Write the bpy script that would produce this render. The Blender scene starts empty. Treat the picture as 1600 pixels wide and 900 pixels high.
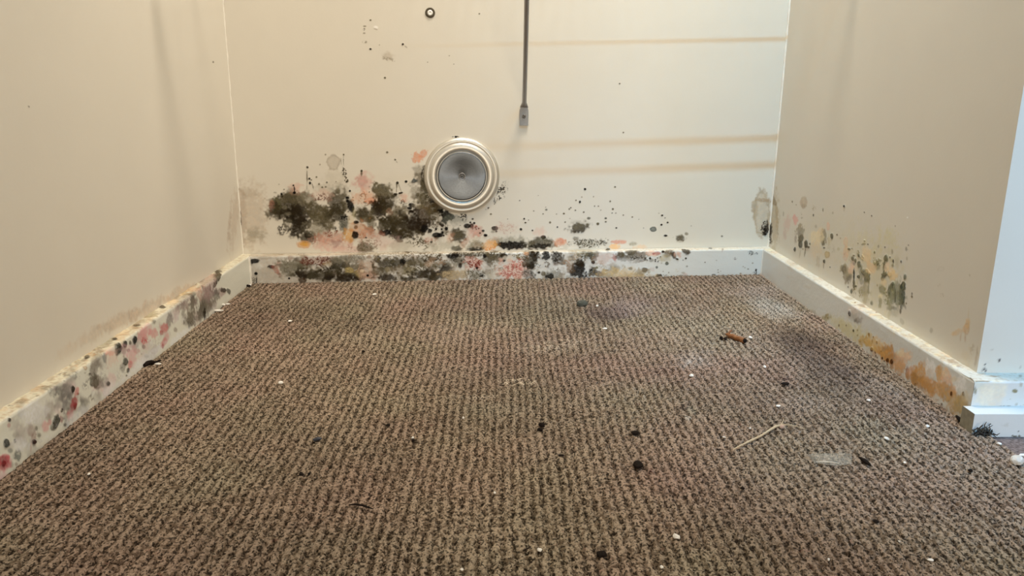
import bpy, math, random
import numpy as np
from mathutils import Vector, Matrix

sc = bpy.context.scene
C = sc.collection
PI = math.pi

# ------------------------------------------------------------------ camera
cam_d = bpy.data.cameras.new('camera')
cam = bpy.data.objects.new('camera', cam_d); C.objects.link(cam)
cam_d.sensor_width = 36.0
cam_d.lens = 1225.0 / 1600.0 * 36.0
cam_d.clip_start = 0.02
p_, r_, y_ = [math.radians(a) for a in (14.4, 0.4, 0.7)]
fw = Vector((math.sin(y_) * math.cos(p_), math.cos(y_) * math.cos(p_), -math.sin(p_)))
r0 = Vector((math.cos(y_), -math.sin(y_), 0)); u0 = r0.cross(fw)
rt = math.cos(r_) * r0 + math.sin(r_) * u0
up = -math.sin(r_) * r0 + math.cos(r_) * u0
M = Matrix((rt, up, -fw)).transposed().to_4x4(); M.translation = (0, 0, 0.377)
cam.matrix_world = M
sc.camera = cam

# ------------------------------------------------------------------ world, lamps, exposure
w = bpy.data.worlds.new('world'); sc.world = w; w.use_nodes = True
bg = w.node_tree.nodes['Background']
bg.inputs[0].default_value = (0.86, 0.94, 1.0, 1); bg.inputs[1].default_value = 0.05
sc.view_settings.view_transform = 'Standard'; sc.view_settings.look = 'None'
sc.view_settings.gamma = 1.0; sc.view_settings.use_curve_mapping = False
sc.view_settings.exposure = 0.0

def lamp(name, kind, loc, target, power, col, **kw):
    d = bpy.data.lights.new(name, kind); d.energy = power; d.color = col
    for k, v in kw.items(): setattr(d, k, v)
    o = bpy.data.objects.new(name, d); C.objects.link(o)
    o.location = loc
    o.rotation_euler = (Vector(target) - Vector(loc)).to_track_quat('-Z', 'Y').to_euler()
    return o
# cool daylight-white downlight of the room, on the right in front of the alcove
tube = lamp('room_tube_light', 'AREA', (0.36, -0.05, 2.25), (0.98, 1.50, 0.25), 4.4, (0.20, 0.63, 1.0),
            shape='RECTANGLE', size=0.32, size_y=0.030, spread=math.radians(54))
lamp('return_wall_fill', 'AREA', (1.05, -0.25, 1.5), (0.80, 0.865, 0.25), 1.9, (0.24, 0.56, 1.0), shape='SQUARE', size=0.3, spread=math.radians(44))  # added cool lamp with a narrow spread, turns the return wall blue
# the tube hangs parallel to the alcove's back wall
n_ = (Vector((0.98, 1.50, 0.25)) - tube.location).normalized(); d_ = (Vector((0.25, 1.28, 0.62)) - tube.location).normalized()
ax = Vector((0.9957, 0.0928, 0)).cross(d_).normalized().cross(n_).normalized()
if ax.x < 0: ax = -ax
tube.rotation_euler = Matrix((ax, (-n_).cross(ax), -n_)).transposed().to_euler()
# warm ceiling lamp over the alcove
lamp('alcove_lamp', 'AREA', (0.28, 1.16, 1.84), (0.0, 1.50, 0.0), 12.8, (1.0, 0.88, 0.72), shape='DISK', size=0.40, spread=math.radians(110))
# broad warm fill added low in front to light the walls
lamp('front_fill', 'AREA', (0.60, -2.4, 0.40), (-0.4, 1.2, 0.35), 54, (1.0, 0.87, 0.68), shape='RECTANGLE', size=2.2, size_y=0.9)

# ------------------------------------------------------------------ geometry of the place
H_B = 0.057                                     # skirting height
A = np.array([-.506, 1.500]); B = np.array([.553, 1.5987])
LAB = float(np.linalg.norm(B - A)); AB = (B - A) / LAB; NB = np.array([AB[1], -AB[0]])
XL, XR, TS, TB = -.506, .553, .018, .022
YR = .855                                       # where the right-hand wall turns the corner
PAINT = np.array([.68, .645, .57])

STAINS = {
 'BW': '''93.7,170.6,.138,.03,.048,-.169,.225,.206,.13,.3,.57,0
77.5,105.7,.109,.023,.029,-.102,.022,.015,.007,.31,.4,1
176.8,169.6,.084,.043,.069,-.122,.045,.035,.016,.6,.42,0
151.7,167.6,.115,.072,.087,-.127,.045,.035,.016,.55,.62,1
137.1,137,.115,.009,.021,-.156,.223,.202,.125,.44,.37,0
77.1,148.4,.242,.017,.03,-.224,.103,.087,.048,.65,.56,1
152.8,144.6,.202,-.045,-.034,-.177,.101,.085,.045,.65,.49,0
107.2,119.6,.1,.043,.062,-.124,.224,.204,.128,.43,.42,1
156.3,110.7,.118,-.004,.001,-.149,.222,.2,.123,.56,.47,1
152.2,144.4,.142,-0,.01,-.229,.222,.201,.123,.51,.53,1
170,140.2,.157,-.016,-.009,-.145,.101,.084,.045,.59,.68,0
187.7,152.1,.132,-.031,-.027,-.13,.022,.014,.007,.45,.49,1
93.9,107.8,.112,.008,.02,-.153,.209,.19,.136,.62,.74,0
80.1,149.8,.226,-.082,-.113,-.343,.21,.191,.138,.52,.47,1
194.8,114.7,.162,-.053,-.048,-.156,.022,.014,.007,.53,.75,1
167.4,134.6,.135,-.023,-.02,-.148,.206,.185,.128,.49,.79,0
194.2,139.1,.072,.056,.076,-.093,.205,.183,.125,.37,.65,1
147.7,101.7,.131,.004,.015,-.198,.222,.201,.124,.48,.58,0
103,103.1,.154,-.022,-.02,-.191,.046,.036,.017,.32,.6,1
124.2,151.9,.104,-.039,-.043,-.123,.102,.086,.047,.6,.8,0
69.7,156.2,.09,-.029,-.03,-.105,.103,.088,.049,.37,.74,0
152.7,148.3,.095,.06,.091,-.134,.222,.201,.123,.39,.37,1
142.5,118.3,.111,.044,.053,-.115,.222,.201,.124,.37,.43,1
127.8,106.4,.188,-.074,-.072,-.193,.223,.202,.126,.42,.44,1
111.8,149.7,.205,.143,.174,-.229,.046,.036,.016,.32,.55,1
148.4,103.8,.118,-.062,-.073,-.138,.222,.201,.124,.35,.45,1
74.2,129.7,.146,.1,.129,-.17,.21,.192,.138,.35,.59,0
194.4,154.7,.172,-.076,-.092,-.214,.022,.014,.007,.47,.59,1
75.2,141.4,.123,.078,.124,-.175,.226,.207,.132,.41,.68,0
197.1,114.3,.136,.044,.056,-.147,.1,.083,.044,.61,.74,0
102,147.5,.12,-.009,-.005,-.178,.102,.087,.047,.42,.5,0
125.9,123.4,.127,.045,.068,-.163,.022,.015,.007,.64,.62,1
105.2,136,.089,.042,.048,-.088,.046,.036,.017,.49,.66,0
203.5,157.8,.21,-.076,-.089,-.259,.204,.182,.125,.5,.79,1
255.8,157.3,.096,.062,.098,-.143,.174,.105,.049,.64,.78,0
289.6,123.8,.081,-.056,-.063,-.089,.068,.037,.014,.34,.39,1
253.5,125.1,.133,.07,.081,-.143,.068,.038,.015,.44,.65,0
340.1,101.3,.129,.045,.066,-.175,.043,.033,.014,.33,.48,0
369.9,140.8,.173,.003,.005,-.175,.17,.101,.045,.53,.55,1
244.6,123.6,.123,-0,.003,-.115,.203,.179,.121,.4,.51,0
367.1,148.8,.137,-.057,-.085,-.202,.043,.032,.013,.41,.43,0
265.6,98,.169,.093,.127,-.214,.174,.105,.048,.53,.41,0
394.6,108.5,.131,.012,.013,-.141,.196,.169,.108,.55,.45,1
388.1,119.9,.091,0,.001,-.099,.169,.1,.044,.34,.79,0
367.7,123.8,.1,.048,.053,-.105,.021,.013,.006,.6,.63,1
375.3,86.7,.225,-.059,-.087,-.325,.097,.078,.038,.38,.48,0
344.3,170.9,.144,-.039,-.054,-.208,.171,.102,.046,.46,.53,1
342.8,117.2,.148,-.091,-.149,-.237,.097,.079,.039,.35,.66,0
234.8,168.7,.127,-.058,-.051,-.113,.022,.014,.006,.53,.45,1
231.6,144.9,.078,-.059,-.086,-.112,.175,.106,.05,.36,.65,1
291.3,86.4,.204,.066,.11,-.308,.173,.104,.047,.46,.68,1
270.3,144.3,.236,-.033,-.027,-.232,.044,.034,.014,.43,.66,1
331.4,166.5,.184,-.057,-.052,-.173,.171,.102,.046,.5,.72,0
355.7,161.1,.158,.08,.106,-.203,.067,.037,.014,.63,.69,0
346.8,105.1,.098,.053,.07,-.122,.067,.037,.014,.46,.59,0
391.5,96.1,.086,.04,.061,-.128,.096,.077,.038,.59,.76,0
292.5,103.9,.235,.054,.057,-.218,.098,.08,.041,.47,.49,1
338,113.2,.106,.029,.03,-.101,.199,.173,.112,.39,.41,1
288.4,153.6,.122,.068,.103,-.174,.201,.176,.117,.59,.41,0
352.1,118.7,.21,-.004,-.002,-.218,.097,.079,.039,.36,.55,0
245.5,121.1,.23,.096,.101,-.221,.022,.014,.006,.37,.51,0
363.6,171.8,.125,.04,.047,-.138,.021,.013,.006,.47,.7,0
390.4,173.6,.172,-.142,-.169,-.204,.169,.1,.044,.38,.47,0
310.6,89.1,.101,.049,.063,-.12,.021,.014,.006,.31,.43,1
259.2,129.7,.204,-.065,-.062,-.203,.099,.081,.042,.65,.65,1
348.6,105.2,.096,.02,.022,-.097,.067,.037,.014,.56,.45,1
287.2,147.2,.166,-.059,-.051,-.15,.068,.037,.014,.5,.55,0
258.3,153,.093,.028,.034,-.102,.044,.034,.015,.44,.61,0
263.6,150.7,.116,.002,.008,-.173,.044,.034,.015,.57,.66,0
391.7,145.4,.183,-.051,-.048,-.172,.096,.077,.038,.5,.56,1
359.6,163.6,.128,-.018,-.025,-.192,.021,.013,.006,.56,.5,0
310.5,158.5,.15,.025,.029,-.154,.044,.033,.014,.48,.77,1
305.6,82.9,.135,-.097,-.126,-.169,.172,.103,.047,.58,.74,1
359.9,156.8,.128,.089,.141,-.197,.067,.036,.014,.53,.54,0
233.4,128.3,.13,.101,.161,-.196,.099,.082,.043,.63,.51,0
377.3,86.7,.224,.023,.026,-.233,.096,.078,.038,.54,.77,0
240.3,157.5,.12,-.019,-.017,-.129,.069,.038,.015,.64,.56,1
372.2,107.7,.109,-.025,-.031,-.136,.043,.032,.013,.31,.49,1
396.4,93.2,.242,.102,.101,-.23,.096,.077,.038,.5,.38,1
329.7,151.4,.129,.008,.01,-.122,.043,.033,.014,.54,.74,1
338.7,102.6,.105,-.017,-.021,-.138,.199,.173,.112,.43,.37,0
386.9,166.1,.185,.02,.033,-.282,.169,.1,.044,.58,.63,1
376.2,149.2,.175,-.027,-.025,-.166,.17,.101,.044,.42,.37,1
234.4,162.1,.148,-.006,-.002,-.195,.022,.014,.006,.56,.7,1
278.2,70.5,.144,.063,.11,-.228,.613,.538,.424,.46,.4,0
272.4,67,.106,.016,.02,-.108,.642,.415,.344,.37,.68,0
316.4,83.2,.218,-.04,-.04,-.225,.608,.53,.412,.25,.76,1
188.8,65.7,.137,.022,.029,-.142,.624,.556,.454,.5,.52,0
154.1,79,.087,-.071,-.071,-.082,.546,.276,.212,.37,.64,0
399.4,82.8,.099,-.015,-.015,-.094,.598,.514,.388,.31,.61,1
252.9,80.4,.068,-.051,-.049,-.063,.535,.266,.196,.34,.41,1
448.6,62.4,.136,-.039,-.043,-.139,.597,.508,.376,.43,.72,0
462.9,88.4,.093,-.023,-.031,-.117,.33,.291,.198,.27,.5,1
371.1,63.9,.131,-.08,-.086,-.136,.332,.299,.21,.49,.55,0
451.8,80.4,.078,.034,.043,-.098,.597,.508,.375,.49,.79,0
454,77,.156,-.054,-.053,-.145,.33,.292,.199,.37,.58,1
230.6,91.5,.124,.02,.03,-.146,.099,.082,.043,.42,.74,1
158.8,68.8,.156,.104,.137,-.185,.628,.563,.465,.26,.44,0
138.1,80.1,.138,-.01,-.004,-.131,.101,.085,.046,.33,.37,1
207.7,75.2,.125,-.04,-.058,-.185,.54,.27,.203,.44,.4,0
451,73.8,.124,.032,.044,-.169,.597,.508,.375,.33,.76,1
191,69.8,.15,.09,.12,-.18,.345,.319,.241,.34,.78,0
371.5,78,.104,-.043,-.047,-.109,.522,.254,.18,.49,.38,1
205.6,69.2,.185,.116,.197,-.286,.622,.553,.448,.42,.64,0
137.7,85.1,.097,.009,.021,-.137,.101,.085,.046,.39,.69,1
424.4,67.9,.084,.027,.025,-.076,.595,.51,.381,.44,.44,0
206.3,68.2,.141,.023,.03,-.145,.1,.083,.043,.48,.72,1
353.1,64,.191,.14,.227,-.294,.097,.078,.039,.32,.59,1
197.7,84.5,.204,-.165,-.158,-.186,.652,.427,.364,.28,.54,1
463.5,63.2,.126,-.094,-.106,-.135,.33,.291,.198,.45,.52,1
205.7,139.2,.675,-.099,-.116,-.985,.022,.014,.006,.82,.75,0
291.4,170,.719,.141,.196,-.872,.098,.08,.041,.68,.51,0
289,110.9,.588,.299,.424,-.776,.006,.005,.004,.7,.66,0
215.9,167.1,.726,.133,.198,-.878,.1,.083,.043,.9,.69,0
261,193.5,.596,-.213,-.197,-.584,.099,.081,.042,.66,.45,0
383.1,129.9,.409,.33,.388,-.469,.021,.013,.006,.69,.57,0
232.6,95.2,.733,-.042,-.026,-.87,.099,.082,.043,.78,.74,0
178.3,154.2,.411,.23,.39,-.638,.022,.014,.007,.84,.46,0
271.5,99.3,.875,.151,.175,-.857,.006,.005,.004,.72,.72,0
271.7,140.9,.822,-.597,-.671,-.906,.006,.005,.004,.81,.55,0
149.3,135.7,.519,-.192,-.217,-.622,.006,.005,.004,.72,.57,0
247.5,177.4,.814,-.073,-.053,-.891,.006,.005,.004,.78,.71,0
117.9,152.1,.426,-.306,-.312,-.427,.022,.015,.007,.78,.59,0
371.8,180.9,1.131,-.199,-.218,-1.311,.006,.005,.004,.75,.58,0
275.2,106.4,.608,-.286,-.419,-.882,.022,.014,.006,.77,.41,0
255.6,103.3,.775,-.231,-.217,-.75,.006,.005,.004,.85,.67,0
353.7,104.6,.532,.189,.197,-.524,.021,.013,.006,.61,.45,0
167.6,196.5,.53,-.282,-.282,-.548,.006,.005,.004,.86,.52,0
178.6,135.4,.79,-.468,-.672,-1.13,.101,.084,.044,.78,.4,0
121.7,160.6,.873,-.585,-.888,-1.317,.006,.005,.004,.89,.42,0
182,130,.907,-.059,-.044,-1.589,.006,.005,.004,.82,.6,0
216.5,161.2,.814,.035,.072,-.891,.1,.083,.043,.67,.6,0
331.4,82,.645,-.325,-.298,-.574,.006,.005,.004,.84,.71,0
327.6,117.8,.559,-.121,-.179,-.852,.097,.079,.04,.9,.45,0
185,198.1,.827,.572,.705,-.962,.022,.014,.007,.69,.74,0
135,154.6,.385,.27,.419,-.552,.102,.085,.046,.67,.5,0
729.4,131.7,.668,.399,.453,-.822,.022,.012,.005,.71,.47,0
690.1,165,.742,-.588,-.542,-.69,.099,.074,.032,.66,.48,0
643.3,121.2,.693,-.056,-.098,-.853,.201,.163,.094,.52,.62,0
593.9,144.5,.826,.267,.314,-1.057,.199,.164,.096,.88,.59,0
578.5,167.8,1.11,.115,.156,-1.952,.097,.075,.034,.65,.38,0
492.5,153.3,.868,.108,.149,-1.299,.197,.166,.101,.69,.66,0
491,151.6,.853,-.18,-.283,-1.28,.021,.013,.005,.56,.57,0
569.8,137.2,.632,-.301,-.434,-.879,.097,.075,.034,.88,.57,0
517.5,121.5,1.088,-.225,-.34,-1.52,.021,.013,.005,.85,.54,0
705.9,137.5,.558,.442,.504,-.666,.202,.162,.091,.78,.68,0
423.1,109.4,.814,-.318,-.415,-1.034,.096,.076,.037,.53,.79,0
409.3,175.3,.997,.04,.073,-1.589,.196,.168,.107,.86,.74,0
559.6,119,.963,-.089,-.111,-.963,.021,.013,.005,.75,.69,0
467.4,171.8,.61,.507,.631,-.759,.021,.013,.005,.84,.53,0
655.1,93.8,.657,-.196,-.306,-.915,.098,.074,.033,.71,.45,0
523.6,93.4,1.257,-.28,-.306,-1.251,.097,.076,.035,.9,.72,0
737,131.3,.716,-.221,-.254,-.736,.099,.074,.031,.88,.59,0
826.2,130.1,.746,-.039,-.086,-.764,.204,.159,.086,.56,.69,0
795.9,100.2,1.068,-.022,-.087,-1.084,.022,.012,.005,.57,.79,0
541.3,158.4,.688,-.362,-.414,-.773,.021,.013,.005,.73,.66,0
644.5,143.2,.694,.116,.1,-.765,.021,.013,.005,.65,.42,0
785.3,118.2,.837,.04,-.013,-1.271,.1,.073,.031,.68,.48,0
455.6,66.8,.104,.027,.031,-.119,.557,.339,.23,.49,.48,0
597.4,69.2,.08,.063,.057,-.073,.336,.296,.199,.45,.42,0
634.2,63.5,.133,-.08,-.083,-.13,.337,.294,.195,.37,.67,0
492.7,81.5,.149,-.015,-.021,-.178,.56,.338,.226,.5,.45,0
624.1,59.7,.136,-.063,-.064,-.127,.337,.295,.196,.42,.62,1
566.2,69.4,.124,.083,.103,-.153,.097,.075,.034,.34,.41,0
592.7,65.4,.089,-.071,-.114,-.139,.566,.334,.214,.43,.72,1
656.4,80.3,.156,-.02,-.043,-.251,.098,.074,.033,.44,.57,0
632,74.4,.188,-.091,-.096,-.185,.569,.332,.21,.33,.46,0
564.2,76.5,.201,.079,.095,-.253,.097,.075,.034,.41,.62,1
615.5,67.8,.206,.011,.004,-.205,.568,.333,.212,.42,.78,0
537.7,61.9,.115,.011,.012,-.161,.563,.336,.221,.34,.42,0
574.3,64.5,.112,-.01,-.013,-.11,.565,.334,.216,.47,.55,1
487.6,60.5,.124,-.042,-.055,-.15,.559,.338,.227,.35,.51,1
20.4,129.3,.035,-.003,-0,-.019,.497,.375,.258,.45,.6,0
.8,123.3,.093,-.007,-0,-.018,.359,.247,.17,.35,.6,0
19.3,178.7,.057,-.022,-.053,-.152,.358,.273,.185,.35,.8,0
25.2,96.7,.059,-.004,-.001,-.088,.22,.188,.111,.5,.8,0
1.3,129.5,.836,-.022,.003,-.067,.072,.05,.034,.8,.4,0
-3.2,103.4,.833,-.064,-.002,-.133,.053,.034,.023,.7,.4,0
94.2,153.5,.031,-.002,-0,-.047,.046,.036,.017,.85,.35,0
78.8,138.7,.038,-.002,-.001,-.073,.046,.036,.017,.8,.4,0
67.9,156.2,.093,-.006,-.001,-.081,.113,.108,.049,.7,.5,0
112.4,134.7,.034,-.002,-0,-.036,.022,.015,.007,.9,.35,0
108.7,113.4,.048,-.011,-.008,-.041,.022,.015,.007,.9,.35,0
104.7,168.3,.035,-.002,-.001,-.081,.102,.086,.047,.8,.4,0
99.3,178.2,.104,-.006,-.001,-.102,.102,.087,.048,.5,.6,0
131,163.1,.059,-.003,-0,-.062,.208,.187,.132,.75,.4,0
128.6,163.1,.083,-.005,-.001,-.09,.131,.111,.066,.5,.6,2
138.4,143.2,.059,-.003,-0,-.053,.101,.085,.046,.85,.4,0
123.3,91.7,.058,-.003,-.001,-.079,.045,.036,.016,.8,.35,0
125.8,93,.117,-.007,-.002,-.158,.022,.015,.007,.9,.5,0
64.9,147.5,.119,-.008,-.001,-.09,.046,.036,.017,.7,.4,0
52.4,140.2,.277,-.019,-.001,-.08,.2,.164,.097,.5,.7,0
89.4,116.1,.118,-.007,-.001,-.114,.209,.19,.137,.7,.5,0
85.4,148.6,.207,-.013,-.002,-.268,.258,.231,.159,.6,.5,0
90.7,136.1,.165,-.01,-.003,-.267,.258,.23,.158,.5,.5,0
117.4,75.3,.074,-.004,-.002,-.121,.772,.478,.256,.85,.2,0
117.4,75.3,.082,-.005,-.002,-.131,.511,.271,.127,.6,.3,2
118.1,75.9,.109,-.006,-.003,-.196,.634,.319,.031,.95,.25,0
157,127.9,.045,-.002,-.001,-.05,.101,.085,.045,.75,.45,0
149.9,107.9,.037,-.002,-.001,-.057,.207,.186,.13,.75,.45,0
167.7,120.3,.063,-.003,-.001,-.061,.101,.084,.045,.8,.4,0
186.5,155.2,.055,-.003,-0,-.042,.045,.035,.015,.75,.45,0
183,134,.058,-.003,-.001,-.057,.045,.035,.015,.85,.4,0
201.1,155.1,.091,-.004,-.001,-.067,.1,.083,.044,.7,.5,0
151.6,140.5,.059,-.003,-.001,-.08,.101,.085,.045,.6,.5,0
190,177.6,.059,-.003,-0,-.067,.205,.183,.126,.45,.7,0
163.5,181.4,.052,-.003,-.001,-.09,.276,.253,.175,.4,.7,0
185.2,178.8,.118,-.006,-.001,-.162,.1,.084,.044,.7,.5,0
167.6,95,.102,-.005,-.002,-.131,.006,.005,.004,.85,.3,1
194.4,115,.09,-.004,-.001,-.072,.103,.111,.096,.8,.35,0
196.1,126.3,.102,-.005,-.002,-.198,.006,.005,.004,.7,.3,1
210.7,150,.154,.048,.027,-.076,.006,.005,.004,.95,.25,0
205.3,166.3,.273,-.012,-.003,-.402,.006,.005,.004,.95,.3,0
205,160.1,.269,.034,.045,-.265,.006,.005,.004,.9,.3,0
196,97.2,.27,-.012,-.002,-.197,.1,.124,.131,.7,.4,0
180.3,102.4,.271,-.013,-.002,-.197,.006,.005,.004,.5,.4,1
233.4,195.8,.059,-.002,-0,-.058,.648,.377,.333,.65,.5,0
232.2,197.1,.091,-.004,-0,-.09,.538,.259,.225,.55,.5,0
242.4,206.9,.075,-.003,-0,-.102,.618,.339,.294,.4,.7,2
108.2,185.5,.076,-.005,-.001,-.102,.636,.341,.259,.6,.6,0
156.9,171.6,.052,-.003,-.001,-.09,.704,.484,.402,.6,.6,0
156.7,167.9,.063,-.003,-.001,-.115,.117,.056,.04,.5,.4,1
244.5,166,.039,-.001,-.001,-.073,.691,.365,.214,.65,.6,0
248,161,.081,-.003,-.001,-.16,.683,.224,.1,.5,.6,0
60.5,153.8,.208,-.014,-.001,-.101,.571,.277,.212,.4,.7,0
181.8,234,.083,-.004,-0,-.069,.427,.363,.283,.45,.2,0
181.8,234,.083,-.004,-0,-.069,.346,.297,.226,.5,.2,2
179,202.3,.052,-.003,-0,-.063,.487,.431,.309,.3,.7,0
172.8,75.8,.025,-.001,-.001,-.078,.656,.402,.337,.6,.6,0
171,89.9,.034,-.002,-.001,-.087,.531,.223,.148,.65,.5,0
203.3,66.4,.027,-.001,-.002,-.111,.637,.37,.329,.5,.6,0
179,75.7,.09,-.004,-.002,-.156,.297,.176,.168,.65,.5,0
210.5,117.3,.162,-.007,-.001,-.066,.651,.552,.385,.6,.5,0
217.4,134.9,.271,-.012,-.001,-.114,.295,.261,.047,.6,.6,0
273.1,174.5,.051,-.002,-0,-.053,.099,.081,.041,.85,.3,0
275.9,185.7,.054,-.002,-.001,-.101,.201,.177,.118,.5,.5,0
270.7,178.3,.068,-.002,-.001,-.08,.109,.09,.045,.6,.5,0
264.6,144.5,.051,-.002,-0,-.05,.022,.014,.006,.85,.35,0
265.9,145.8,.09,-.003,-.001,-.088,.022,.014,.006,.7,.5,0
282.3,154.4,.058,-.002,-.001,-.066,.044,.033,.014,.8,.4,0
237.1,133.4,.054,-.002,-.001,-.057,.099,.082,.042,.85,.35,0
234.7,137.2,.09,-.004,-.001,-.099,.044,.034,.015,.55,.6,0
248.8,116.9,.081,-.003,-.001,-.066,.099,.082,.042,.7,.5,0
301.4,132.8,.042,-.001,-.001,-.056,.098,.08,.04,.85,.4,0
305.3,136.6,.067,-.002,-.001,-.088,.29,.239,.146,.4,.5,2
295.9,113.8,.036,-.001,-.001,-.046,.044,.033,.014,.75,.4,0
325.8,108.4,.033,-.001,-.001,-.046,.043,.033,.014,.75,.4,0
305.3,93.3,.036,-.001,-.001,-.078,.044,.033,.014,.85,.35,0
273.4,111.5,.057,-.002,-.001,-.065,.044,.034,.014,.7,.4,0
276.7,97.5,.089,-.003,-.002,-.156,.006,.005,.004,.9,.3,0
300.1,85.6,.057,-.002,-.003,-.195,.006,.005,.004,.5,.5,1
329.6,110.9,.1,-.002,-.001,-.112,.021,.013,.006,.5,.6,0
285.5,138,.161,-.005,-.001,-.158,.446,.271,.192,.5,.6,0
205.7,92,.081,-.004,-.001,-.078,.622,.308,.029,.8,.5,0
227.1,101.9,.048,-.002,-.001,-.06,.592,.259,.105,.7,.5,0
244.2,92.8,.04,-.002,-.001,-.078,.486,.209,.133,.6,.6,0
216.9,93.1,.147,-.006,-.002,-.121,.006,.005,.004,.95,.25,0
220.4,118.5,.203,-.009,-.003,-.316,.006,.005,.004,.9,.3,0
218.8,108.3,.27,-.011,-.003,-.263,.159,.074,.024,.7,.4,0
237.7,87.7,.402,-.016,-.01,-.782,.006,.005,.004,.8,.3,0
247.3,76.1,.045,-.002,-.001,-.086,.202,.179,.12,.8,.4,1
237,68.5,.053,-.002,-.002,-.129,.099,.082,.042,.75,.5,0
272.3,78.3,.036,-.001,-.001,-.086,.642,.45,.414,.5,.7,0
303.4,68.8,.036,-.001,-.001,-.097,.337,.306,.213,.4,.7,0
342.7,78.6,.057,-.001,-.001,-.086,.097,.079,.039,.8,.4,1
357.9,82.3,.132,-.003,-.002,-.155,.474,.185,.122,.5,.6,0
365.4,77.1,.439,-.008,-.006,-.429,.006,.005,.004,.9,.3,0
348.8,131.1,.042,-.001,-.001,-.052,.049,.027,.009,.85,.4,0
333.8,128.7,.067,-.002,-.001,-.066,.021,.013,.006,.6,.6,0
374.1,141,.05,-.001,-0,-.053,.097,.078,.038,.8,.5,0
361.8,153.8,.057,-.001,-.001,-.079,.117,.083,.039,.75,.5,0
378,151.1,.08,-.001,-.001,-.079,.067,.045,.017,.7,.5,0
395.3,130.6,.079,-.001,-.001,-.071,.006,.005,.003,.95,.3,0
348.4,113.3,.066,-.001,-.001,-.098,.021,.013,.006,.6,.6,0
353.3,104.2,.09,-.043,-.069,-.14,.006,.005,.004,.95,.3,0
362,99,.198,-.004,-.002,-.195,.006,.005,.004,.9,.3,0
328.1,151.5,.161,-.004,-.002,-.264,.006,.005,.004,.95,.25,0
324.2,145.3,.201,-.005,-.003,-.317,.006,.005,.004,.95,.25,0
327.8,139.5,.229,-.006,-.004,-.395,.021,.013,.006,.9,.3,0
339.3,154,.1,-.002,-.001,-.132,.386,.341,.241,.5,.6,0
314.8,165.5,.134,-.004,-.001,-.133,.673,.329,.22,.6,.6,0
342.6,242.2,.102,-.002,-0,-.102,.662,.275,.142,.85,.3,0
353.9,250.7,.088,.049,.068,-.12,.675,.301,.182,.85,.3,0
344.5,216.3,.09,-.002,-0,-.081,.199,.173,.112,.65,.5,0
347.8,200.2,.081,-.002,-0,-.057,.134,.112,.072,.75,.4,0
355,189,.101,-.002,-0,-.057,.097,.083,.049,.8,.4,0
335.4,197.8,.18,-.004,-.001,-.201,.038,.052,.053,.9,.35,0
338.6,176.6,.073,-.002,-0,-.057,.199,.173,.112,.65,.5,0
352.3,179,.08,-.002,-0,-.044,.097,.079,.039,.7,.5,0
357,222.4,.202,-.004,-.001,-.162,.097,.078,.039,.7,.5,0
351.8,211.3,.202,-.004,-0,-.081,.023,.018,.012,.5,.4,1
359.5,163.9,.1,-.002,-.001,-.114,.603,.562,.46,.7,.4,1
366.9,160,.16,-.003,-.001,-.159,.006,.005,.004,.6,.4,1
349.5,162.7,.08,-.002,-.001,-.114,.097,.079,.039,.6,.5,0
375.7,91.1,.099,-.002,-.002,-.194,.006,.005,.004,.95,.25,0
383.3,91,.158,-.003,-.003,-.222,.006,.005,.004,.95,.25,0
395.5,103.8,.282,-.004,-.003,-.278,.006,.005,.003,.9,.3,0
387.4,110.3,.264,-.004,-.003,-.312,.021,.013,.006,.9,.3,0
383.7,112.9,.396,-.006,-.004,-.39,.021,.013,.006,.8,.3,0
386,102.6,.494,-.008,-.006,-.486,.006,.005,.004,.9,.3,0
375.3,102.7,.44,-.008,-.005,-.433,.006,.005,.004,.9,.3,0
387.8,96.1,.344,-.005,-.004,-.338,.006,.005,.004,.9,.3,0
390.3,89.7,.493,-.007,-.006,-.484,.006,.005,.003,.9,.3,0
418.8,89.3,.06,-.001,-.001,-.07,.043,.032,.013,.85,.35,0
418.9,91.9,.087,-.001,-.001,-.111,.096,.077,.037,.5,.5,0
402.3,85.6,.131,-.002,-.001,-.097,.668,.343,.222,.5,.6,0
411.6,120.3,.049,-.001,-.001,-.098,.203,.218,.174,.6,.6,0
429.4,127.8,.113,-.001,-.001,-.13,.021,.018,.013,.8,.4,1
436.8,108.4,.143,-.001,-.002,-.222,.006,.004,.003,.95,.25,0
445.7,108.3,.245,-.09,-.079,-.208,.006,.004,.003,.85,.3,0
450.8,114.1,.462,-.002,-.005,-.457,.006,.004,.003,.9,.3,0
443.2,115.4,.492,-.003,-.006,-.556,.006,.004,.003,.8,.3,0
447.7,122.4,.437,-.003,-.006,-.557,.021,.013,.005,.8,.3,0
454.6,107.6,.49,-.002,-.005,-.485,.021,.013,.005,.8,.3,0
454.6,96.6,.078,-0,-.001,-.086,.557,.217,.163,.7,.4,0
446.9,92.8,.087,-.001,-.001,-.097,.639,.37,.304,.5,.5,0
453.3,103.1,.131,-.001,-.004,-.387,.066,.019,.014,.5,.4,1
432.7,74.8,.059,.063,.115,-.104,.517,.284,.201,.7,.4,0
468.6,98.4,.34,-.001,-.005,-.429,.035,.047,.039,.9,.3,0
462.2,93.9,.602,-.002,-.007,-.594,.021,.013,.005,.8,.3,0
473.1,89.3,.26,-0,-.004,-.335,.006,.004,.003,.95,.25,0
491.7,103.3,.15,0,-.002,-.215,.006,.004,.003,.97,.2,0
494.9,96.8,.487,.001,-.007,-.593,.006,.004,.003,.8,.3,0
487.8,96.2,.26,0,-.005,-.429,.197,.166,.102,.5,.5,0
484,131.7,.462,0,-.006,-.6,.096,.076,.036,.8,.3,0
516.1,103.7,.043,0,-.001,-.086,.644,.479,.406,.35,.8,0
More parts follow.
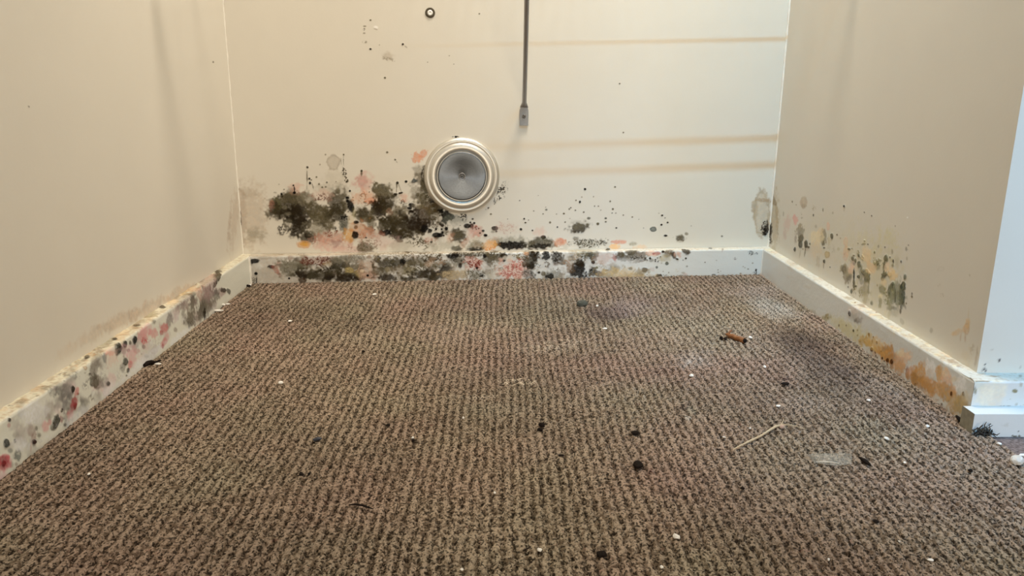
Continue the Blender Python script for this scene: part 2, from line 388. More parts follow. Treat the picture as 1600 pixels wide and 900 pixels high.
516.1,103.7,.056,0,-.001,-.096,.438,.172,.121,.35,.5,1
504.3,175.5,.152,-.04,-.019,-.069,.023,.02,.017,.85,.4,1
498,160.3,.067,.056,.125,-.15,.023,.02,.017,.85,.4,1
509.3,180.5,.127,-.034,-.015,-.055,.067,.057,.047,.5,.6,1
477.6,143.9,.152,.126,.25,-.3,.035,.028,.024,.7,.4,1
415.9,282.9,.135,-.001,0,-.588,.006,.005,.003,.9,.3,1
544.4,100.7,.387,.004,-.004,-.385,.006,.004,.003,.9,.3,0
550.7,121.8,.518,.006,-.006,-.553,.006,.004,.003,.9,.3,0
553.3,114.1,.517,.006,-.006,-.594,.021,.013,.005,.9,.3,0
567.7,97.9,.515,.007,-.007,-.591,.006,.004,.003,.85,.3,0
590,83.9,.192,.003,-.003,-.255,.006,.004,.003,.97,.2,0
580.7,95.1,.096,.001,-.002,-.128,.693,.385,.301,.4,.7,0
594.9,139.4,.387,.007,-.004,-.486,.14,.134,.101,.9,.4,0
588.6,131.3,.645,.011,-.007,-.705,.098,.075,.034,.8,.3,0
615.8,130.4,.701,.015,-.007,-.774,.2,.164,.095,.8,.3,0
630.7,131.4,.428,.01,-.005,-.552,.098,.075,.033,.9,.3,0
641.5,140.5,.642,.016,-.006,-.646,.098,.074,.033,.8,.3,0
653.9,137.8,.591,.016,-.006,-.703,.098,.074,.033,.9,.3,0
671,133.8,.547,.016,-.006,-.594,.098,.074,.032,.85,.3,0
603.1,113.7,.482,.009,-.005,-.481,.098,.075,.034,.75,.3,0
618.3,104.4,.591,.013,-.007,-.59,.006,.004,.003,.9,.3,0
633.7,114,.64,.015,-.007,-.641,.098,.075,.033,.8,.3,0
654.7,157.8,.593,.016,-.005,-.649,.098,.074,.033,.85,.3,0
662.5,154.5,.464,-.112,-.093,-.344,.006,.004,.003,.95,.25,0
672.2,180.1,.406,.012,-.003,-.412,.006,.004,.003,.95,.25,0
666.2,164.1,.642,.019,-.006,-.779,.201,.163,.093,.8,.3,0
733.2,184.2,.547,.022,-.003,-.558,.099,.074,.031,.9,.3,0
724.5,155.3,.545,.021,-.004,-.553,.099,.074,.031,.8,.3,0
730.4,139.7,.476,.019,-.004,-.481,.099,.074,.031,.9,.3,0
692.8,145.9,.765,.026,-.007,-.774,.099,.074,.032,.8,.3,0
700.6,145.8,.765,.027,-.007,-.773,.099,.074,.032,.8,.3,0
681.8,121.3,.255,.008,-.004,-.349,.136,.132,.097,.9,.3,0
700.6,110,.346,.012,-.004,-.382,.099,.074,.032,.9,.3,0
716.6,121,.422,.016,-.005,-.511,.054,.059,.045,.9,.3,0
716.9,113.8,.475,.018,-.006,-.546,.099,.074,.032,.85,.3,0
739.2,101.1,.504,.02,-.007,-.585,.022,.012,.005,.85,.3,0
752.6,127.1,.631,.027,-.007,-.697,.099,.073,.031,.7,.3,0
771.3,123,.581,.027,-.006,-.637,.1,.073,.031,.8,.3,0
833,125.7,.416,.023,-.005,-.508,.006,.004,.003,.95,.3,0
839.3,120.4,.748,.042,-.008,-.761,.022,.012,.004,.8,.3,0
832.7,106.6,.44,.024,-.006,-.505,.006,.004,.003,.95,.3,0
845.2,111.1,.498,.029,-.006,-.541,.006,.004,.003,.9,.3,0
815.8,97.6,.156,.008,-.002,-.199,.1,.124,.114,.92,.2,0
815.8,97.6,.156,.008,-.002,-.21,.048,.061,.056,.7,.2,2
842.7,84,.248,.014,-.006,-.442,.006,.004,.003,.95,.3,0
874.1,77.6,.093,.006,-.002,-.166,.086,.068,.034,.9,.5,0
887,86.8,.264,.017,-.004,-.3,.205,.158,.084,.75,.5,0
895.4,103.3,.741,.049,-.008,-.754,.205,.157,.084,.6,.4,0
962.1,81.1,.431,.033,-.006,-.466,.145,.138,.108,.85,.3,0
661.4,102.6,.05,.012,.021,-.106,.047,.035,.016,.95,.45,0
662.5,109.8,.058,.01,.016,-.126,.208,.176,.107,.45,.7,0
686,71.4,.026,.001,-.002,-.116,.035,.032,.023,.9,.3,1
686,71.4,.027,.001,-.002,-.126,.248,.218,.15,.45,.5,0
520.1,75,.024,0,-.001,-.096,.205,.193,.127,.75,.6,0
526.6,68.3,.029,0,-.002,-.127,.006,.004,.003,.97,.3,0
582.4,71.5,.033,.001,-.001,-.095,.067,.056,.029,.85,.5,0
585.1,66.2,.055,.001,-.003,-.19,.006,.004,.003,.6,.5,0
624.2,73.6,.085,.002,-.002,-.127,.667,.313,.182,.85,.4,0
628,76.2,.191,.004,-.003,-.19,.638,.205,.12,.6,.5,0
482.7,68.9,.071,-0,-.001,-.085,.793,.412,.129,.9,.4,0
481.4,62.4,.086,-0,-.003,-.191,.627,.216,.033,.8,.5,1
451.9,68.1,.052,-0,-.001,-.085,.162,.142,.08,.75,.5,0
451.8,60.2,.078,-0,-.003,-.191,.017,.013,.007,.85,.4,0
414.7,63.4,.098,-.001,-.003,-.219,.023,.018,.009,.8,.5,0
391.9,68.9,.036,-.001,-.001,-.085,.331,.306,.223,.55,.6,0
744.3,72,.068,.003,-.003,-.215,.647,.209,.113,.8,.5,0
736.8,61.4,.075,.003,-.002,-.15,.851,.479,.165,.85,.4,0
775.2,67.6,.136,.006,-.004,-.268,.243,.208,.127,.7,.6,0
790.2,60.7,.083,.004,-.004,-.25,.757,.488,.271,.6,.6,0
1043.3,125.6,.056,.005,-0,-.021,.519,.391,.238,.5,.25,0
1043,128.3,.052,.005,-0,-.02,.4,.277,.141,.6,.2,2
1044.8,154.7,.061,-0,-.023,-.254,.347,.206,.087,.6,.5,0
1030.1,135,.243,-.001,-.005,-.054,.4,.269,.13,.5,.5,0
1052.9,94.8,.121,.011,-.001,-.062,.02,.013,.009,.9,.4,1
1054.8,89.4,.181,.016,-.001,-.074,.018,.012,.008,.8,.4,0
1057.4,105.5,.484,.044,-.001,-.083,.051,.033,.018,.6,.4,0
371.7,508,.135,-.003,.002,-.141,.046,.036,.021,.95,.2,0
261.7,494,.537,-.02,.009,-.638,.099,.082,.042,.9,.3,0
250.8,483.2,.344,-.014,.01,-.685,.203,.18,.121,.8,.3,0
249.5,477.5,.429,-.017,.006,-.445,.099,.082,.043,.7,.3,1
249.2,470.8,.429,-.017,.008,-.634,.203,.18,.121,.7,.3,0
249.7,455.5,.237,-.009,.005,-.441,.203,.18,.121,.75,.4,1
270.6,481.7,.238,-.098,-.128,-.375,.84,.816,.78,.9,.3,0
270.5,478.4,.269,-.111,-.281,-.824,.21,.151,.092,.5,.4,0
259.8,443.1,.473,-.018,.007,-.585,.006,.005,.004,.95,.3,0
290,430.3,.106,-.003,.002,-.145,.339,.263,.17,.45,.7,0
289.8,425.7,.091,-.028,-.07,-.278,.209,.163,.1,.5,.5,1
319.6,452.4,.47,-.013,.007,-.548,.021,.014,.006,.95,.3,0
324.8,447.9,.218,-.193,-.669,-.82,.2,.174,.114,.6,.4,0
284.6,391.6,.495,-.016,.004,-.574,.099,.081,.041,.9,.3,0
276.5,450.7,.851,-.03,.01,-.879,.202,.178,.119,.6,.3,0
462.4,508.3,.698,-.003,.011,-.737,.096,.076,.036,.9,.3,0
734,384.4,.659,.027,.005,-.694,.022,.012,.005,.9,.3,0
745.6,291.2,.707,.03,.001,-.734,.099,.073,.031,.8,.3,0
413.8,417.7,.83,-.01,.008,-.861,.196,.168,.106,.7,.3,0
405.5,432.7,.833,-.011,.009,-.866,.196,.169,.107,.7,.3,0
364.6,420.7,.836,-.017,.008,-.865,.198,.172,.111,.7,.3,0
284.2,253.3,.433,-.014,-.001,-.484,.114,.095,.055,.85,.3,0
299,239.2,.442,-.269,-.316,-.535,.098,.08,.041,.85,.3,0
302,234.9,.262,-.321,-1.046,-.844,.2,.175,.116,.6,.3,0
302,194.9,.387,-.011,-.002,-.403,.006,.005,.004,.95,.25,0
318.7,197.2,.368,-.01,-.002,-.403,.006,.005,.004,.95,.25,0
300.1,184.3,1.156,-.094,-.006,-.1,.098,.08,.041,.7,.4,0
306.6,184.3,1.09,.361,.03,-.085,.2,.175,.115,.7,.4,0
307.6,175.1,.23,.054,.146,-.557,.021,.014,.006,.9,.3,0
297.7,173.1,.27,-.008,-.004,-.572,.021,.014,.006,.8,.3,0
132.7,225.1,.418,-.024,-.001,-.412,.022,.015,.007,.9,.3,0
131,209.9,1.041,-.059,-0,-.059,.102,.086,.046,.8,.4,0
129.4,187.8,1.038,-.059,-.001,-.102,.208,.188,.133,.6,.5,0
135.1,203.7,.462,-.026,-.002,-.454,.022,.015,.007,.9,.3,0
135.8,195.2,.415,-.023,-.002,-.313,.006,.005,.004,.9,.3,0
138.6,201.3,.554,-.031,-.003,-.68,.102,.085,.046,.8,.3,0
140.4,190.2,1.003,.208,.035,-.133,.101,.085,.046,.7,.4,0
148.5,206.7,.593,-.032,-.003,-.584,.101,.085,.046,.85,.3,0
152.6,193.2,.592,-.032,-.003,-.581,.101,.085,.046,.75,.3,0
158.3,187,.517,-.027,-.004,-.58,.101,.085,.045,.75,.3,0
165,187.6,.59,-.03,-.004,-.676,.101,.084,.045,.8,.3,0
104.3,191,.521,-.032,-.003,-.544,.006,.005,.004,.95,.3,0
105.9,183.1,.687,.053,.018,-.135,.006,.005,.004,.95,.3,0
105.3,176.9,.346,-.021,-.003,-.406,.006,.005,.004,.9,.3,0
81.1,174.6,.491,.142,.14,-.391,.006,.005,.004,.9,.3,0
82.3,169.7,.641,-.041,-.005,-.676,.022,.015,.007,.8,.3,0
77.5,193,.697,-.046,-.005,-.818,.21,.192,.138,.6,.4,0
86.4,183.2,.695,-.044,-.004,-.679,.103,.087,.048,.7,.4,0
167.6,249.2,.596,-.031,-.001,-.591,.206,.185,.129,.8,.4,0
156.4,230.5,.641,-.034,-.002,-.633,.207,.186,.13,.7,.4,0
201.8,249.1,.639,-.029,-.001,-.516,.1,.083,.044,.9,.3,0
200.9,237.6,1.382,-.063,-0,-.103,.1,.083,.044,.7,.4,0
196.4,237.6,1.181,.047,.012,-.137,.205,.183,.126,.6,.5,0
201.5,216.9,.228,.05,.026,-.1,.069,.055,.031,.85,.3,1
204.5,202.2,.271,.035,.023,-.135,.069,.055,.031,.85,.3,1
204.9,197.2,.549,-.025,-.003,-.624,.022,.014,.006,.9,.3,0
234.3,218.2,.457,-.018,-.002,-.453,.022,.014,.006,.95,.3,0
234.1,213.1,.632,-.026,-.001,-.181,.099,.082,.043,.8,.4,0
210.5,179.9,.456,-.02,-.003,-.448,.006,.005,.004,.95,.3,0
-2.3,251.3,.854,-.068,-.001,-.838,.104,.09,.051,.7,.3,0''',
 'BB': '''372.6,8.2,.099,-.081,-.089,-.103,.219,.197,.136,.72,.67,0
87.1,43,.128,.083,.128,-.174,.051,.042,.021,.64,.46,1
276.8,52.5,.117,.004,.007,-.118,.224,.204,.147,.56,.79,1
255.5,48.7,.121,-.031,-.032,-.126,.049,.039,.018,.75,.47,1
368.3,15.9,.154,-.057,-.06,-.152,.007,.005,.004,.65,.72,0
373.5,5.8,.138,.08,.113,-.182,.167,.16,.083,.73,.59,0
297.2,11.2,.107,.071,.102,-.141,.109,.092,.05,.46,.68,1
412,32.9,.159,-.041,-.054,-.196,.166,.158,.08,.7,.42,1
206.1,37.2,.144,.055,.066,-.152,.227,.21,.155,.42,.76,1
229.8,53.1,.127,-.009,-.006,-.118,.38,.26,.16,.35,.73,1
170.4,12.9,.184,-.088,-.123,-.247,.112,.097,.056,.76,.72,1
358.2,13.4,.139,-.003,-.003,-.14,.168,.161,.084,.43,.52,0
103.8,49.4,.265,-.135,-.12,-.231,.051,.041,.021,.54,.79,1
352.9,20.2,.121,-.077,-.076,-.113,.007,.005,.004,.39,.61,0
125.4,41.3,.149,.022,.035,-.173,.553,.415,.294,.48,.76,0
129.9,30.6,.16,-.098,-.132,-.205,.113,.099,.058,.69,.6,1
223.2,32.3,.127,-.001,.004,-.186,.111,.095,.053,.5,.74,0
161,28.9,.187,-.038,-.04,-.218,.237,.103,.061,.72,.59,1
171.8,17.3,.112,.069,.083,-.12,.237,.102,.06,.6,.68,0
414.7,44.4,.142,.054,.058,-.147,.047,.037,.016,.41,.57,0
193,35.5,.23,.028,.048,-.287,.111,.096,.055,.75,.55,0
185.9,15.3,.094,.062,.077,-.104,.05,.04,.019,.72,.46,0
298.2,20.9,.348,-.016,-.015,-.429,.007,.005,.005,.51,.42,0
361.8,38.4,.128,-.005,-.004,-.131,.526,.379,.244,.42,.47,0
401.4,22.1,.193,-.042,-.063,-.267,.226,.094,.05,.65,.54,0
339.4,18,.113,-.012,-.011,-.101,.529,.382,.248,.75,.74,1
243.8,53,.228,.063,.089,-.279,.233,.1,.057,.63,.67,0
203.6,53.1,.116,-.023,-.024,-.135,.235,.101,.059,.73,.42,1
415.8,8.5,.233,.154,.147,-.21,.521,.371,.235,.56,.73,0
199.6,41.1,.129,.001,.005,-.133,.007,.006,.005,.42,.43,0
137.8,16.5,.27,-.042,-.034,-.265,.23,.215,.163,.48,.45,0
404.9,21.1,.114,-.027,-.037,-.143,.218,.195,.133,.76,.63,1
213.9,17.4,.289,-.007,0,-.408,.173,.17,.093,.67,.56,0
388.4,15.7,.16,-.05,-.054,-.162,.007,.005,.004,.56,.75,1
93.3,54.2,.151,.04,.051,-.15,.241,.106,.064,.68,.41,0
329.4,22.7,.17,-.092,-.129,-.224,.229,.096,.053,.5,.52,1
348.8,9.6,.095,.071,.087,-.108,.22,.199,.139,.41,.74,1
238.6,16.7,.124,-.011,-.009,-.121,.54,.397,.268,.52,.56,0
364.9,48.1,.182,.051,.057,-.191,.023,.015,.007,.64,.35,0
257.9,17,.235,.154,.185,-.257,.538,.394,.264,.71,.46,1
398.9,13.6,.271,.159,.156,-.252,.167,.159,.081,.38,.53,0
156.8,49,.144,.089,.121,-.176,.05,.041,.02,.47,.45,0
197.2,43.1,.259,.036,.049,-.267,.236,.101,.059,.69,.78,1
313,8.2,.192,.128,.208,-.288,.048,.038,.017,.47,.51,0
215.2,25.7,.197,.042,.063,-.245,.381,.262,.161,.52,.6,0
331.4,25.7,.325,-.069,-.064,-.29,.048,.038,.017,.56,.7,0
205,33.6,.165,.032,.044,-.182,.544,.402,.275,.51,.63,1
118.8,56.4,.103,.053,.072,-.096,.177,.177,.101,.52,.47,0
405,28.2,.132,.007,.007,-.135,.226,.094,.05,.51,.57,0
274.5,29.5,.363,.037,.049,-.386,.224,.204,.147,.4,.74,1
104.3,24.7,.168,.122,.129,-.158,.177,.178,.102,.55,.56,0
182.4,37.3,.139,-.047,-.056,-.164,.228,.212,.158,.49,.53,1
319.4,21.3,.155,.036,.037,-.142,.373,.251,.149,.64,.79,0
250.9,15.6,.319,.093,.104,-.309,.233,.099,.056,.37,.6,1
178.3,22,.148,.095,.12,-.167,.237,.102,.06,.61,.55,1
144,29.2,.143,.077,.103,-.167,.112,.098,.057,.54,.5,0
333.2,52.2,.113,-.034,-.036,-.116,.229,.096,.053,.39,.68,0
167.8,32.3,.097,-.073,-.072,-.089,.237,.103,.06,.74,.49,1
105.9,50.5,.117,-.053,-.08,-.178,.007,.006,.005,.56,.73,0
110.9,19.1,.172,.08,.107,-.196,.025,.017,.009,.54,.42,1
378.2,25.4,.144,-.007,-.01,-.192,.167,.16,.082,.5,.75,1
339.6,33,.169,.052,.083,-.246,.229,.096,.053,.46,.74,1
87.6,31.7,.114,-.079,-.082,-.113,.007,.006,.006,.77,.49,1
152.9,34.9,.106,-.062,-.068,-.111,.007,.006,.005,.51,.44,1
322,43.3,.1,.078,.118,-.141,.024,.016,.007,.59,.71,1
127.2,21.1,.315,-.172,-.24,-.422,.239,.104,.062,.74,.77,0
199.2,55.3,.226,-.103,-.137,-.295,.05,.04,.019,.74,.4,1
202.9,19.8,.128,.039,.06,-.169,.05,.04,.019,.66,.6,0
248.7,18.7,.101,.071,.108,-.14,.007,.006,.005,.78,.7,1
422.3,37.9,.198,-.155,-.184,-.223,.023,.015,.007,.61,.53,0
384.3,19.3,.24,-.008,-.011,-.307,.227,.094,.051,.78,.38,0
102.1,41.6,.135,.095,.17,-.214,.177,.178,.102,.51,.44,0
363.7,27.1,.123,.083,.088,-.122,.007,.005,.004,.41,.5,0
416,5,.204,-.055,-.056,-.188,.217,.194,.132,.78,.61,0
229,32.7,.118,.034,.057,-.17,.049,.039,.019,.4,.37,0
241.4,17.3,.235,-.182,-.199,-.24,.007,.006,.005,.8,.79,0
307.3,9.4,.31,.239,.335,-.402,.007,.005,.005,.61,.67,0
257.6,50.2,.12,.089,.131,-.165,.11,.094,.052,.43,.39,0
240.3,22.9,.244,.104,.155,-.323,.172,.169,.092,.41,.4,1
318.8,28.9,.332,-.026,-.023,-.321,.373,.252,.149,.75,.62,0
83.6,50.4,.097,-.069,-.089,-.118,.178,.179,.104,.42,.54,1
219.3,11.7,.141,.051,.052,-.125,.381,.261,.161,.76,.49,0
124.1,35.1,.173,-.048,-.064,-.243,.05,.041,.02,.59,.59,1
261.6,16.2,.183,-.057,-.084,-.263,.537,.393,.263,.44,.55,1
193.8,47.8,.109,.053,.053,-.096,.174,.172,.095,.47,.72,0
225.7,19.2,.111,-.057,-.053,-.099,.234,.1,.058,.54,.39,0
420.7,44.1,.112,.043,.039,-.098,.047,.037,.016,.53,.46,0
162.3,9.1,.117,-.026,-.035,-.168,.007,.006,.005,.79,.4,0
257.9,19.2,.318,.2,.25,-.361,.171,.167,.09,.66,.71,0
372.1,33,.13,.034,.041,-.146,.369,.247,.143,.63,.7,1
381.9,21.2,.112,.036,.038,-.114,.368,.246,.142,.49,.79,1
166.9,27.1,.313,.149,.24,-.439,.175,.173,.097,.77,.35,0
387.5,8.4,.134,.033,.037,-.143,.368,.245,.142,.61,.45,0
356.1,42.6,.141,-.111,-.128,-.154,.007,.005,.004,.76,.53,1
322.9,26.5,.339,-.078,-.075,-.313,.169,.163,.086,.45,.53,0
418.5,35.6,.177,.032,.045,-.244,.217,.194,.132,.57,.49,0
378,21.7,.192,.104,.148,-.258,.525,.377,.241,.62,.46,1
329.4,21.8,.128,-.012,-.011,-.122,.372,.251,.148,.62,.77,0
251.8,20.3,.192,-.138,-.139,-.182,.049,.039,.018,.42,.45,0
313.2,53,.157,-.012,-.017,-.251,.222,.201,.143,.54,.54,0
328.1,20.2,.125,.016,.017,-.116,.007,.005,.005,.51,.42,1
145.1,30.4,.202,.079,.098,-.214,.23,.215,.162,.36,.59,0
311.9,50.1,.193,.028,.029,-.175,.007,.005,.005,.72,.59,1
294.5,9.3,.242,.143,.146,-.227,.049,.038,.018,.76,.41,1
372.9,19.9,.237,.07,.089,-.283,.369,.247,.143,.72,.65,1
256.5,31.9,.295,-.132,-.164,-.352,.11,.094,.052,.66,.72,0
357.1,44.8,.116,.014,.017,-.13,.024,.015,.007,.45,.62,1
215.1,9.4,.147,.095,.132,-.184,.007,.006,.005,.65,.59,0
408.1,42.5,.117,-.068,-.099,-.162,.218,.194,.133,.43,.51,1
371.9,47.2,.174,-.03,-.041,-.231,.007,.005,.004,.76,.35,0
328,13.9,.234,.006,.012,-.334,.53,.384,.25,.77,.73,1
236.4,33.5,.104,-.065,-.079,-.121,.234,.1,.057,.41,.39,1
267.6,42.1,.188,-.155,-.207,-.235,.11,.094,.052,.37,.63,0
412.4,8.6,.132,.017,.015,-.118,.366,.243,.139,.6,.39,1
229.3,26.3,.264,-.06,-.076,-.344,.007,.006,.005,.38,.49,1
236.7,17.6,.172,-.115,-.11,-.154,.172,.169,.092,.59,.59,1
119.5,33.4,.128,.008,.018,-.16,.24,.105,.063,.5,.6,1
111.7,41.8,.172,.063,.067,-.154,.051,.041,.02,.43,.62,0
264.6,48.4,.352,-.158,-.182,-.393,.232,.099,.056,.53,.64,1
358.9,27.8,.124,-.101,-.102,-.118,.024,.015,.007,.53,.47,1
532.8,3.7,.163,.078,.088,-.183,.596,.388,.276,.47,.66,0
457.7,39.4,.36,-.096,-.154,-.53,.167,.157,.078,.5,.67,1
432.9,30,.168,-.109,-.176,-.256,.589,.393,.291,.33,.53,1
570.4,17.6,.139,-.088,-.12,-.178,.007,.005,.004,.57,.71,1
535.8,8.4,.14,-.038,-.039,-.126,.596,.388,.275,.61,.58,0
648,10.8,.291,.171,.148,-.257,.007,.005,.004,.39,.6,1
536.1,44.7,.174,.111,.166,-.256,.22,.191,.124,.57,.5,1
478.2,30.5,.189,.097,.132,-.251,.218,.192,.127,.53,.62,0
555.8,22.1,.131,-.003,-.01,-.195,.529,.364,.217,.33,.42,1
529.7,31.7,.151,.079,.104,-.197,.007,.005,.004,.38,.45,0
611,22.7,.211,-.072,-.115,-.299,.109,.086,.042,.58,.43,1
481,19.4,.237,.185,.172,-.212,.048,.036,.016,.62,.71,1
560.2,41.4,.174,-.068,-.092,-.216,.169,.155,.074,.32,.68,0
568.5,24.1,.234,-.009,-.024,-.345,.372,.238,.128,.55,.4,0
447,32.9,.362,-.146,-.236,-.546,.522,.369,.23,.51,.55,0
517.3,5.8,.35,.05,.059,-.469,.107,.087,.044,.58,.67,1
454.3,35.2,.297,.104,.129,-.361,.023,.015,.007,.54,.44,0
497.9,11.8,.248,.079,.108,-.344,.048,.036,.015,.34,.43,0
595.2,34,.145,.038,.036,-.153,.007,.005,.004,.63,.4,1
448.7,11.3,.252,-.018,-.023,-.253,.218,.193,.13,.34,.35,0
549.6,8.6,.318,.058,.071,-.438,.228,.092,.046,.31,.6,0
495.8,15.9,.287,.091,.134,-.426,.023,.015,.007,.47,.66,0
443.1,34,.307,.15,.247,-.491,.226,.093,.049,.66,.76,1
558.2,29.9,.143,.012,.011,-.2,.221,.19,.122,.3,.43,1
579.6,48,.24,-.025,-.044,-.317,.599,.385,.269,.49,.47,1
540.3,41.6,.191,.092,.089,-.185,.228,.092,.047,.48,.39,1
574.7,20.8,.133,-.007,-.018,-.205,.169,.154,.074,.35,.53,1
474.2,21.1,.184,-.026,-.034,-.21,.592,.391,.284,.43,.78,0
542.2,12.6,.163,.044,.047,-.183,.528,.365,.219,.36,.52,1
616.2,46,.148,.003,-.002,-.15,.374,.236,.124,.63,.77,1
543.2,33.8,.196,-.084,-.094,-.2,.528,.365,.219,.68,.73,1
613.8,34.5,.125,.042,.051,-.163,.23,.091,.045,.63,.36,0
531.5,4.2,.255,-.07,-.108,-.347,.007,.005,.004,.38,.4,1
615.8,22,.119,-.068,-.11,-.178,.048,.036,.015,.58,.76,1
539.6,5.9,.125,-.065,-.11,-.198,.626,.565,.446,.53,.44,1
454.8,9.8,.144,-.079,-.08,-.136,.166,.157,.078,.6,.62,0
503.3,25.7,.156,.001,-.004,-.254,.007,.005,.004,.45,.67,1
644.6,46.2,.144,.058,.056,-.15,.024,.015,.006,.37,.72,0
478.6,37.4,.114,-.073,-.089,-.131,.048,.036,.016,.44,.5,0
504.5,53.3,.294,-.135,-.201,-.411,.167,.156,.076,.56,.58,0
651.3,42.7,.157,.073,.097,-.221,.007,.005,.004,.44,.73,1
625.3,16.9,.185,.1,.102,-.194,.374,.236,.124,.34,.5,1
493.1,46.1,.158,-.019,-.025,-.178,.227,.092,.048,.34,.58,1
433.4,10.8,.218,-.051,-.053,-.206,.366,.242,.137,.4,.77,1
624.1,42.9,.179,.048,.051,-.216,.632,.56,.426,.41,.6,1
639,6.4,.21,-.07,-.083,-.216,.223,.188,.117,.5,.53,0
642.4,43.9,.296,.008,-.007,-.423,.633,.558,.422,.65,.48,0
580,30.1,.161,-.065,-.101,-.227,.007,.005,.004,.5,.79,1
463,32.8,.126,-.069,-.085,-.146,.226,.093,.049,.34,.65,1
628.3,36.6,.116,.091,.103,-.131,.024,.015,.006,.65,.54,0
501.9,24,.219,.109,.143,-.283,.525,.367,.224,.64,.46,0
462.8,43,.117,.095,.15,-.179,.107,.088,.045,.43,.39,0
625.9,9.3,.14,-.102,-.124,-.161,.533,.361,.209,.63,.45,0
444.7,49.6,.122,-.073,-.087,-.137,.218,.193,.13,.56,.42,0
523.6,48.1,.296,-.093,-.14,-.407,.22,.191,.124,.37,.57,1
736.4,14.9,.13,.065,.093,-.202,.11,.085,.039,.56,.59,0
772.8,11.4,.143,-.013,-.024,-.149,.381,.334,.244,.58,.49,1
809.3,37.3,.211,.052,.057,-.318,.111,.084,.038,.35,.72,0
716.3,16.5,.159,-.019,-.027,-.152,.11,.085,.039,.51,.76,1
763.4,39.4,.18,.152,.167,-.202,.542,.324,.262,.25,.74,0
705.2,12.8,.172,.12,.103,-.152,.225,.187,.113,.39,.48,1
777,34.4,.287,-.022,-.047,-.342,.111,.085,.038,.33,.53,0
749.5,50.6,.231,-.089,-.128,-.296,.226,.186,.111,.31,.47,0
737,3.2,.223,.089,.098,-.277,.225,.186,.111,.51,.7,1
665.4,23.4,.26,.121,.166,-.378,.223,.188,.115,.55,.75,0
665.3,38,.138,-.086,-.133,-.203,.376,.338,.257,.35,.75,1
864.2,15.5,.172,.117,.128,-.202,.573,.428,.235,.39,.77,1
695.7,32.6,.342,-.036,-.074,-.47,.224,.187,.114,.46,.73,0
751.5,25.2,.103,.086,.123,-.148,.226,.186,.111,.5,.6,1
716.6,19.2,.177,-.113,-.155,-.228,.225,.186,.113,.42,.66,1
764.8,3.5,.103,.081,.088,-.115,.226,.185,.11,.53,.68,1
688.1,38.7,.256,.178,.198,-.292,.565,.438,.254,.56,.47,1
881.6,6.3,.185,.009,-.01,-.275,.545,.318,.25,.56,.61,0
824.1,40.1,.135,.12,.139,-.162,.227,.184,.107,.44,.58,1
775,15.2,.174,.067,.077,-.232,.226,.185,.109,.29,.5,1
825,2.7,.359,-.18,-.287,-.515,.382,.331,.238,.56,.7,0
705.5,36.3,.21,.087,.077,-.205,.225,.187,.113,.48,.69,1
705.6,27.7,.152,-.038,-.052,-.17,.225,.187,.113,.56,.76,1
867,.5,.13,.076,.084,-.158,.111,.083,.037,.57,.38,1
663.2,46.6,.142,-.042,-.053,-.155,.535,.328,.276,.26,.45,1
812.3,18.6,.142,-.105,-.139,-.18,.544,.322,.257,.35,.46,0
841.9,4.4,.247,.118,.127,-.303,.111,.084,.037,.44,.48,1
690.6,13.1,.135,.021,.015,-.14,.224,.187,.114,.31,.75,1
794.2,19.4,.415,.064,.035,-.39,.571,.433,.241,.49,.54,1
837.1,45.6,.12,-.033,-.04,-.121,.382,.331,.237,.32,.76,1
877,10.1,.238,-.01,-.048,-.391,.383,.329,.234,.59,.4,0
801.4,33.8,.376,.039,.017,-.468,.227,.184,.108,.29,.42,1
739,21.6,.145,-.053,-.059,-.142,.11,.085,.039,.28,.66,0
805.5,13.5,.243,.073,.077,-.325,.382,.332,.24,.43,.37,0
741,13.7,.118,.095,.095,-.119,.568,.436,.247,.44,.37,1
712.9,8,.14,.015,.007,-.126,.566,.437,.251,.44,.5,0
864.2,48.2,.153,.12,.165,-.224,.227,.182,.105,.32,.39,0
783.8,47.8,.128,.015,.007,-.123,.543,.323,.26,.46,.38,0
662.5,17.2,.271,-.016,-.036,-.342,.223,.188,.116,.48,.63,1
661.5,49.8,.126,.087,.089,-.132,.563,.44,.257,.59,.56,1
204.8,78.3,.292,.04,.078,-.072,.382,.263,.147,.55,.75,1
112,81.2,.126,.025,.036,-.025,.231,.217,.167,.33,.51,1
554.3,61.5,.144,.002,.109,-.048,.048,.036,.015,.56,.46,1
318.2,75.8,.1,-.008,-.054,-.022,.048,.038,.017,.39,.59,1
651.3,56.8,.114,.002,.033,-.058,.376,.235,.111,.63,.78,1
61,84.3,.145,.024,-.019,-.041,.394,.278,.165,.62,.37,1
847.4,52.1,.236,-.037,-.058,-.257,.05,.035,.013,.5,.71,1
841.1,52.2,.189,.153,.221,-.288,.383,.229,.101,.35,.53,1
416.1,68.8,.185,0,.046,-.06,.106,.088,.046,.52,.58,1
457.4,74,.134,-.016,-.039,-.026,.048,.036,.016,.4,.63,1
487.6,61.8,.108,-0,.064,-.041,.048,.036,.016,.57,.64,1
775.8,54.6,.202,.121,.102,-.184,.226,.185,.109,.43,.48,1
329.9,66.3,.284,.041,.153,-.048,.108,.091,.049,.38,.76,1
483.9,56.9,.1,.001,.03,-.063,.048,.036,.016,.5,.68,1
105.5,72.6,.269,.052,.054,-.059,.113,.1,.059,.41,.43,1
111.5,91.7,.134,.012,-.05,-.037,.113,.099,.058,.47,.73,1
572.3,54,.201,.14,.208,-.296,.372,.238,.115,.5,.36,1
573,52.7,.121,.085,.076,-.109,.048,.036,.015,.33,.7,1
293.6,69.5,.157,.007,.001,-.038,.109,.093,.051,.63,.43,1
70.3,84.8,.119,.006,-.111,-.053,.114,.101,.06,.44,.61,1
388.4,77.6,.092,.011,.088,-.028,.368,.245,.128,.53,.71,1
740.7,54,.155,.066,.084,-.225,.226,.186,.111,.32,.62,1
746.3,51.3,.15,.049,.037,-.136,.38,.233,.105,.36,.62,1
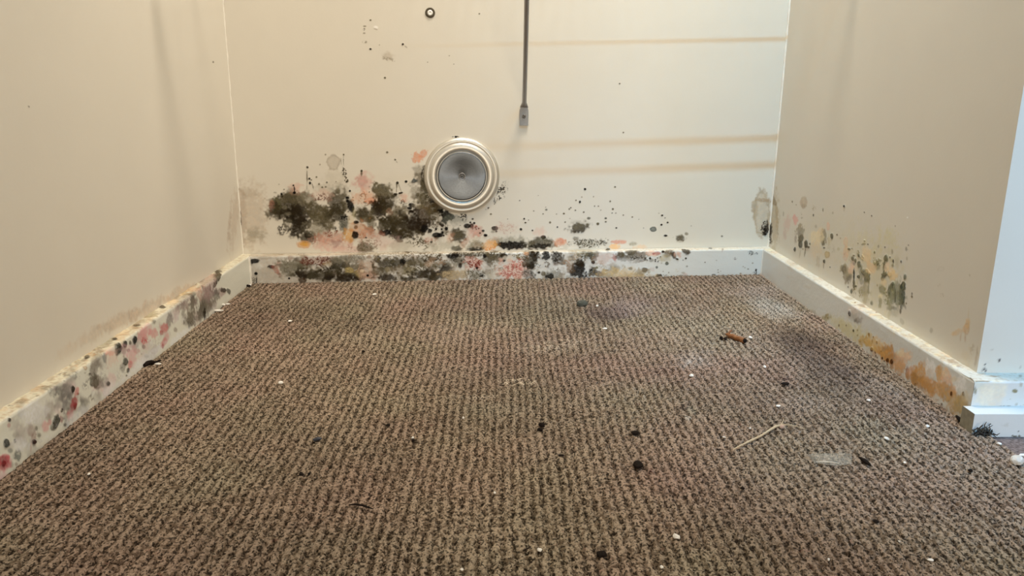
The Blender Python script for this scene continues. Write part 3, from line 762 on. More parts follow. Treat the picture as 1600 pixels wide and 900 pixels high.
271.1,73.6,.327,.032,.091,-.088,.224,.204,.147,.37,.35,1
563.8,56.5,.124,-.023,-.035,-.109,.221,.19,.122,.49,.72,1
606.7,55.8,.163,-.059,-.065,-.164,.048,.036,.015,.43,.49,1
834.6,54.8,.145,-.103,-.112,-.153,.227,.183,.107,.3,.58,1
453.5,56.6,.119,-.006,-.005,-.071,.367,.241,.123,.5,.4,1
236.7,90.3,.118,.019,.071,-.028,.11,.095,.053,.54,.57,1
490.3,63.5,.098,-.004,.023,-.026,.107,.088,.044,.69,.46,1
830.8,31.1,.505,.211,.245,-.69,.227,.184,.107,.48,.38,0
800.2,38.2,.501,.043,.009,-.469,.111,.084,.038,.57,.52,0
792.1,8.2,.527,-.057,-.119,-.675,.111,.084,.038,.68,.62,0
823.4,7.3,.462,.219,.31,-.744,.227,.184,.107,.42,.49,0
945.9,35.3,.585,-.138,-.252,-.809,.228,.18,.102,.42,.42,0
1007.6,18.7,.562,.067,.014,-.818,.229,.178,.1,.52,.4,0
1025.8,8.4,.908,.03,-.073,-1.054,.229,.178,.099,.52,.38,0
836.2,6.5,.716,-.152,-.343,-1.215,.111,.084,.037,.52,.45,0
824.7,37.3,.792,.315,.259,-.774,.111,.084,.038,.5,.71,0
801.7,8.2,.504,.312,.403,-.696,.227,.184,.108,.61,.77,0
815.7,4.8,.471,.361,.476,-.643,.227,.184,.108,.65,.68,0
802.3,18.5,.729,-.538,-.674,-.875,.111,.084,.038,.63,.57,0
1003.7,21.2,.561,.297,.318,-.723,.229,.178,.1,.57,.42,0
884.3,23.8,.53,.062,.02,-.571,.111,.083,.037,.49,.78,0
950.6,15.1,.682,.34,.306,-.733,.112,.082,.036,.46,.6,0
821.4,42.2,.525,-.304,-.371,-.6,.111,.084,.038,.73,.52,0
795,39.1,.815,-.133,-.187,-.827,.111,.084,.038,.53,.48,0
805.9,43.9,.611,.183,.155,-.656,.111,.084,.038,.55,.36,0
921.9,31.5,.729,-.065,-.128,-.744,.112,.083,.036,.6,.45,0
785.9,36.5,.647,.265,.224,-.632,.111,.084,.038,.45,.71,0
956.4,12.3,.732,.132,.107,-1.216,.228,.18,.102,.58,.77,0
951.4,10,.548,-.087,-.222,-.916,.112,.082,.036,.48,.41,0
1014.7,15.8,.542,-.091,-.236,-.913,.112,.081,.035,.79,.53,0
846.8,11.3,.826,.019,-.039,-.745,.111,.084,.037,.77,.74,0
875.2,36.9,.669,.16,.118,-.729,.111,.083,.037,.46,.71,0
835,13.9,.774,-.239,-.297,-.794,.227,.183,.107,.74,.72,0
149,37.4,.004,-0,-0,-.016,.421,.341,.255,.45,.8,0
524.6,31.1,.005,0,-0,-.015,.527,.46,.363,.4,.8,0
50.7,19.9,.014,-.001,-.001,-.056,.339,.279,.203,.4,.8,0
26.8,47.6,.144,-.01,-.003,-.165,.007,.006,.006,.95,.3,0
26.9,23.8,.308,-.022,-.006,-.328,.007,.006,.006,.95,.3,0
88.8,13.2,.433,-.027,-.008,-.459,.007,.006,.006,.95,.3,0
19.7,7.8,.138,-.01,-.002,-.13,.105,.098,.079,.6,.4,1
27.1,10.2,1.032,-.143,-.014,-.155,.025,.017,.009,.7,.4,0
60.7,81.8,.033,.006,-.004,-.055,.394,.319,.211,.5,.6,0
47.2,55.5,.059,-.004,-.004,-.264,.34,.27,.185,.4,.7,0
56.7,37,.166,-.011,-.005,-.315,.044,.019,.015,.9,.35,0
65.9,29.9,.165,.11,.055,-.073,.382,.131,.087,.8,.4,0
71.5,41.2,.207,-.014,-.003,-.158,.633,.277,.24,.5,.5,0
90.4,34.5,.046,-.003,-.001,-.06,.137,.13,.085,.85,.35,0
100.4,39.5,.037,-.002,-.002,-.098,.2,.186,.13,.7,.5,0
122.3,39.1,.059,-.003,-.002,-.098,.113,.099,.058,.7,.5,0
148,18.2,.037,-.002,-.002,-.111,.05,.041,.02,.8,.4,0
123.8,22.5,.037,-.002,-.002,-.098,.05,.041,.02,.8,.4,0
111.5,21.4,.091,-.005,-.003,-.156,.025,.017,.009,.7,.4,0
113.2,8.6,.164,-.01,-.004,-.195,.058,.034,.018,.85,.4,0
166.2,15.3,.116,-.006,-.003,-.155,.007,.006,.005,.85,.4,0
172.9,25.5,.058,-.003,-.001,-.078,.05,.04,.019,.7,.5,0
163.3,30.7,.082,-.004,-.002,-.13,.024,.017,.008,.6,.5,1
147.1,47.6,.032,-.002,-.002,-.131,.354,.175,.132,.75,.5,0
147,46.3,.032,-.002,-.002,-.112,.112,.036,.025,.7,.4,1
165.1,40.9,.102,-.005,-.003,-.196,.385,.286,.137,.7,.5,0
185.9,40.6,.063,-.003,-.002,-.098,.043,.039,.024,.85,.4,0
186.3,49.5,.058,-.003,-.002,-.157,.228,.211,.157,.7,.5,0
210.8,49.1,.037,-.002,-.002,-.112,.173,.163,.118,.75,.5,0
223.3,52.8,.058,-.002,-.002,-.131,.128,.117,.099,.5,.6,1
216.3,33.7,.051,-.002,-.002,-.13,.111,.095,.054,.8,.5,0
212,19.6,.027,-.001,-.002,-.097,.049,.04,.019,.85,.4,0
194.4,12.2,.031,-.001,-.003,-.155,.024,.016,.008,.75,.5,0
216.7,13.1,.054,-.002,-.003,-.155,.024,.016,.008,.5,.6,1
204.9,27.5,.116,-.005,-.003,-.195,.572,.465,.188,.7,.4,0
221.9,20.7,.076,-.03,-.058,-.144,.427,.331,.117,.7,.5,0
240.8,29.4,.05,-.002,-.001,-.056,.5,.351,.257,.75,.5,0
246.4,13.8,.058,-.002,-.002,-.11,.553,.361,.288,.7,.5,0
228.3,25.8,.202,-.008,-.004,-.222,.234,.111,.057,.6,.4,2
229.6,25.8,.27,-.011,-.005,-.311,.688,.557,.402,.7,.4,0
239.7,16.2,.403,-.016,-.007,-.407,.007,.006,.005,.95,.3,0
274.7,39.1,.045,-.001,-.001,-.065,.049,.039,.018,.85,.4,0
269.2,23.8,.057,-.002,-.001,-.077,.11,.093,.052,.8,.4,0
277.5,12,.05,-.002,-.002,-.128,.034,.022,.012,.85,.4,0
299.6,41.3,.04,-.001,-.001,-.086,.055,.05,.03,.8,.4,0
309,43.7,.161,-.004,-.002,-.13,.007,.005,.005,.9,.35,0
324.6,43.5,.133,-.003,-.002,-.129,.108,.097,.086,.8,.3,0
316.9,37.2,.229,-.006,-.003,-.194,.43,.385,.273,.7,.4,0
279.2,27.5,.146,-.005,-.003,-.155,.334,.303,.194,.8,.4,0
302.9,25.8,.04,-.001,-.002,-.11,.184,.144,.087,.75,.5,0
327.8,22.8,.05,-.001,-.002,-.096,.19,.177,.08,.75,.5,0
321.2,7.3,.057,-.001,-.003,-.154,.048,.038,.017,.8,.4,0
340.8,43.2,.044,-.001,-.002,-.097,.108,.091,.049,.7,.5,0
349.3,30.2,.04,-.001,-.002,-.096,.108,.091,.049,.8,.4,1
346.5,17.2,.036,-.001,-.002,-.096,.031,.023,.013,.75,.5,0
371.6,11.6,.044,-.001,-.002,-.128,.048,.037,.017,.75,.5,0
384.6,34.8,.05,-.001,-.002,-.096,.107,.089,.047,.7,.5,0
389.5,24.3,.079,-.001,-.001,-.085,.023,.015,.007,.8,.4,0
366,46.7,.044,-.001,-.002,-.155,.023,.015,.007,.7,.5,1
362.1,41.6,.069,.054,.1,-.121,.487,.314,.19,.6,.5,0
397,18.9,.066,-.001,-.002,-.096,.107,.099,.076,.6,.6,0
382.2,40,.099,-.002,-.003,-.155,.368,.212,.116,.5,.5,1
412.2,13.4,.039,-0,-.002,-.096,.495,.383,.217,.85,.4,0
341.2,4.3,.079,-.002,-.005,-.255,.477,.441,.357,.8,.5,0
448,56.4,.013,-0,-.002,-.135,.051,.041,.022,.8,.4,1
441.7,55.9,.016,-0,-.003,-.193,.117,.098,.061,.6,.5,0
406.3,52.5,.088,-.001,-.003,-.194,.007,.005,.004,.8,.4,0
412.5,43.4,.132,-.001,-.004,-.257,.023,.015,.007,.8,.4,1
420,38.1,.049,-0,-.002,-.11,.187,.179,.138,.6,.6,0
421.2,32.8,.263,-.003,-.003,-.192,.023,.015,.007,.8,.4,0
428.9,41.8,.158,-.001,-.003,-.193,.023,.015,.007,.6,.5,1
449.2,37.6,.056,-0,-.001,-.085,.619,.233,.164,.8,.4,0
447.9,37.6,.066,-0,-.002,-.096,.187,.027,.02,.8,.35,1
454.2,27.7,.393,-.002,-.007,-.383,.007,.005,.004,.8,.3,0
435.3,45.6,.197,-.001,-.003,-.193,.693,.517,.472,.6,.5,0
450.3,12.8,.056,-0,-.002,-.095,.082,.07,.045,.85,.4,1
450.3,12.8,.06,-0,-.002,-.109,.187,.171,.123,.6,.5,0
465.7,12.5,.156,-0,-.003,-.152,.007,.005,.004,.7,.4,1
478.5,17.5,.098,-0,-.002,-.095,.227,.207,.154,.7,.5,0
488.7,13.4,.098,0,-.002,-.127,.637,.583,.472,.6,.5,0
478.5,47.5,.079,-0,-.002,-.096,.107,.088,.048,.85,.4,0
492.5,48.6,.065,0,-.002,-.128,.129,.102,.055,.7,.5,0
469.6,51.5,.262,-.001,-.004,-.257,.007,.005,.004,.8,.4,0
509.1,52.2,.128,-.022,-.042,-.217,.023,.015,.007,.85,.3,0
509.1,44.4,.261,.001,-.003,-.171,.007,.005,.004,.95,.3,0
518.1,45.6,.098,.001,-.002,-.154,.748,.671,.549,.85,.35,0
528.5,21.9,.034,0,-.001,-.048,.717,.423,.328,.85,.35,0
524.6,20.6,.046,0,-.001,-.059,.403,.113,.09,.85,.35,1
539.9,37.4,.065,.001,-.001,-.085,.488,.13,.106,.75,.4,1
547.5,47.7,.065,.001,-.002,-.128,.319,.112,.05,.7,.5,1
538.5,50.5,.078,.001,-.002,-.154,.148,.124,.05,.8,.4,1
561.8,39.7,.071,.001,-.001,-.064,.083,.065,.036,.92,.3,0
561.9,30.5,.111,.001,-.002,-.127,.024,.015,.006,.85,.4,0
570.7,50,.097,.001,-.002,-.128,.024,.015,.006,.6,.4,0
559.6,12.1,.07,.001,-.002,-.095,.169,.161,.141,.85,.35,0
559.6,12.1,.077,.001,-.002,-.108,.075,.069,.057,.5,.4,1
548,1.7,.483,.005,-.008,-.42,.007,.005,.004,.95,.3,0
575.8,55.1,.043,.001,-.004,-.256,.024,.015,.006,.8,.4,1
552.6,54.8,.195,.002,-.005,-.307,.627,.283,.089,.7,.4,0
584.7,57,.258,-.029,-.002,-.155,.874,.814,.735,.9,.3,0
593.9,49.6,.097,.002,-.002,-.118,.02,.016,.015,.92,.3,0
616,45.4,.07,.002,-.001,-.085,.079,.069,.052,.88,.35,0
616,45.4,.077,.002,-.001,-.095,.026,.022,.018,.5,.4,1
578.9,16.4,.286,.004,-.006,-.344,.039,.032,.017,.95,.3,0
592.3,28.7,.643,.011,-.011,-.633,.108,.086,.042,.8,.3,0
605,12,.055,.001,-.002,-.108,.184,.167,.113,.8,.4,0
602.4,8.7,.11,.002,-.003,-.151,.016,.013,.009,.9,.4,0
588,14.2,.193,.003,-.003,-.189,.108,.086,.042,.8,.4,0
644.8,38.3,.048,.001,-.001,-.054,.375,.28,.169,.5,.7,0
635.8,31.9,.11,.003,-.002,-.108,.375,.16,.055,.5,.4,1
658.4,17,.059,.002,-.001,-.063,.007,.005,.004,.93,.35,0
660.5,35.5,.128,.004,-.002,-.126,.024,.015,.006,.93,.35,0
641.2,25.2,.128,.003,-.002,-.095,.192,.111,.051,.7,.5,0
673.1,51.1,.059,.002,-.002,-.152,.144,.128,.079,.7,.5,0
677.1,48.4,.064,.002,-.002,-.127,.034,.027,.02,.85,.4,1
680.9,52.2,.153,.005,-.003,-.19,.007,.005,.004,.6,.4,0
690.4,42.9,.153,.005,-.002,-.152,.11,.085,.04,.7,.4,0
689.3,35.7,.254,.008,-.005,-.303,.024,.014,.006,.85,.4,0
695.3,52,.191,.007,-.002,-.152,.11,.085,.04,.6,.5,0
687.3,16.5,.109,.004,-.002,-.125,.076,.06,.034,.9,.35,0
687.3,16.5,.19,.006,-.003,-.188,.007,.005,.004,.7,.4,1
696.9,24.3,.346,.012,-.006,-.377,.145,.133,.061,.9,.35,0
700.6,12.2,.093,-.013,-.036,-.186,.076,.056,.04,.8,.4,0
718,6.6,.063,.002,-.003,-.187,.194,.158,.118,.7,.5,0
726.9,15.8,.084,.003,-.001,-.083,.217,.186,.136,.75,.6,0
729,27.7,.189,.007,-.003,-.151,.233,.233,.155,.5,.6,0
712.7,42.5,.054,.002,-.001,-.095,.639,.402,.329,.5,.7,0
753.5,11.3,.022,.001,-.002,-.094,.657,.472,.212,.7,.5,0
773.7,5.6,.029,.001,-.003,-.149,.57,.388,.172,.6,.6,0
732.4,43.6,.187,.04,.02,-.123,.437,.11,.086,.85,.4,0
736,50.1,.19,.008,-.004,-.253,.127,.026,.017,.7,.4,1
746.7,46,.076,.003,-.002,-.126,.133,.115,.09,.85,.4,0
745.3,50,.126,.005,-.003,-.189,.11,.085,.039,.7,.4,0
779.7,46.8,.047,.002,-.001,-.094,.153,.12,.075,.88,.35,0
782.7,41.4,.063,.003,-.003,-.189,.04,.031,.019,.8,.4,1
763.5,55,.095,.004,-.003,-.19,.111,.085,.038,.7,.5,0
721.5,69.3,.189,-.043,-.005,-.078,.056,.046,.015,.8,.4,0
810,52.3,.084,.004,-.003,-.168,.842,.533,.378,.8,.5,0
820.6,52.8,.15,.008,-.004,-.252,.504,.131,.113,.8,.4,0
812.7,50.9,.376,.02,-.008,-.503,.44,.075,.078,.8,.4,0
832.4,55.3,.3,.017,-.006,-.378,.024,.014,.006,.9,.3,0
845.9,52.4,.094,.005,-.002,-.126,.167,.119,.061,.9,.4,0
855.6,47,.177,.075,.041,-.115,.068,.039,.02,.9,.4,0
864.8,49.5,.125,.008,-.002,-.125,.693,.428,.328,.85,.35,0
862.7,39.5,.279,-.086,-.178,-.48,.024,.014,.005,.9,.3,0
879.1,56.6,.105,-.023,-.037,-.145,.068,.045,.018,.9,.35,0
838.5,41.9,.075,.004,-.002,-.15,.504,.43,.254,.6,.6,0
805.9,41.7,.418,.022,-.007,-.471,.024,.014,.006,.9,.3,0
817.3,38.9,.626,.033,-.011,-.684,.024,.014,.006,.8,.3,0
822.9,34.8,.682,.037,-.012,-.751,.024,.014,.006,.8,.3,0
817.5,35.6,.625,.033,-.011,-.683,.024,.014,.006,.8,.3,0
841.8,30.5,.267,.015,-.005,-.288,.122,.125,.086,.9,.35,0
820.9,22.8,.394,.021,-.006,-.374,.101,.098,.078,.9,.35,0
880.8,40.6,.497,.032,-.008,-.535,.024,.014,.005,.9,.3,0
795.7,18.6,.188,.009,-.004,-.214,.053,.039,.023,.9,.35,0
789.3,14.7,.063,.003,-.003,-.149,.252,.2,.126,.75,.5,0
766.4,20.4,.251,.011,-.005,-.3,.226,.185,.11,.8,.4,0
827.2,4,.166,.009,-.004,-.248,.02,.013,.009,.95,.3,0
855.5,2.8,.062,0,-.026,-.372,.101,.088,.053,.8,.4,1
878.3,4.4,.082,.005,-.007,-.412,.16,.148,.105,.7,.4,1
892,2.1,.185,.012,-.009,-.493,.111,.083,.037,.8,.4,0
807.2,2.3,.053,.003,-.003,-.186,.572,.432,.24,.6,.6,0
759.2,33.9,.029,.001,-.002,-.151,.689,.683,.656,.5,.7,0
935.1,67.2,.246,-.088,-.009,-.127,.112,.082,.036,.7,.4,0
959.1,62.2,.461,-.172,-.009,-.127,.228,.18,.102,.8,.4,0
1017.4,49.9,.183,.016,-.004,-.248,.101,.11,.105,.8,.4,1
1029.9,48.3,.244,.021,-.006,-.372,.148,.151,.144,.8,.4,1
1031.9,9.1,.242,.021,-.003,-.184,.027,.023,.019,.85,.3,1
985,38.3,.283,.023,-.006,-.372,.197,.193,.179,.8,.4,1
1023.4,28.2,.562,.048,-.012,-.74,.229,.178,.099,.7,.4,0
942.1,3.9,.21,.015,-.006,-.336,.069,.058,.036,.85,.4,0
969.6,.7,.209,.016,-.007,-.368,.069,.058,.036,.8,.4,0
999.2,6.3,.456,.037,-.011,-.613,.229,.179,.1,.8,.4,0
827.7,44.7,.834,.046,-.013,-.836,.024,.014,.006,.8,.4,0
103,94.2,.202,.031,-.013,-.179,.025,.017,.009,.9,.3,0
138.5,88.6,.23,.031,-.013,-.18,.025,.017,.008,.8,.3,0
222.1,73.4,.031,.003,-.004,-.054,.279,.261,.194,.5,.6,1
284.9,62.8,.027,.001,-.004,-.055,.192,.166,.094,.6,.5,1
347.3,64.4,.031,0,-.004,-.054,.124,.096,.053,.7,.4,1
668.2,66.6,.038,-.007,-.004,-.052,.376,.338,.213,.5,.6,0''',
 'LW': '''863.1,353.3,.573,-.143,-.024,-1.003,.114,.099,.057,.7,.4,0
1426.1,415,.268,-.066,.023,-.778,.114,.099,.057,.8,.4,0
1203.1,57.6,.019,.013,-.007,-.101,.56,.416,.289,.55,.6,0
1089.4,66.7,.016,.01,-.006,-.099,.574,.429,.312,.55,.6,0
1003.4,73.4,.018,.011,-.004,-.106,.574,.442,.324,.5,.6,0
936.7,76.8,.023,.016,.001,-.122,.589,.468,.349,.45,.7,0
877,76.2,.035,.023,.006,-.164,.618,.495,.375,.3,.7,0
1466.7,128.9,.044,-.023,-.004,-.019,.505,.368,.256,.4,.5,0
1442.7,132.9,.136,-.071,-.005,-.024,.429,.302,.206,.4,.6,0''',
 'LB': '''953.1,49,.081,-.02,-.045,-.131,.422,.351,.328,.3,.39,0
816.4,11.8,.076,-.019,-.04,-.089,.487,.467,.444,.39,.64,1
945.4,15.1,.056,-.014,-.029,-.075,.363,.363,.355,.29,.52,1
791.9,41.3,.087,-.022,-.049,-.116,.818,.836,.855,.32,.52,1
834.6,49,.073,-.018,-.032,-.083,.363,.363,.355,.29,.43,0
838.5,39.8,.156,-.039,-.112,-.28,.764,.495,.528,.34,.63,0
737.1,34.9,.099,-.025,-.052,-.112,.422,.351,.328,.53,.58,0
1087.1,28.6,.047,-.012,-.026,-.082,.363,.363,.355,.27,.37,0
743.7,48.9,.18,-.045,-.118,-.269,.363,.363,.355,.3,.37,1
1245.8,22,.081,-.02,-.059,-.208,.487,.467,.444,.5,.72,1
807.5,27.9,.108,-.027,-.06,-.139,.764,.495,.528,.35,.76,0
1054.3,21.5,.046,-.011,-.023,-.068,.487,.467,.444,.39,.47,1
884.3,20.7,.113,-.028,-.062,-.155,.855,.876,.92,.28,.43,1
997.5,38.1,.055,-.014,-.035,-.102,.818,.836,.855,.44,.8,0
743,18.5,.143,-.036,-.096,-.2,.363,.363,.355,.3,.66,0
1155.1,50.2,.065,-.016,-.035,-.123,.487,.467,.444,.54,.79,0
1010.1,17.3,.059,-.014,-.042,-.117,.764,.495,.528,.26,.37,0
744.2,18,.18,-.045,-.143,-.298,.818,.836,.855,.32,.56,0
1000.1,24.3,.052,-.013,-.036,-.102,.855,.876,.92,.28,.38,1
844.3,29.1,.082,-.02,-.054,-.131,.363,.363,.355,.38,.74,0
891.8,36,.079,-.02,-.041,-.107,.855,.876,.92,.44,.4,1
1167.2,25.4,.048,-.012,-.029,-.098,.422,.351,.328,.44,.39,0
993.2,42.9,.067,-.017,-.049,-.146,.363,.363,.355,.47,.6,0
1006.4,45.8,.052,-.013,-.032,-.099,.487,.467,.444,.29,.5,0
763.7,14.7,.107,-.027,-.077,-.163,.363,.363,.355,.26,.38,1
1040.4,7.2,.059,-.015,-.033,-.095,.422,.351,.328,.38,.37,0
1233.4,18.9,.041,-.01,-.031,-.107,.818,.836,.855,.29,.41,0
953.9,50.1,.104,-.026,-.047,-.137,.363,.363,.355,.27,.55,0
956.4,31.6,.097,-.024,-.068,-.189,.764,.495,.528,.38,.47,1
1082.2,39.2,.074,-.018,-.048,-.155,.363,.363,.355,.45,.68,0
1037.9,29.4,.093,-.023,-.047,-.141,.855,.876,.92,.35,.55,0
1023.6,32.5,.079,-.02,-.047,-.141,.764,.495,.528,.32,.67,0
886.8,10.9,.065,-.016,-.052,-.128,.26,.234,.2,.39,.41,0
997.1,41.9,.068,-.017,-.056,-.167,.422,.351,.328,.38,.59,0
820.4,37,.155,-.039,-.073,-.177,.764,.495,.528,.26,.46,0
1127,40.5,.06,-.015,-.041,-.138,.818,.836,.855,.49,.78,0
745.5,26.9,.087,-.022,-.064,-.136,.487,.467,.444,.52,.57,0
736.1,63,.161,-.266,-.106,-.001,.818,.836,.855,.43,.65,0
754,62.5,.116,-.197,-.067,-0,.363,.363,.355,.49,.54,0
1242.5,14.6,.075,-.018,-.047,-.163,.26,.234,.2,.34,.58,1
1022.6,29.2,.046,-.011,-.023,-.067,.422,.351,.328,.27,.55,0
1108.8,51.9,.067,-.016,-.032,-.11,.487,.467,.444,.34,.63,0
753.5,4.7,.106,-.027,-.068,-.139,.363,.363,.355,.26,.47,0
747.4,13.8,.103,-.026,-.051,-.106,.363,.363,.355,.27,.38,0
806.9,54.3,.189,-.047,-.121,-.305,.764,.495,.528,.39,.56,0
770.4,35.3,.101,-.025,-.048,-.109,.26,.234,.2,.33,.54,0
905.5,52.5,.063,-.016,-.035,-.098,.363,.363,.355,.46,.57,0
889.1,27.6,.098,-.024,-.053,-.136,.764,.495,.528,.49,.75,0
1274.2,46.4,.042,-.01,-.022,-.085,.764,.495,.528,.4,.61,0
754.4,34,.096,-.024,-.061,-.134,.855,.876,.92,.36,.59,1
1188.7,56.3,.081,-.02,-.056,-.21,.764,.495,.528,.51,.63,1
924.1,17.8,.081,-.02,-.041,-.105,.764,.495,.528,.46,.35,0
814.9,56.3,.092,-.023,-.053,-.136,.26,.234,.2,.43,.79,0
1105.3,48.8,.063,-.016,-.037,-.127,.818,.836,.855,.27,.45,0
899.3,13.7,.074,-.018,-.049,-.121,.487,.467,.444,.29,.57,0
862.2,18.2,.153,-.038,-.112,-.271,.26,.234,.2,.41,.77,0
756.6,49.3,.117,-.029,-.054,-.126,.818,.836,.855,.48,.62,1
905,14.4,.072,-.018,-.044,-.11,.764,.495,.528,.51,.59,0
719.8,28.2,.168,-.042,-.111,-.23,.487,.467,.444,.51,.45,0
1152.7,31.2,.094,-.023,-.044,-.149,.818,.836,.855,.29,.51,1
761,24.2,.17,-.042,-.097,-.209,.363,.363,.355,.45,.6,1
1018.9,41.8,.063,-.015,-.037,-.113,.764,.495,.528,.25,.53,0
1142.2,56.7,.045,-.037,-.028,-.096,.363,.363,.355,.35,.71,0
835.5,16.7,.079,-.02,-.049,-.115,.26,.234,.2,.52,.67,0
1280.9,44.8,.033,-.008,-.021,-.083,.818,.836,.855,.37,.62,0
1158.9,59,.048,-.121,-.024,-0,.487,.467,.444,.53,.45,0
777.7,5.8,.125,-.031,-.068,-.143,.855,.876,.92,.34,.8,1
831.6,45.5,.075,-.019,-.045,-.114,.764,.495,.528,.42,.68,0
912.1,10.8,.064,-.016,-.036,-.091,.855,.876,.92,.31,.7,0
1290.5,35.9,.051,-.012,-.036,-.135,.487,.467,.444,.53,.44,0
717.2,9.5,.308,-.077,-.156,-.305,.251,.244,.2,.5,.58,0
963.6,43.7,.178,-.044,-.076,-.221,.216,.166,.129,.74,.36,0
727,30.7,.497,-.124,-.244,-.513,.027,.019,.01,.57,.43,0
886.7,27.2,.212,-.053,-.102,-.26,.422,.13,.129,.58,.77,0
962.3,10.8,.432,-.107,-.268,-.708,.027,.019,.01,.43,.65,0
1232.8,61,.182,-.485,-.101,-.002,.216,.166,.129,.53,.79,0
766.3,18.3,.258,-.064,-.168,-.36,.123,.111,.07,.68,.74,0
825.6,56.1,.507,-.126,-.34,-.878,.251,.244,.2,.51,.4,0
1264.5,21.6,.131,-.032,-.101,-.361,.422,.13,.129,.7,.8,0
1244.1,58.9,.21,-.566,-.125,-.002,.027,.019,.01,.42,.5,0
953.8,24.8,.442,-.11,-.325,-.884,.251,.244,.2,.72,.61,0
707,17.1,.447,-.112,-.274,-.539,.027,.019,.01,.65,.66,0
961.4,37.2,.407,-.101,-.202,-.574,.216,.166,.129,.6,.75,0
877.5,45.1,.398,-.099,-.234,-.622,.027,.019,.01,.67,.36,0
914.9,18.2,.221,-.055,-.129,-.329,.027,.019,.01,.65,.45,0
975.3,40.8,.214,-.053,-.15,-.437,.123,.111,.07,.74,.55,0
1009.5,23.7,.431,-.107,-.318,-.913,.251,.244,.2,.5,.35,0
722.7,49.2,.345,-.086,-.179,-.395,.422,.13,.129,.52,.51,0
1056.2,55.5,.146,-.036,-.079,-.261,.123,.111,.07,.73,.74,0
847.7,31.8,.376,-.094,-.258,-.636,.123,.111,.07,.75,.5,0
814.1,8.8,.271,-.068,-.167,-.37,.027,.019,.01,.57,.52,0
1024.2,38.7,.211,-.052,-.099,-.303,.216,.166,.129,.5,.51,0
1135.5,53.7,.124,-.031,-.051,-.179,.251,.244,.2,.51,.73,0
868.2,49.5,.407,-.101,-.278,-.74,.251,.244,.2,.49,.57,0
809.5,17.3,.22,-.055,-.104,-.234,.422,.13,.129,.73,.46,0
794.6,60.9,.411,-.731,-.182,-.001,.251,.244,.2,.51,.41,0
723.7,6.6,.375,-.094,-.234,-.458,.216,.166,.129,.58,.69,0
853.9,21.2,.351,-.087,-.217,-.523,.216,.166,.129,.43,.75,0
825.5,22.9,.393,-.098,-.24,-.562,.251,.244,.2,.62,.62,0
1122.7,22.2,.141,-.035,-.075,-.238,.216,.166,.129,.71,.45,0
1023.2,15.4,.157,-.039,-.119,-.337,.251,.244,.2,.63,.47,0
763.8,27.3,.375,-.094,-.185,-.406,.123,.111,.07,.59,.63,0
1259.9,50.1,.266,-.065,-.148,-.572,.251,.244,.2,.5,.45,0
1141.2,53.7,.181,-.045,-.117,-.416,.216,.166,.129,.47,.43,0
1204.1,46.7,.087,-.022,-.046,-.167,.169,.151,.121,.42,.5,0
1164.2,48.7,.063,-.015,-.037,-.132,.422,.284,.277,.58,.63,0
1202.5,44.4,.054,-.013,-.029,-.106,.123,.111,.081,.5,.46,0
1205.9,19.1,.073,-.018,-.03,-.103,.26,.225,.2,.39,.79,1
1185.6,61.6,.055,-.14,-.029,-0,.26,.225,.2,.53,.62,0
1206,41.3,.049,-.012,-.02,-.074,.26,.225,.2,.35,.66,0
1218.9,26.5,.083,-.02,-.053,-.187,.169,.151,.121,.56,.7,0
1242.8,43.5,.041,-.01,-.016,-.06,.26,.225,.2,.62,.61,0
1275.3,21.7,.052,-.013,-.032,-.116,.123,.111,.081,.49,.49,0
1235.7,21.4,.043,-.011,-.018,-.063,.123,.111,.081,.42,.35,1
1202.7,43,.086,-.021,-.05,-.183,.169,.151,.121,.45,.59,1
1197.9,44,.074,-.018,-.031,-.111,.422,.284,.277,.58,.44,0
1235.2,23.9,.039,-.01,-.026,-.092,.169,.151,.121,.41,.77,0
1270,34.2,.06,-.015,-.027,-.1,.169,.151,.121,.48,.74,0
1166.2,51.7,.047,-.011,-.029,-.105,.169,.151,.121,.38,.47,1
1183.4,48.4,.049,-.012,-.026,-.094,.422,.284,.277,.46,.74,1
1275.7,19.7,.044,-.011,-.018,-.063,.422,.284,.277,.36,.38,0
1209.1,21.3,.047,-.012,-.029,-.1,.26,.225,.2,.38,.45,0
1208,14.5,.086,-.021,-.05,-.167,.26,.225,.2,.47,.48,1
1239.7,27.3,.036,-.009,-.015,-.054,.123,.111,.081,.58,.61,0
1196.3,19,.041,-.01,-.025,-.084,.422,.284,.277,.45,.62,0
1174.8,20.9,.093,-.023,-.059,-.196,.123,.111,.081,.64,.46,1
857.5,19.1,.142,-.035,-.066,-.158,.192,.198,.18,.43,.71,0
845.9,7,.107,-.027,-.061,-.14,.192,.198,.18,.46,.46,1
802.9,55.4,.123,-.031,-.059,-.148,.192,.198,.18,.49,.67,0
865.3,35.3,.115,-.029,-.071,-.182,.192,.198,.18,.4,.75,1
830.4,31.8,.111,-.028,-.058,-.141,.363,.327,.302,.47,.79,1
852.5,55,.109,-.027,-.064,-.171,.192,.198,.18,.51,.54,1
892.2,10.9,.146,-.036,-.073,-.177,.26,.244,.22,.48,.64,0
805.1,52.4,.083,-.021,-.058,-.144,.26,.244,.22,.47,.37,1
815.9,19.3,.1,-.025,-.051,-.117,.363,.327,.302,.31,.66,0
899,30.8,.067,-.017,-.034,-.088,.26,.244,.22,.39,.55,1
821.9,16.1,.174,-.043,-.093,-.212,.26,.244,.22,.42,.39,0
869.3,34,.152,-.038,-.082,-.208,.192,.198,.18,.51,.69,1
881.4,43.9,.068,-.017,-.048,-.128,.192,.198,.18,.34,.72,1
899.8,51.5,.104,-.026,-.061,-.17,.26,.244,.22,.42,.47,0
844,57.8,.08,-.15,-.034,-0,.192,.198,.18,.39,.65,0
902.3,57.4,.079,-.148,-.04,-0,.192,.198,.18,.49,.79,0
816.9,14.2,.126,-.031,-.061,-.138,.26,.244,.22,.47,.57,0
816.8,12.9,.096,-.024,-.058,-.131,.192,.198,.18,.47,.51,1
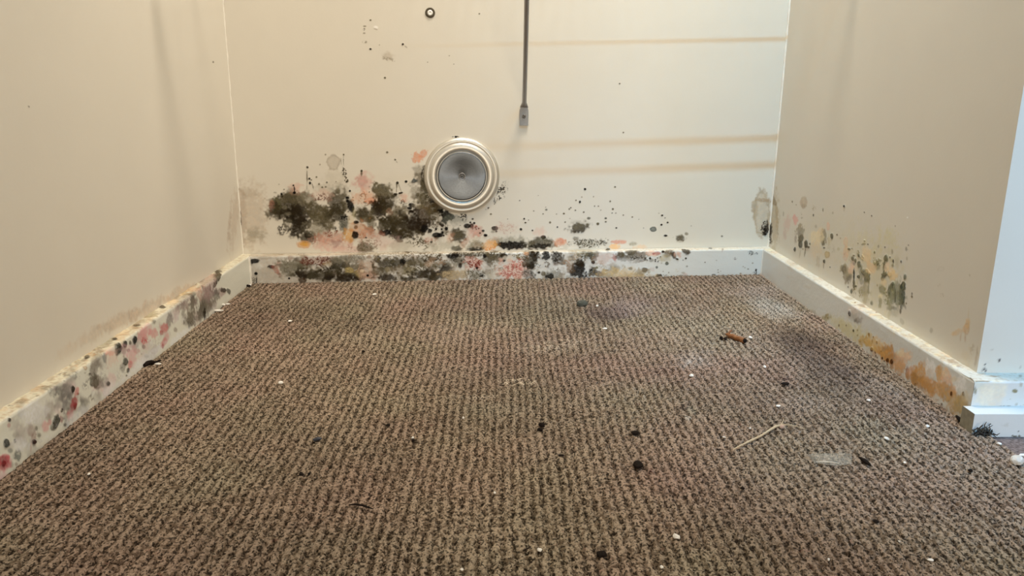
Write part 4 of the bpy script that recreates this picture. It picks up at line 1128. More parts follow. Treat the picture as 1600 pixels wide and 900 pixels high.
792.3,19.5,.178,-.045,-.103,-.23,.363,.327,.302,.33,.51,0
853.6,11.2,.113,-.028,-.055,-.129,.192,.198,.18,.54,.35,0
1212.1,78.4,.045,-.113,-.053,-.001,.528,.363,.22,.58,.53,0
805.8,68.7,.255,-.451,-.443,-.003,.528,.363,.22,.62,.7,1
867.9,62.6,.176,-.337,-.244,-.002,.764,.636,.46,.55,.55,1
1014.5,64.2,.117,-.259,-.204,-.002,.528,.363,.22,.66,.46,0
884.5,74.6,.082,-.156,-.166,-.001,.764,.636,.46,.48,.47,1
1073.5,75.7,.07,-.16,-.101,-.001,.528,.363,.22,.74,.37,1
764.8,66,.099,-.168,-.217,-.001,.528,.363,.22,.61,.36,0
1022.3,71.7,.067,-.147,-.132,-.001,.632,.481,.328,.42,.54,0
911.4,62.2,.082,-.165,-.101,-.001,.176,.144,.1,.52,.74,1
926.6,76.1,.074,-.146,-.103,-.001,.528,.363,.22,.58,.68,0
927.1,71.4,.074,-.148,-.111,-.001,.176,.144,.1,.65,.44,1
984.5,77.9,.08,-.167,-.136,-.001,.764,.636,.46,.68,.58,0
954.3,78,.179,-.363,-.278,-.003,.528,.363,.22,.69,.5,1
838.6,70.3,.138,-.253,-.17,-.001,.26,.216,.145,.53,.45,1
907.8,71.4,.077,-.15,-.119,-.001,.764,.636,.46,.55,.52,0
875.9,69.8,.09,-.171,-.12,-.001,.632,.481,.328,.52,.52,1
1006.3,60.2,.069,-.153,-.147,-.002,.632,.481,.328,.69,.41,1
1319.8,64.1,.037,-.106,-.048,-.001,.632,.481,.328,.5,.49,0
1053.3,60.9,.07,-.161,-.093,-.001,.632,.481,.328,.42,.6,1
779.1,61.9,.19,-.331,-.246,-.001,.176,.144,.1,.67,.58,1
1048.5,74.3,.133,-.298,-.234,-.003,.528,.363,.22,.54,.79,0
1250.1,82.3,.043,-.111,-.084,-.001,.26,.216,.145,.73,.75,1
975.5,62.6,.098,-.209,-.129,-.001,.632,.481,.328,.58,.6,1
1062.3,66.2,.071,-.162,-.106,-.001,.764,.636,.46,.56,.64,0
893.9,76.3,.132,-.252,-.275,-.002,.176,.144,.1,.49,.5,0
804.9,63.1,.119,-.213,-.232,-.002,.26,.216,.145,.64,.4,1
727.7,63,.303,-.495,-.457,-.002,.528,.363,.22,.57,.56,0
738,62.1,.286,-.474,-.416,-.002,.528,.363,.22,.68,.57,1
910.2,63.2,.073,-.147,-.137,-.001,.528,.363,.22,.52,.41,1
860.1,75.6,.084,-.156,-.143,-.001,.632,.481,.328,.46,.39,1
854.9,63,.157,-.297,-.199,-.002,.26,.216,.145,.62,.47,0
885.5,63.6,.151,-.294,-.319,-.003,.632,.481,.328,.67,.55,0
1018.3,65.2,.085,-.187,-.115,-.001,.26,.216,.145,.57,.74,0
839.1,63.3,.089,-.166,-.141,-.001,.176,.144,.1,.59,.41,1
1068.5,72.1,.104,-.236,-.132,-.002,.26,.216,.145,.6,.42,1
801.9,66.3,.144,-.254,-.185,-.001,.26,.216,.145,.58,.53,0
762.4,68.8,.106,-.179,-.137,-.001,.764,.636,.46,.51,.39,1
1284.6,77.7,.068,-.183,-.083,-.001,.764,.636,.46,.66,.78,0
801,70.9,.1,-.175,-.207,-.001,.176,.144,.1,.59,.53,1
799.8,71.6,.138,-.242,-.2,-.001,.528,.363,.22,.58,.78,0
790.5,61.3,.181,-.319,-.22,-.001,.528,.363,.22,.59,.73,0
761.2,67.2,.122,-.206,-.159,-.001,.176,.144,.1,.67,.57,1
1217,76,.048,-.123,-.065,-.001,.26,.216,.145,.55,.59,1
971.6,73.3,.096,-.199,-.198,-.002,.632,.481,.328,.44,.68,0
944.8,66.1,.183,-.378,-.361,-.003,.528,.363,.22,.59,.52,0
796.5,74.2,.103,-.178,-.126,-.001,.528,.363,.22,.62,.42,0
1394.9,84.6,.047,-.133,-.064,-.001,.764,.636,.46,.63,.61,1
750.5,63,.104,-.175,-.183,-.001,.632,.481,.328,.47,.47,1
1085.9,67.1,.104,-.243,-.219,-.003,.26,.216,.145,.46,.69,1
969.1,62.1,.073,-.156,-.097,-.001,.764,.636,.46,.69,.74,0
741.8,73.6,.12,-.195,-.163,-.001,.764,.636,.46,.59,.62,0
1221.9,71,.044,-.115,-.052,-.001,.26,.216,.145,.46,.67,0
902.2,73.5,.176,-.342,-.254,-.002,.632,.481,.328,.74,.6,1
1239.1,83.5,.047,-.121,-.065,-.001,.26,.216,.145,.73,.57,0
750.8,71.3,.217,-.358,-.378,-.002,.176,.144,.1,.7,.45,1
1368.7,81,.036,-.101,-.047,-.001,.26,.216,.145,.58,.44,0
872.1,76,.163,-.305,-.242,-.002,.26,.216,.145,.6,.56,1
880.5,70.9,.104,-.199,-.167,-.001,.26,.216,.145,.59,.66,0
1016.8,66.7,.155,-.342,-.216,-.002,.528,.363,.22,.54,.63,1
912.2,75.9,.101,-.198,-.202,-.002,.528,.363,.22,.44,.36,0
1152.5,70.1,.053,-.129,-.062,-.001,.764,.636,.46,.63,.72,0
1254,77.4,.047,-.123,-.075,-.001,.632,.481,.328,.53,.39,1
745.9,71.5,.23,-.378,-.34,-.002,.528,.363,.22,.43,.69,1
987.1,63.2,.083,-.179,-.174,-.002,.632,.481,.328,.66,.52,0
1318,60.1,.053,-.152,-.024,-0,.055,.046,.024,.85,.35,0
1295.5,51.3,.109,-.027,-.074,-.298,.027,.019,.01,.85,.35,0
1281.3,62.2,.023,-.062,-.017,-0,.422,.316,.289,.8,.4,0
1317.6,79.7,.033,-.091,-.035,-.001,.68,.495,.494,.5,.5,0
1312.8,87.8,.057,-.153,-.031,-.001,.192,.174,.153,.85,.35,0
1263.4,83.1,.045,-.119,-.038,-.001,.216,.198,.145,.8,.4,0
1371.1,90.2,.073,-.165,-.026,-.101,.111,.078,.075,.7,.4,1
1317.9,28.5,.045,-.011,-.033,-.125,.363,.207,.22,.7,.5,0
1296.1,28.6,.065,-.016,-.026,-.098,.117,.099,.075,.75,.5,0
1328,30.5,.062,-.015,-.075,-.289,.027,.019,.01,.6,.5,0
1355.2,21.1,.142,.089,-.027,-.206,.085,.078,.06,.9,.35,0
1254.9,30.9,.034,-.023,-.015,-.045,.169,.151,.121,.8,.4,0
1260.6,42.5,.043,-.011,-.02,-.076,.46,.316,.328,.6,.5,0
1196,49.1,.072,-.032,-.014,-.047,.129,.117,.087,.8,.4,0
1178.6,20.7,.043,-.011,-.029,-.096,.111,.099,.07,.75,.45,0
1184.6,34.6,.064,-.016,-.02,-.069,.208,.19,.145,.7,.5,0
1155.1,38,.101,-.025,-.041,-.14,.2,.182,.153,.75,.5,0
1227,21.3,.048,-.024,-.019,-.057,.129,.117,.087,.8,.4,0
1236.5,14.2,.177,-.043,-.033,-.115,.027,.019,.01,.8,.4,0
1223.6,52.3,.073,-.018,-.021,-.078,.632,.4,.328,.6,.5,0
1238.5,56.9,.116,-.18,-.046,-.091,.617,.305,.21,.6,.5,2
1217.4,75.6,.032,-.066,-.02,-.068,.855,.705,.413,.6,.5,0
1159.5,72.4,.041,-.074,-.005,-.104,.8,.653,.444,.5,.5,0
1130.3,45.2,.079,-.038,-.027,-.083,.557,.375,.383,.5,.5,0
1103.7,40.3,.103,-.049,-.027,-.078,.162,.13,.129,.8,.45,0
1085.1,37.3,.065,-.016,-.054,-.173,.617,.144,.153,.8,.45,0
1075.2,32.7,.154,-.038,-.083,-.261,.487,.06,.075,.8,.4,0
1049.5,40,.069,-.017,-.038,-.119,.648,.19,.2,.7,.5,0
1022.8,45.8,.064,-.016,-.032,-.1,.68,.225,.242,.7,.5,0
1024.8,37.8,.08,.009,-.066,-.273,.542,.073,.087,.8,.4,1
1037.6,49.3,.05,-.012,-.038,-.12,.696,.363,.383,.5,.6,0
1080,16.7,.078,-.115,-.06,-.116,.601,.144,.162,.8,.4,0
1074.6,12.7,.229,-.057,-.087,-.259,.422,.048,.06,.8,.4,0
1092.5,22.4,.112,-.028,-.055,-.171,.68,.253,.277,.5,.6,0
1049.5,14.6,.096,-.024,-.052,-.151,.422,.339,.355,.6,.5,0
994.8,48.6,.179,-.044,-.057,-.173,.008,.007,.006,.9,.3,0
968.5,52,.189,-.047,-.077,-.23,.008,.007,.006,.92,.3,0
982.1,49.2,.275,-.068,-.108,-.324,.123,.111,.07,.8,.4,0
948.9,50,.13,-.032,-.036,-.106,.022,.023,.017,.92,.3,0
953.4,54.5,.292,-.072,-.079,-.233,.027,.019,.01,.6,.4,0
914.8,51.8,.18,-.045,-.053,-.151,.162,.198,.21,.85,.4,0
931.7,48.3,.067,-.017,-.03,-.085,.782,.555,.477,.55,.6,0
929.5,52.5,.102,-.025,-.138,-.397,.8,.305,.22,.5,.6,0
964.5,28.9,.125,-.031,-.075,-.207,.051,.056,.042,.9,.35,0
956.3,24.1,.143,-.035,-.07,-.191,.176,.182,.171,.7,.5,0
967.6,16.3,.172,-.17,-.137,-.264,.055,.052,.034,.85,.4,0
982.5,28.7,.073,-.033,-.029,-.074,.68,.316,.341,.65,.5,0
975,20.7,.146,-.067,-.057,-.139,.571,.111,.121,.75,.45,0
969.7,42.9,.07,-.017,-.049,-.143,.764,.495,.546,.5,.6,0
998.3,32.2,.106,-.026,-.095,-.278,.557,.263,.253,.6,.5,0
1017.2,31.2,.205,-.051,-.123,-.364,.26,.19,.171,.7,.5,0
892.3,49.2,.068,-.03,-.032,-.076,.27,.244,.21,.8,.4,0
883.9,33.6,.095,-.024,-.059,-.154,.09,.078,.05,.8,.4,0
893.1,27.6,.093,-.023,-.043,-.11,.162,.151,.114,.75,.45,0
887.5,29.8,.219,-.054,-.06,-.153,.063,.052,.031,.5,.5,2
907.7,23.6,.105,-.026,-.052,-.133,.309,.294,.277,.5,.6,0
870,55,.209,-.052,-.116,-.315,.474,.351,.21,.8,.4,0
870,55,.46,-.115,-.232,-.63,.764,.67,.528,.8,.4,0
822.1,45.4,.063,-.016,-.048,-.119,.192,.198,.19,.8,.4,0
811,37.1,.086,-.022,-.046,-.11,.309,.294,.277,.6,.5,0
826.9,27.3,.083,-.021,-.036,-.086,.216,.216,.21,.8,.4,0
821.8,38.7,.152,-.038,-.06,-.145,.142,.144,.145,.5,.6,0
791.9,36.2,.1,-.062,-.047,-.086,.363,.316,.277,.65,.5,0
838.5,41.2,.333,-.083,-.103,-.258,.048,.044,.031,.9,.35,0
846.7,35.5,.187,-.168,-.097,-.169,.601,.13,.137,.8,.4,0
838,22.7,.107,-.059,-.058,-.113,.422,.052,.06,.9,.4,0
838.9,20.7,.214,-.119,-.106,-.206,.216,.019,.019,.8,.5,0
826.7,15.8,.087,-.142,-.103,-.136,.632,.19,.21,.6,.5,0
799,19.6,.14,-.076,-.07,-.128,.038,.038,.027,.92,.3,0
792.9,15.5,.16,-.04,-.121,-.266,.085,.078,.06,.85,.4,0
786.5,29.6,.205,-.051,-.099,-.225,.26,.207,.171,.6,.5,0
779.5,20.9,.165,-.041,-.068,-.15,.68,.225,.253,.65,.5,0
787.4,23.3,.271,-.068,-.12,-.269,.557,.13,.145,.5,.5,0
812.2,26.7,.331,-.209,-.197,-.36,.027,.019,.01,.8,.4,0
810.4,24.4,.258,-.064,-.114,-.263,.632,.603,.528,.5,.4,2
860.4,16.4,.099,-.025,-.065,-.156,.279,.273,.242,.7,.5,0
873.5,15.9,.134,-.033,-.072,-.176,.216,.198,.171,.7,.5,1
724.4,54.2,.386,-.096,-.203,-.457,.051,.038,.027,.9,.35,0
732.1,44.6,.117,-.029,-.041,-.09,.557,.54,.511,.6,.5,0
729.8,35.2,.188,-.047,-.112,-.239,.363,.339,.302,.5,.6,0
714.8,34,.207,-.052,-.107,-.224,.029,.034,.034,.92,.3,0
718.5,23.9,.24,-.06,-.177,-.361,.176,.198,.19,.6,.5,0
754.7,29.3,.147,-.037,-.071,-.155,.33,.244,.21,.8,.45,0
757.9,19.2,.217,-.054,-.072,-.153,.299,.144,.129,.7,.5,0
756.9,15.3,.248,-.062,-.188,-.394,.051,.026,.024,.9,.35,0
750.5,12.6,.881,-.22,-.084,-.173,.487,.305,.277,.5,.5,0
704.8,18.4,.076,-.019,-.062,-.122,.601,.105,.145,.88,.4,0
704.8,18.4,.124,-.031,-.082,-.162,.363,.041,.055,.8,.5,0
705.4,16.7,.329,-.082,-.149,-.292,.192,.017,.019,.7,.5,0
713.3,19.6,.323,-.081,-.181,-.362,.632,.166,.21,.6,.5,0
727.6,13.9,.133,-.033,-.079,-.158,.123,.137,.121,.8,.4,1
727.6,13.9,.133,-.033,-.088,-.178,.26,.284,.265,.6,.5,0
713.9,1.2,.399,-.1,-.313,-.596,.008,.007,.006,.92,.3,0
701.8,2.1,.082,-.021,-.077,-.145,.764,.467,.528,.6,.5,0
763.1,44.9,.044,-.011,-.043,-.1,.855,.876,.92,.6,.7,0
735.1,22.2,.077,-.019,-.076,-.157,.836,.856,.902,.6,.7,0
1023.9,10.4,.019,.017,.001,-.115,.818,.856,.902,.65,.6,0
922.8,5.8,.025,.02,0,-.127,.8,.836,.878,.5,.6,0
839.8,7.7,.035,.023,-.003,-.141,.818,.856,.92,.5,.6,0
1132.7,6.3,.029,.031,.003,-.103,.818,.856,.92,.6,.6,0
1264.9,.3,.03,.041,.006,-.086,.696,.705,.722,.4,.7,0
890.8,67.4,.131,-.206,-.074,-.182,.242,.174,.114,.8,.4,0
802.4,72.4,.122,-.164,-.034,-.154,.601,.51,.383,.7,.4,2
802.4,72.4,.163,-.219,-.057,-.257,.713,.619,.494,.6,.4,0
829.4,73.6,.129,-.189,-.052,-.121,.474,.387,.302,.7,.4,0
773.6,70.6,.205,-.282,-.095,-.206,.601,.51,.383,.6,.4,0
860.2,64.9,.106,-.154,-.031,-.144,.713,.603,.477,.6,.4,2
897.6,68.6,.155,-.245,-.072,-.18,.075,.06,.042,.7,.4,0
966.4,68.6,.136,-.27,-.182,-.061,.029,.023,.017,.9,.3,0
955.9,74.1,.054,-.089,-.023,-.061,.32,.294,.21,.8,.4,0
943.2,72.7,.073,-.108,-.006,-.105,.422,.387,.289,.7,.4,1
1004.5,74,.052,-.095,-.04,-.062,.571,.453,.289,.7,.4,2
996.1,68.4,.069,-.127,-.051,-.078,.782,.619,.413,.6,.4,0
1027.6,67.4,.104,-.23,-.136,-.002,.111,.083,.05,.8,.4,0
1048.5,74.2,.065,-.118,-.027,-.078,.363,.305,.22,.8,.4,0
1080,73.8,.047,-.083,-.013,-.078,.422,.363,.2,.8,.4,0
1118.4,71.7,.065,-.175,-.181,.091,.075,.056,.031,.85,.4,0
1193.5,83.2,.067,-.167,-.037,-.001,.289,.253,.22,.8,.4,0
1189.5,86.6,.137,-.335,-.065,-.001,.129,.111,.094,.6,.4,2
1267.7,86.8,.045,-.118,-.038,-.001,.192,.174,.121,.85,.4,0
1326.8,93,.056,-.151,-.03,-.001,.148,.13,.121,.85,.4,0
1229.7,70.2,.044,-.084,-.005,-.098,.713,.51,.383,.5,.5,0
1402.3,82.8,.05,-.106,-.004,-.108,.601,.481,.328,.7,.4,2
1451.5,80.6,.066,-.144,-.005,-.14,.713,.587,.429,.5,.5,0''',
 'RW': '''1107.4,97.1,-.261,.069,-.064,-.252,.264,.244,.157,.46,.72,0
1080.5,90,-.273,.072,-.091,-.34,.318,.308,.173,.4,.73,0
1127.1,66.3,-.237,.063,-.073,-.264,.067,.08,.053,.36,.57,0
1053.5,122.5,-.25,.066,-.05,-.206,.173,.18,.106,.38,.52,1
1068.6,141.3,-.142,.038,-.028,-.125,.318,.308,.173,.36,.79,0
1032.2,99.6,-.177,.047,-.057,-.211,.173,.18,.106,.52,.47,1
1185.3,63.8,-.172,.046,-.043,-.16,.173,.18,.106,.53,.41,1
1210.1,114.9,-.121,.032,-.026,-.119,.264,.244,.157,.43,.63,1
1067.9,97.8,-.332,.088,-.097,-.368,.067,.08,.053,.47,.67,0
1121.5,125.8,-.123,.033,-.029,-.126,.067,.08,.053,.45,.59,0
1090.8,96.1,-.243,.064,-.062,-.238,.173,.18,.106,.48,.44,1
1171.6,112.3,-.195,.052,-.071,-.309,.264,.244,.157,.47,.55,0
1078.6,93.2,-.237,.063,-.078,-.293,.067,.08,.053,.48,.54,0
1159.1,102,-.12,.032,-.032,-.133,.318,.308,.173,.41,.71,0
1083,141.5,-.278,.074,-.079,-.358,.318,.308,.173,.51,.79,0
1079.2,135.5,-.279,.074,-.087,-.384,.067,.08,.053,.39,.62,0
1196.8,66.8,-.265,.071,-.071,-.272,.067,.08,.053,.66,.76,0
1163.3,73.6,-.118,.031,-.038,-.146,.067,.08,.053,.42,.59,1
1041.2,84.9,-.277,.073,-.071,-.252,.067,.08,.053,.41,.61,0
1096.5,139.5,-.172,.046,-.042,-.19,.173,.18,.106,.42,.55,1
1170.3,96.5,-.132,.035,-.041,-.17,.173,.18,.106,.6,.51,0
1085.3,120.5,-.149,.039,-.037,-.156,.067,.08,.053,.61,.37,0
1036,91,-.267,.071,-.062,-.223,.173,.18,.106,.52,.38,0
1042.3,127.7,-.256,.068,-.061,-.251,.067,.08,.053,.6,.62,0
1299.2,175.8,-.344,.092,-.076,-.487,.306,.264,.165,.53,.67,0
1116.4,96.7,-.407,.108,-.13,-.513,.306,.264,.165,.76,.52,0
1237.5,118.1,-.406,.108,-.143,-.675,.15,.121,.058,.8,.54,0
1382.1,27.5,-.266,.071,-.132,-.518,.033,.02,.009,.62,.44,0
1044.9,102.4,-.616,.163,-.192,-.726,.15,.121,.058,.76,.37,0
1210.3,70.2,-.462,.123,-.172,-.675,.033,.02,.009,.54,.8,0
1285.9,85.8,-.467,.125,-.206,-.902,.033,.02,.009,.58,.49,0
1057.5,145.7,-.425,.113,-.11,-.5,.033,.02,.009,.64,.62,0
1412,90.9,-.348,.093,-.142,-.693,.15,.121,.058,.71,.49,0
1194.4,144.7,-.549,.146,-.242,-1.232,.033,.02,.009,.75,.47,0
1425.8,99,-.281,.075,-.125,-.636,.306,.264,.165,.69,.68,0
1107.7,132.1,-.72,.191,-.195,-.874,.033,.02,.009,.7,.76,0
1232.9,81.5,-.504,.134,-.205,-.85,.306,.264,.165,.65,.51,0
1479.3,53.9,-.258,.069,-.096,-.438,.15,.121,.058,.64,.4,0
1102.4,131.4,-.726,.193,-.198,-.878,.033,.02,.009,.7,.39,0
1160.1,193.2,-.527,.14,-.119,-.738,.033,.02,.009,.7,.36,0
1431.4,40.3,-.334,.089,-.128,-.538,.033,.02,.009,.53,.64,0
1086.6,190.5,-.766,.203,-.159,-.913,.15,.121,.058,.69,.65,0
1275.2,48.9,-.34,.091,-.211,-.815,.033,.02,.009,.66,.56,0
1185.3,194.6,-.506,.134,-.144,-.921,.033,.02,.009,.69,.36,0
1431.7,11.4,-.248,.066,-.171,-.666,.306,.264,.165,.85,.79,0
1044.4,171.3,-.521,.138,-.187,-.938,.15,.121,.058,.7,.65,0
1577.4,122.3,-.037,.01,-.003,-.017,.516,.406,.219,.5,.4,0
1564.2,130.9,-.127,.055,-.005,-.025,.444,.319,.141,.5,.5,0
1589.9,154.5,-.042,.11,-.028,-.078,.234,.149,.053,.7,.5,0
1596.3,89.7,-.071,.019,-.008,-.047,.036,.028,.02,.9,.35,0
1596,73.6,-.124,.033,-.024,-.123,.92,.92,.92,.8,.4,1
1429.7,174.9,-.057,.015,-.013,-.094,.516,.406,.27,.75,.25,0
1427.9,168,-.07,.019,-.031,-.211,.318,.244,.141,.5,.5,0
1461.8,136.2,-.075,.02,-.017,-.102,.753,.319,.305,.75,.4,0
1503.5,124.3,-.056,.015,-.013,-.079,.68,.393,.354,.45,.6,0
1511.6,101.3,-.092,.025,-.018,-.098,.595,.355,.317,.4,.6,0
1434.1,119.2,-.056,.015,-.013,-.069,.216,.18,.12,.9,.3,0
1436.3,127.3,-.077,.021,-.029,-.166,.403,.319,.209,.5,.5,0
1424.9,108.8,-.089,.024,-.032,-.166,.076,.06,.038,.8,.4,0
1452.7,102.3,-.119,.032,-.019,-.102,.318,.254,.182,.75,.5,0
1424.9,96.8,-.106,.029,-.027,-.138,.03,.031,.028,.9,.25,0
1424.9,96.8,-.238,.064,-.055,-.275,.136,.134,.106,.6,.4,0
1397.9,102.7,-.107,.029,-.026,-.13,.02,.018,.014,.93,.25,0
1386.2,99.7,-.16,-.152,.006,-.311,.03,.025,.02,.9,.3,0
1381.9,106.5,-.328,.088,-.073,-.371,.033,.02,.009,.8,.3,0
1400,87.4,-.339,-.032,-.016,-.105,.136,.121,.083,.85,.4,0
1450.7,82.4,-.165,.044,-.05,-.245,.033,.034,.031,.9,.3,0
1423.6,80,-.411,-.041,-.021,-.138,.378,.331,.239,.5,.5,0
1325.7,130.5,-.068,.018,-.013,-.069,.198,.164,.1,.9,.3,0
1333.1,137.5,-.102,.027,-.032,-.178,.444,.367,.239,.5,.5,0
1322.7,119.3,-.102,.027,-.039,-.198,.092,.07,.038,.85,.4,0
1318,112.4,-.18,.048,-.151,-.743,.009,.007,.005,.9,.3,0
1357.9,122.7,-.034,.009,-.014,-.073,.92,.765,.497,.8,.5,0
1355.1,101.4,-.038,.01,-.014,-.067,.791,.602,.394,.5,.6,0
1341.8,138.2,-.088,.023,-.027,-.148,.92,.708,.422,.5,.6,0
1362.9,141.3,-.171,.046,-.051,-.291,.318,.275,.141,.5,.5,0
1311.7,150.3,-.142,.038,-.026,-.151,.831,.42,.305,.75,.3,2
1311.7,150.3,-.184,.049,-.032,-.182,.831,.506,.367,.5,.4,0
1292.1,137.3,-.189,.05,-.041,-.218,.05,.044,.025,.95,.3,0
1272.9,143.6,-.354,.094,-.108,-.582,.104,.06,.041,.9,.3,0
1259.3,140.3,-.397,.106,-.127,-.67,.306,.264,.165,.7,.4,0
1303.2,128.7,-.185,.049,-.019,-.101,.516,.448,.239,.5,.5,0
1303.2,103.1,-.099,.026,-.035,-.163,.611,.462,.209,.85,.25,0
1303.2,103.1,-.105,.028,-.038,-.179,.318,.224,.1,.6,.3,2
1311.9,89.5,-.212,.057,-.061,-.277,.024,.018,.012,.95,.3,0
1312.7,82,-.526,.07,-.036,-.178,.173,.141,.088,.8,.4,0
1338.8,84.1,-.115,.031,-.019,-.087,.516,.42,.293,.5,.5,0
1382.7,171.3,-.084,.022,-.044,-.291,.264,.215,.12,.6,.5,1
1340.2,174.4,-.397,.106,-.046,-.299,.15,.121,.058,.75,.4,0
1379.4,159.2,-.28,.075,-.06,-.378,.092,.085,.062,.85,.4,0
1433.4,152.9,-.156,.042,-.066,-.419,.306,.264,.165,.7,.4,1
1431.5,145.5,-.156,.042,-.091,-.558,.306,.264,.165,.7,.4,1
1528.7,137.8,-.274,.074,-.031,-.196,.306,.264,.165,.6,.4,0
1487.2,167.8,-.324,.087,-.068,-.479,.15,.121,.058,.8,.4,0
1466.1,164.8,-.333,.089,-.101,-.687,.306,.264,.165,.6,.4,0
1258.5,193.2,-.253,.068,-.059,-.399,.009,.007,.005,.95,.3,0
1256.8,187.2,-.406,.108,-.049,-.319,.264,.244,.2,.7,.5,1
1286.3,115.5,-.063,.017,-.037,-.182,.306,.264,.165,.3,.5,1
1261.9,121.6,-.157,.042,-.076,-.372,.378,.331,.141,.5,.5,0
1237.7,138.1,-.128,.034,-.025,-.127,.811,.476,.317,.75,.3,2
1237.4,137.1,-.171,.045,-.037,-.19,.753,.537,.317,.5,.5,0
1232,121.4,-.082,.022,-.022,-.106,.831,.522,.341,.7,.4,0
1232.7,114.9,-.136,.036,-.034,-.158,.772,.406,.305,.6,.5,2
1222.1,129.7,-.182,.048,-.098,-.48,.05,.044,.023,.9,.3,0
1213.2,132.1,-.233,-.112,-.04,-.948,.173,.141,.062,.8,.4,0
1233,94.7,-.081,.022,-.027,-.117,.15,.127,.072,.85,.35,0
1220.7,88.1,-.045,.047,-.023,-.063,.244,.197,.134,.88,.3,0
1232,93.9,-.135,.036,-.044,-.188,.076,.065,.038,.6,.5,2
1209.8,83.3,-.105,.028,-.033,-.136,.15,.121,.077,.6,.5,0
1205.5,103.1,-.085,.023,-.028,-.12,.92,.602,.481,.8,.4,0
1203.7,113.9,-.142,.038,-.036,-.161,.772,.522,.451,.6,.5,0
1205.4,117.7,-.178,.047,-.053,-.242,.027,.028,.025,.95,.3,0
1202.7,123.4,-.143,.038,-.172,-.809,.033,.02,.009,.85,.3,1
1195.2,116.8,-.271,.072,-.054,-.244,.009,.007,.005,.7,.4,0
1199.4,110.8,-.215,.057,-.072,-.323,.15,.127,.173,.6,.5,0
1181.3,114.3,-.138,.037,-.034,-.151,.022,.025,.023,.95,.3,0
1185.4,127.1,-.316,.084,-.07,-.329,.009,.007,.005,.9,.3,0
1174.8,125.3,-.18,.048,-.043,-.199,.036,.037,.025,.85,.4,1
1189.6,130.3,-.147,.039,-.041,-.197,.104,.096,.049,.7,.4,1
1173.7,104.4,-.124,.033,-.026,-.109,.165,.18,.191,.85,.4,0
1172.9,109.6,-.299,.079,-.028,-.123,.076,.108,.094,.7,.4,0
1178.7,95,-.176,.047,-.071,-.296,.027,.025,.023,.92,.3,0
1194.1,95.4,-.239,.064,-.023,-.097,.022,.02,.016,.92,.3,0
1191.3,80.6,-.287,.076,-.03,-.12,.054,.048,.031,.85,.35,0
1183.8,78.3,-.29,.077,-.164,-.645,.009,.007,.005,.9,.3,0
1188.2,73.1,-.144,.038,-.099,-.385,.15,.121,.058,.7,.4,1
1162.7,104.9,-.101,.027,-.033,-.142,.05,.052,.053,.9,.35,0
1145.9,102.9,-.146,.039,-.029,-.118,.022,.023,.016,.95,.3,0
1153,97.2,-.092,.024,-.041,-.166,.067,.06,.045,.85,.4,0
1165.4,90.1,-.09,.024,-.035,-.141,.234,.244,.229,.75,.5,0
1154.4,81.8,-.057,.015,-.02,-.076,.365,.319,.2,.85,.4,0
1149.3,71,-.092,.024,-.027,-.099,.416,.367,.239,.75,.5,0
1142.5,85.8,-.311,.083,-.026,-.1,.173,.164,.106,.7,.4,0
1162.6,134.9,-.066,.017,-.018,-.084,.92,.672,.436,.85,.4,0
1155.9,128.4,-.093,.025,-.027,-.126,.92,.636,.436,.7,.5,0
1143.4,118.4,-.067,.018,-.026,-.113,.913,.537,.305,.75,.5,0
1136.9,113,-.095,.025,-.048,-.203,.92,.619,.394,.6,.5,0
1176.1,146.7,-.103,.073,-.171,-.603,.15,.134,.062,.85,.35,0
1173.3,152.7,-.38,.101,-.177,-.914,.009,.007,.005,.9,.3,0
1161.1,149.6,-.387,.103,-.143,-.724,.033,.02,.009,.85,.3,0
1137.2,142.2,-.37,.098,-.107,-.515,.02,.014,.012,.95,.3,0
1125,130.3,-.065,.017,-.035,-.159,.067,.065,.031,.9,.3,1
1118.2,128,-.123,.033,-.067,-.297,.036,.034,.016,.8,.3,1
1100.8,140.9,-.151,.04,-.037,-.171,.02,.028,.02,.95,.3,0
1103.1,131.4,-.297,-.007,-.02,-.133,.067,.085,.058,.9,.35,0
1099.3,117,-.102,.027,-.036,-.15,.022,.028,.023,.95,.3,0
1098,126.8,-.255,.068,-.04,-.176,.054,.065,.045,.8,.4,0
1103.7,111.2,-.167,.044,-.051,-.209,.076,.085,.058,.8,.4,0
1094.8,129.5,-.129,.034,-.035,-.151,.92,.672,.528,.85,.4,0
1082.3,125.8,-.055,.109,-.08,-.143,.92,.654,.436,.8,.4,0
1075.5,121.8,-.076,.02,-.029,-.119,.92,.636,.317,.85,.4,0
1098.3,105.8,-.112,.03,-.037,-.149,.92,.708,.451,.85,.4,0
1101,93.6,-.111,.03,-.034,-.13,.129,.127,.077,.85,.4,0
1101.5,83.8,-.125,.033,-.062,-.229,.92,.824,.562,.8,.4,0
1102.1,74.9,-.173,.014,-.027,-.115,.216,.215,.106,.8,.4,0
1087.6,87.5,-.114,.03,-.02,-.075,.173,.188,.094,.75,.35,1
1080.2,99.9,-.137,.036,-.025,-.096,.05,.075,.049,.88,.4,0
1079.1,85,-.129,.034,-.029,-.105,.15,.172,.094,.7,.4,1
1071.8,107.7,-.151,.04,-.042,-.164,.015,.023,.016,.95,.3,0
1068.6,95.5,-.133,.035,-.028,-.107,.198,.215,.134,.8,.4,0
1058.2,105.6,-.068,.018,-.02,-.077,.181,.206,.134,.85,.4,0
1059.9,91.2,-.054,.014,-.024,-.089,.165,.188,.127,.85,.4,0
1045.7,99.7,-.111,.029,-.018,-.068,.11,.134,.088,.85,.4,0
1052.9,99.6,-.546,.145,-.016,-.06,.318,.331,.229,.6,.4,0
1061.1,95.6,-.537,.142,-.018,-.067,.072,.09,.062,.6,.4,0
1043.5,114,-.14,.037,-.041,-.161,.02,.028,.023,.96,.3,0
1040,102.1,-.181,.068,-.025,-.083,.076,.102,.077,.9,.35,0
1067.3,76.5,-.066,.017,-.075,-.264,.274,.264,.182,.8,.4,0
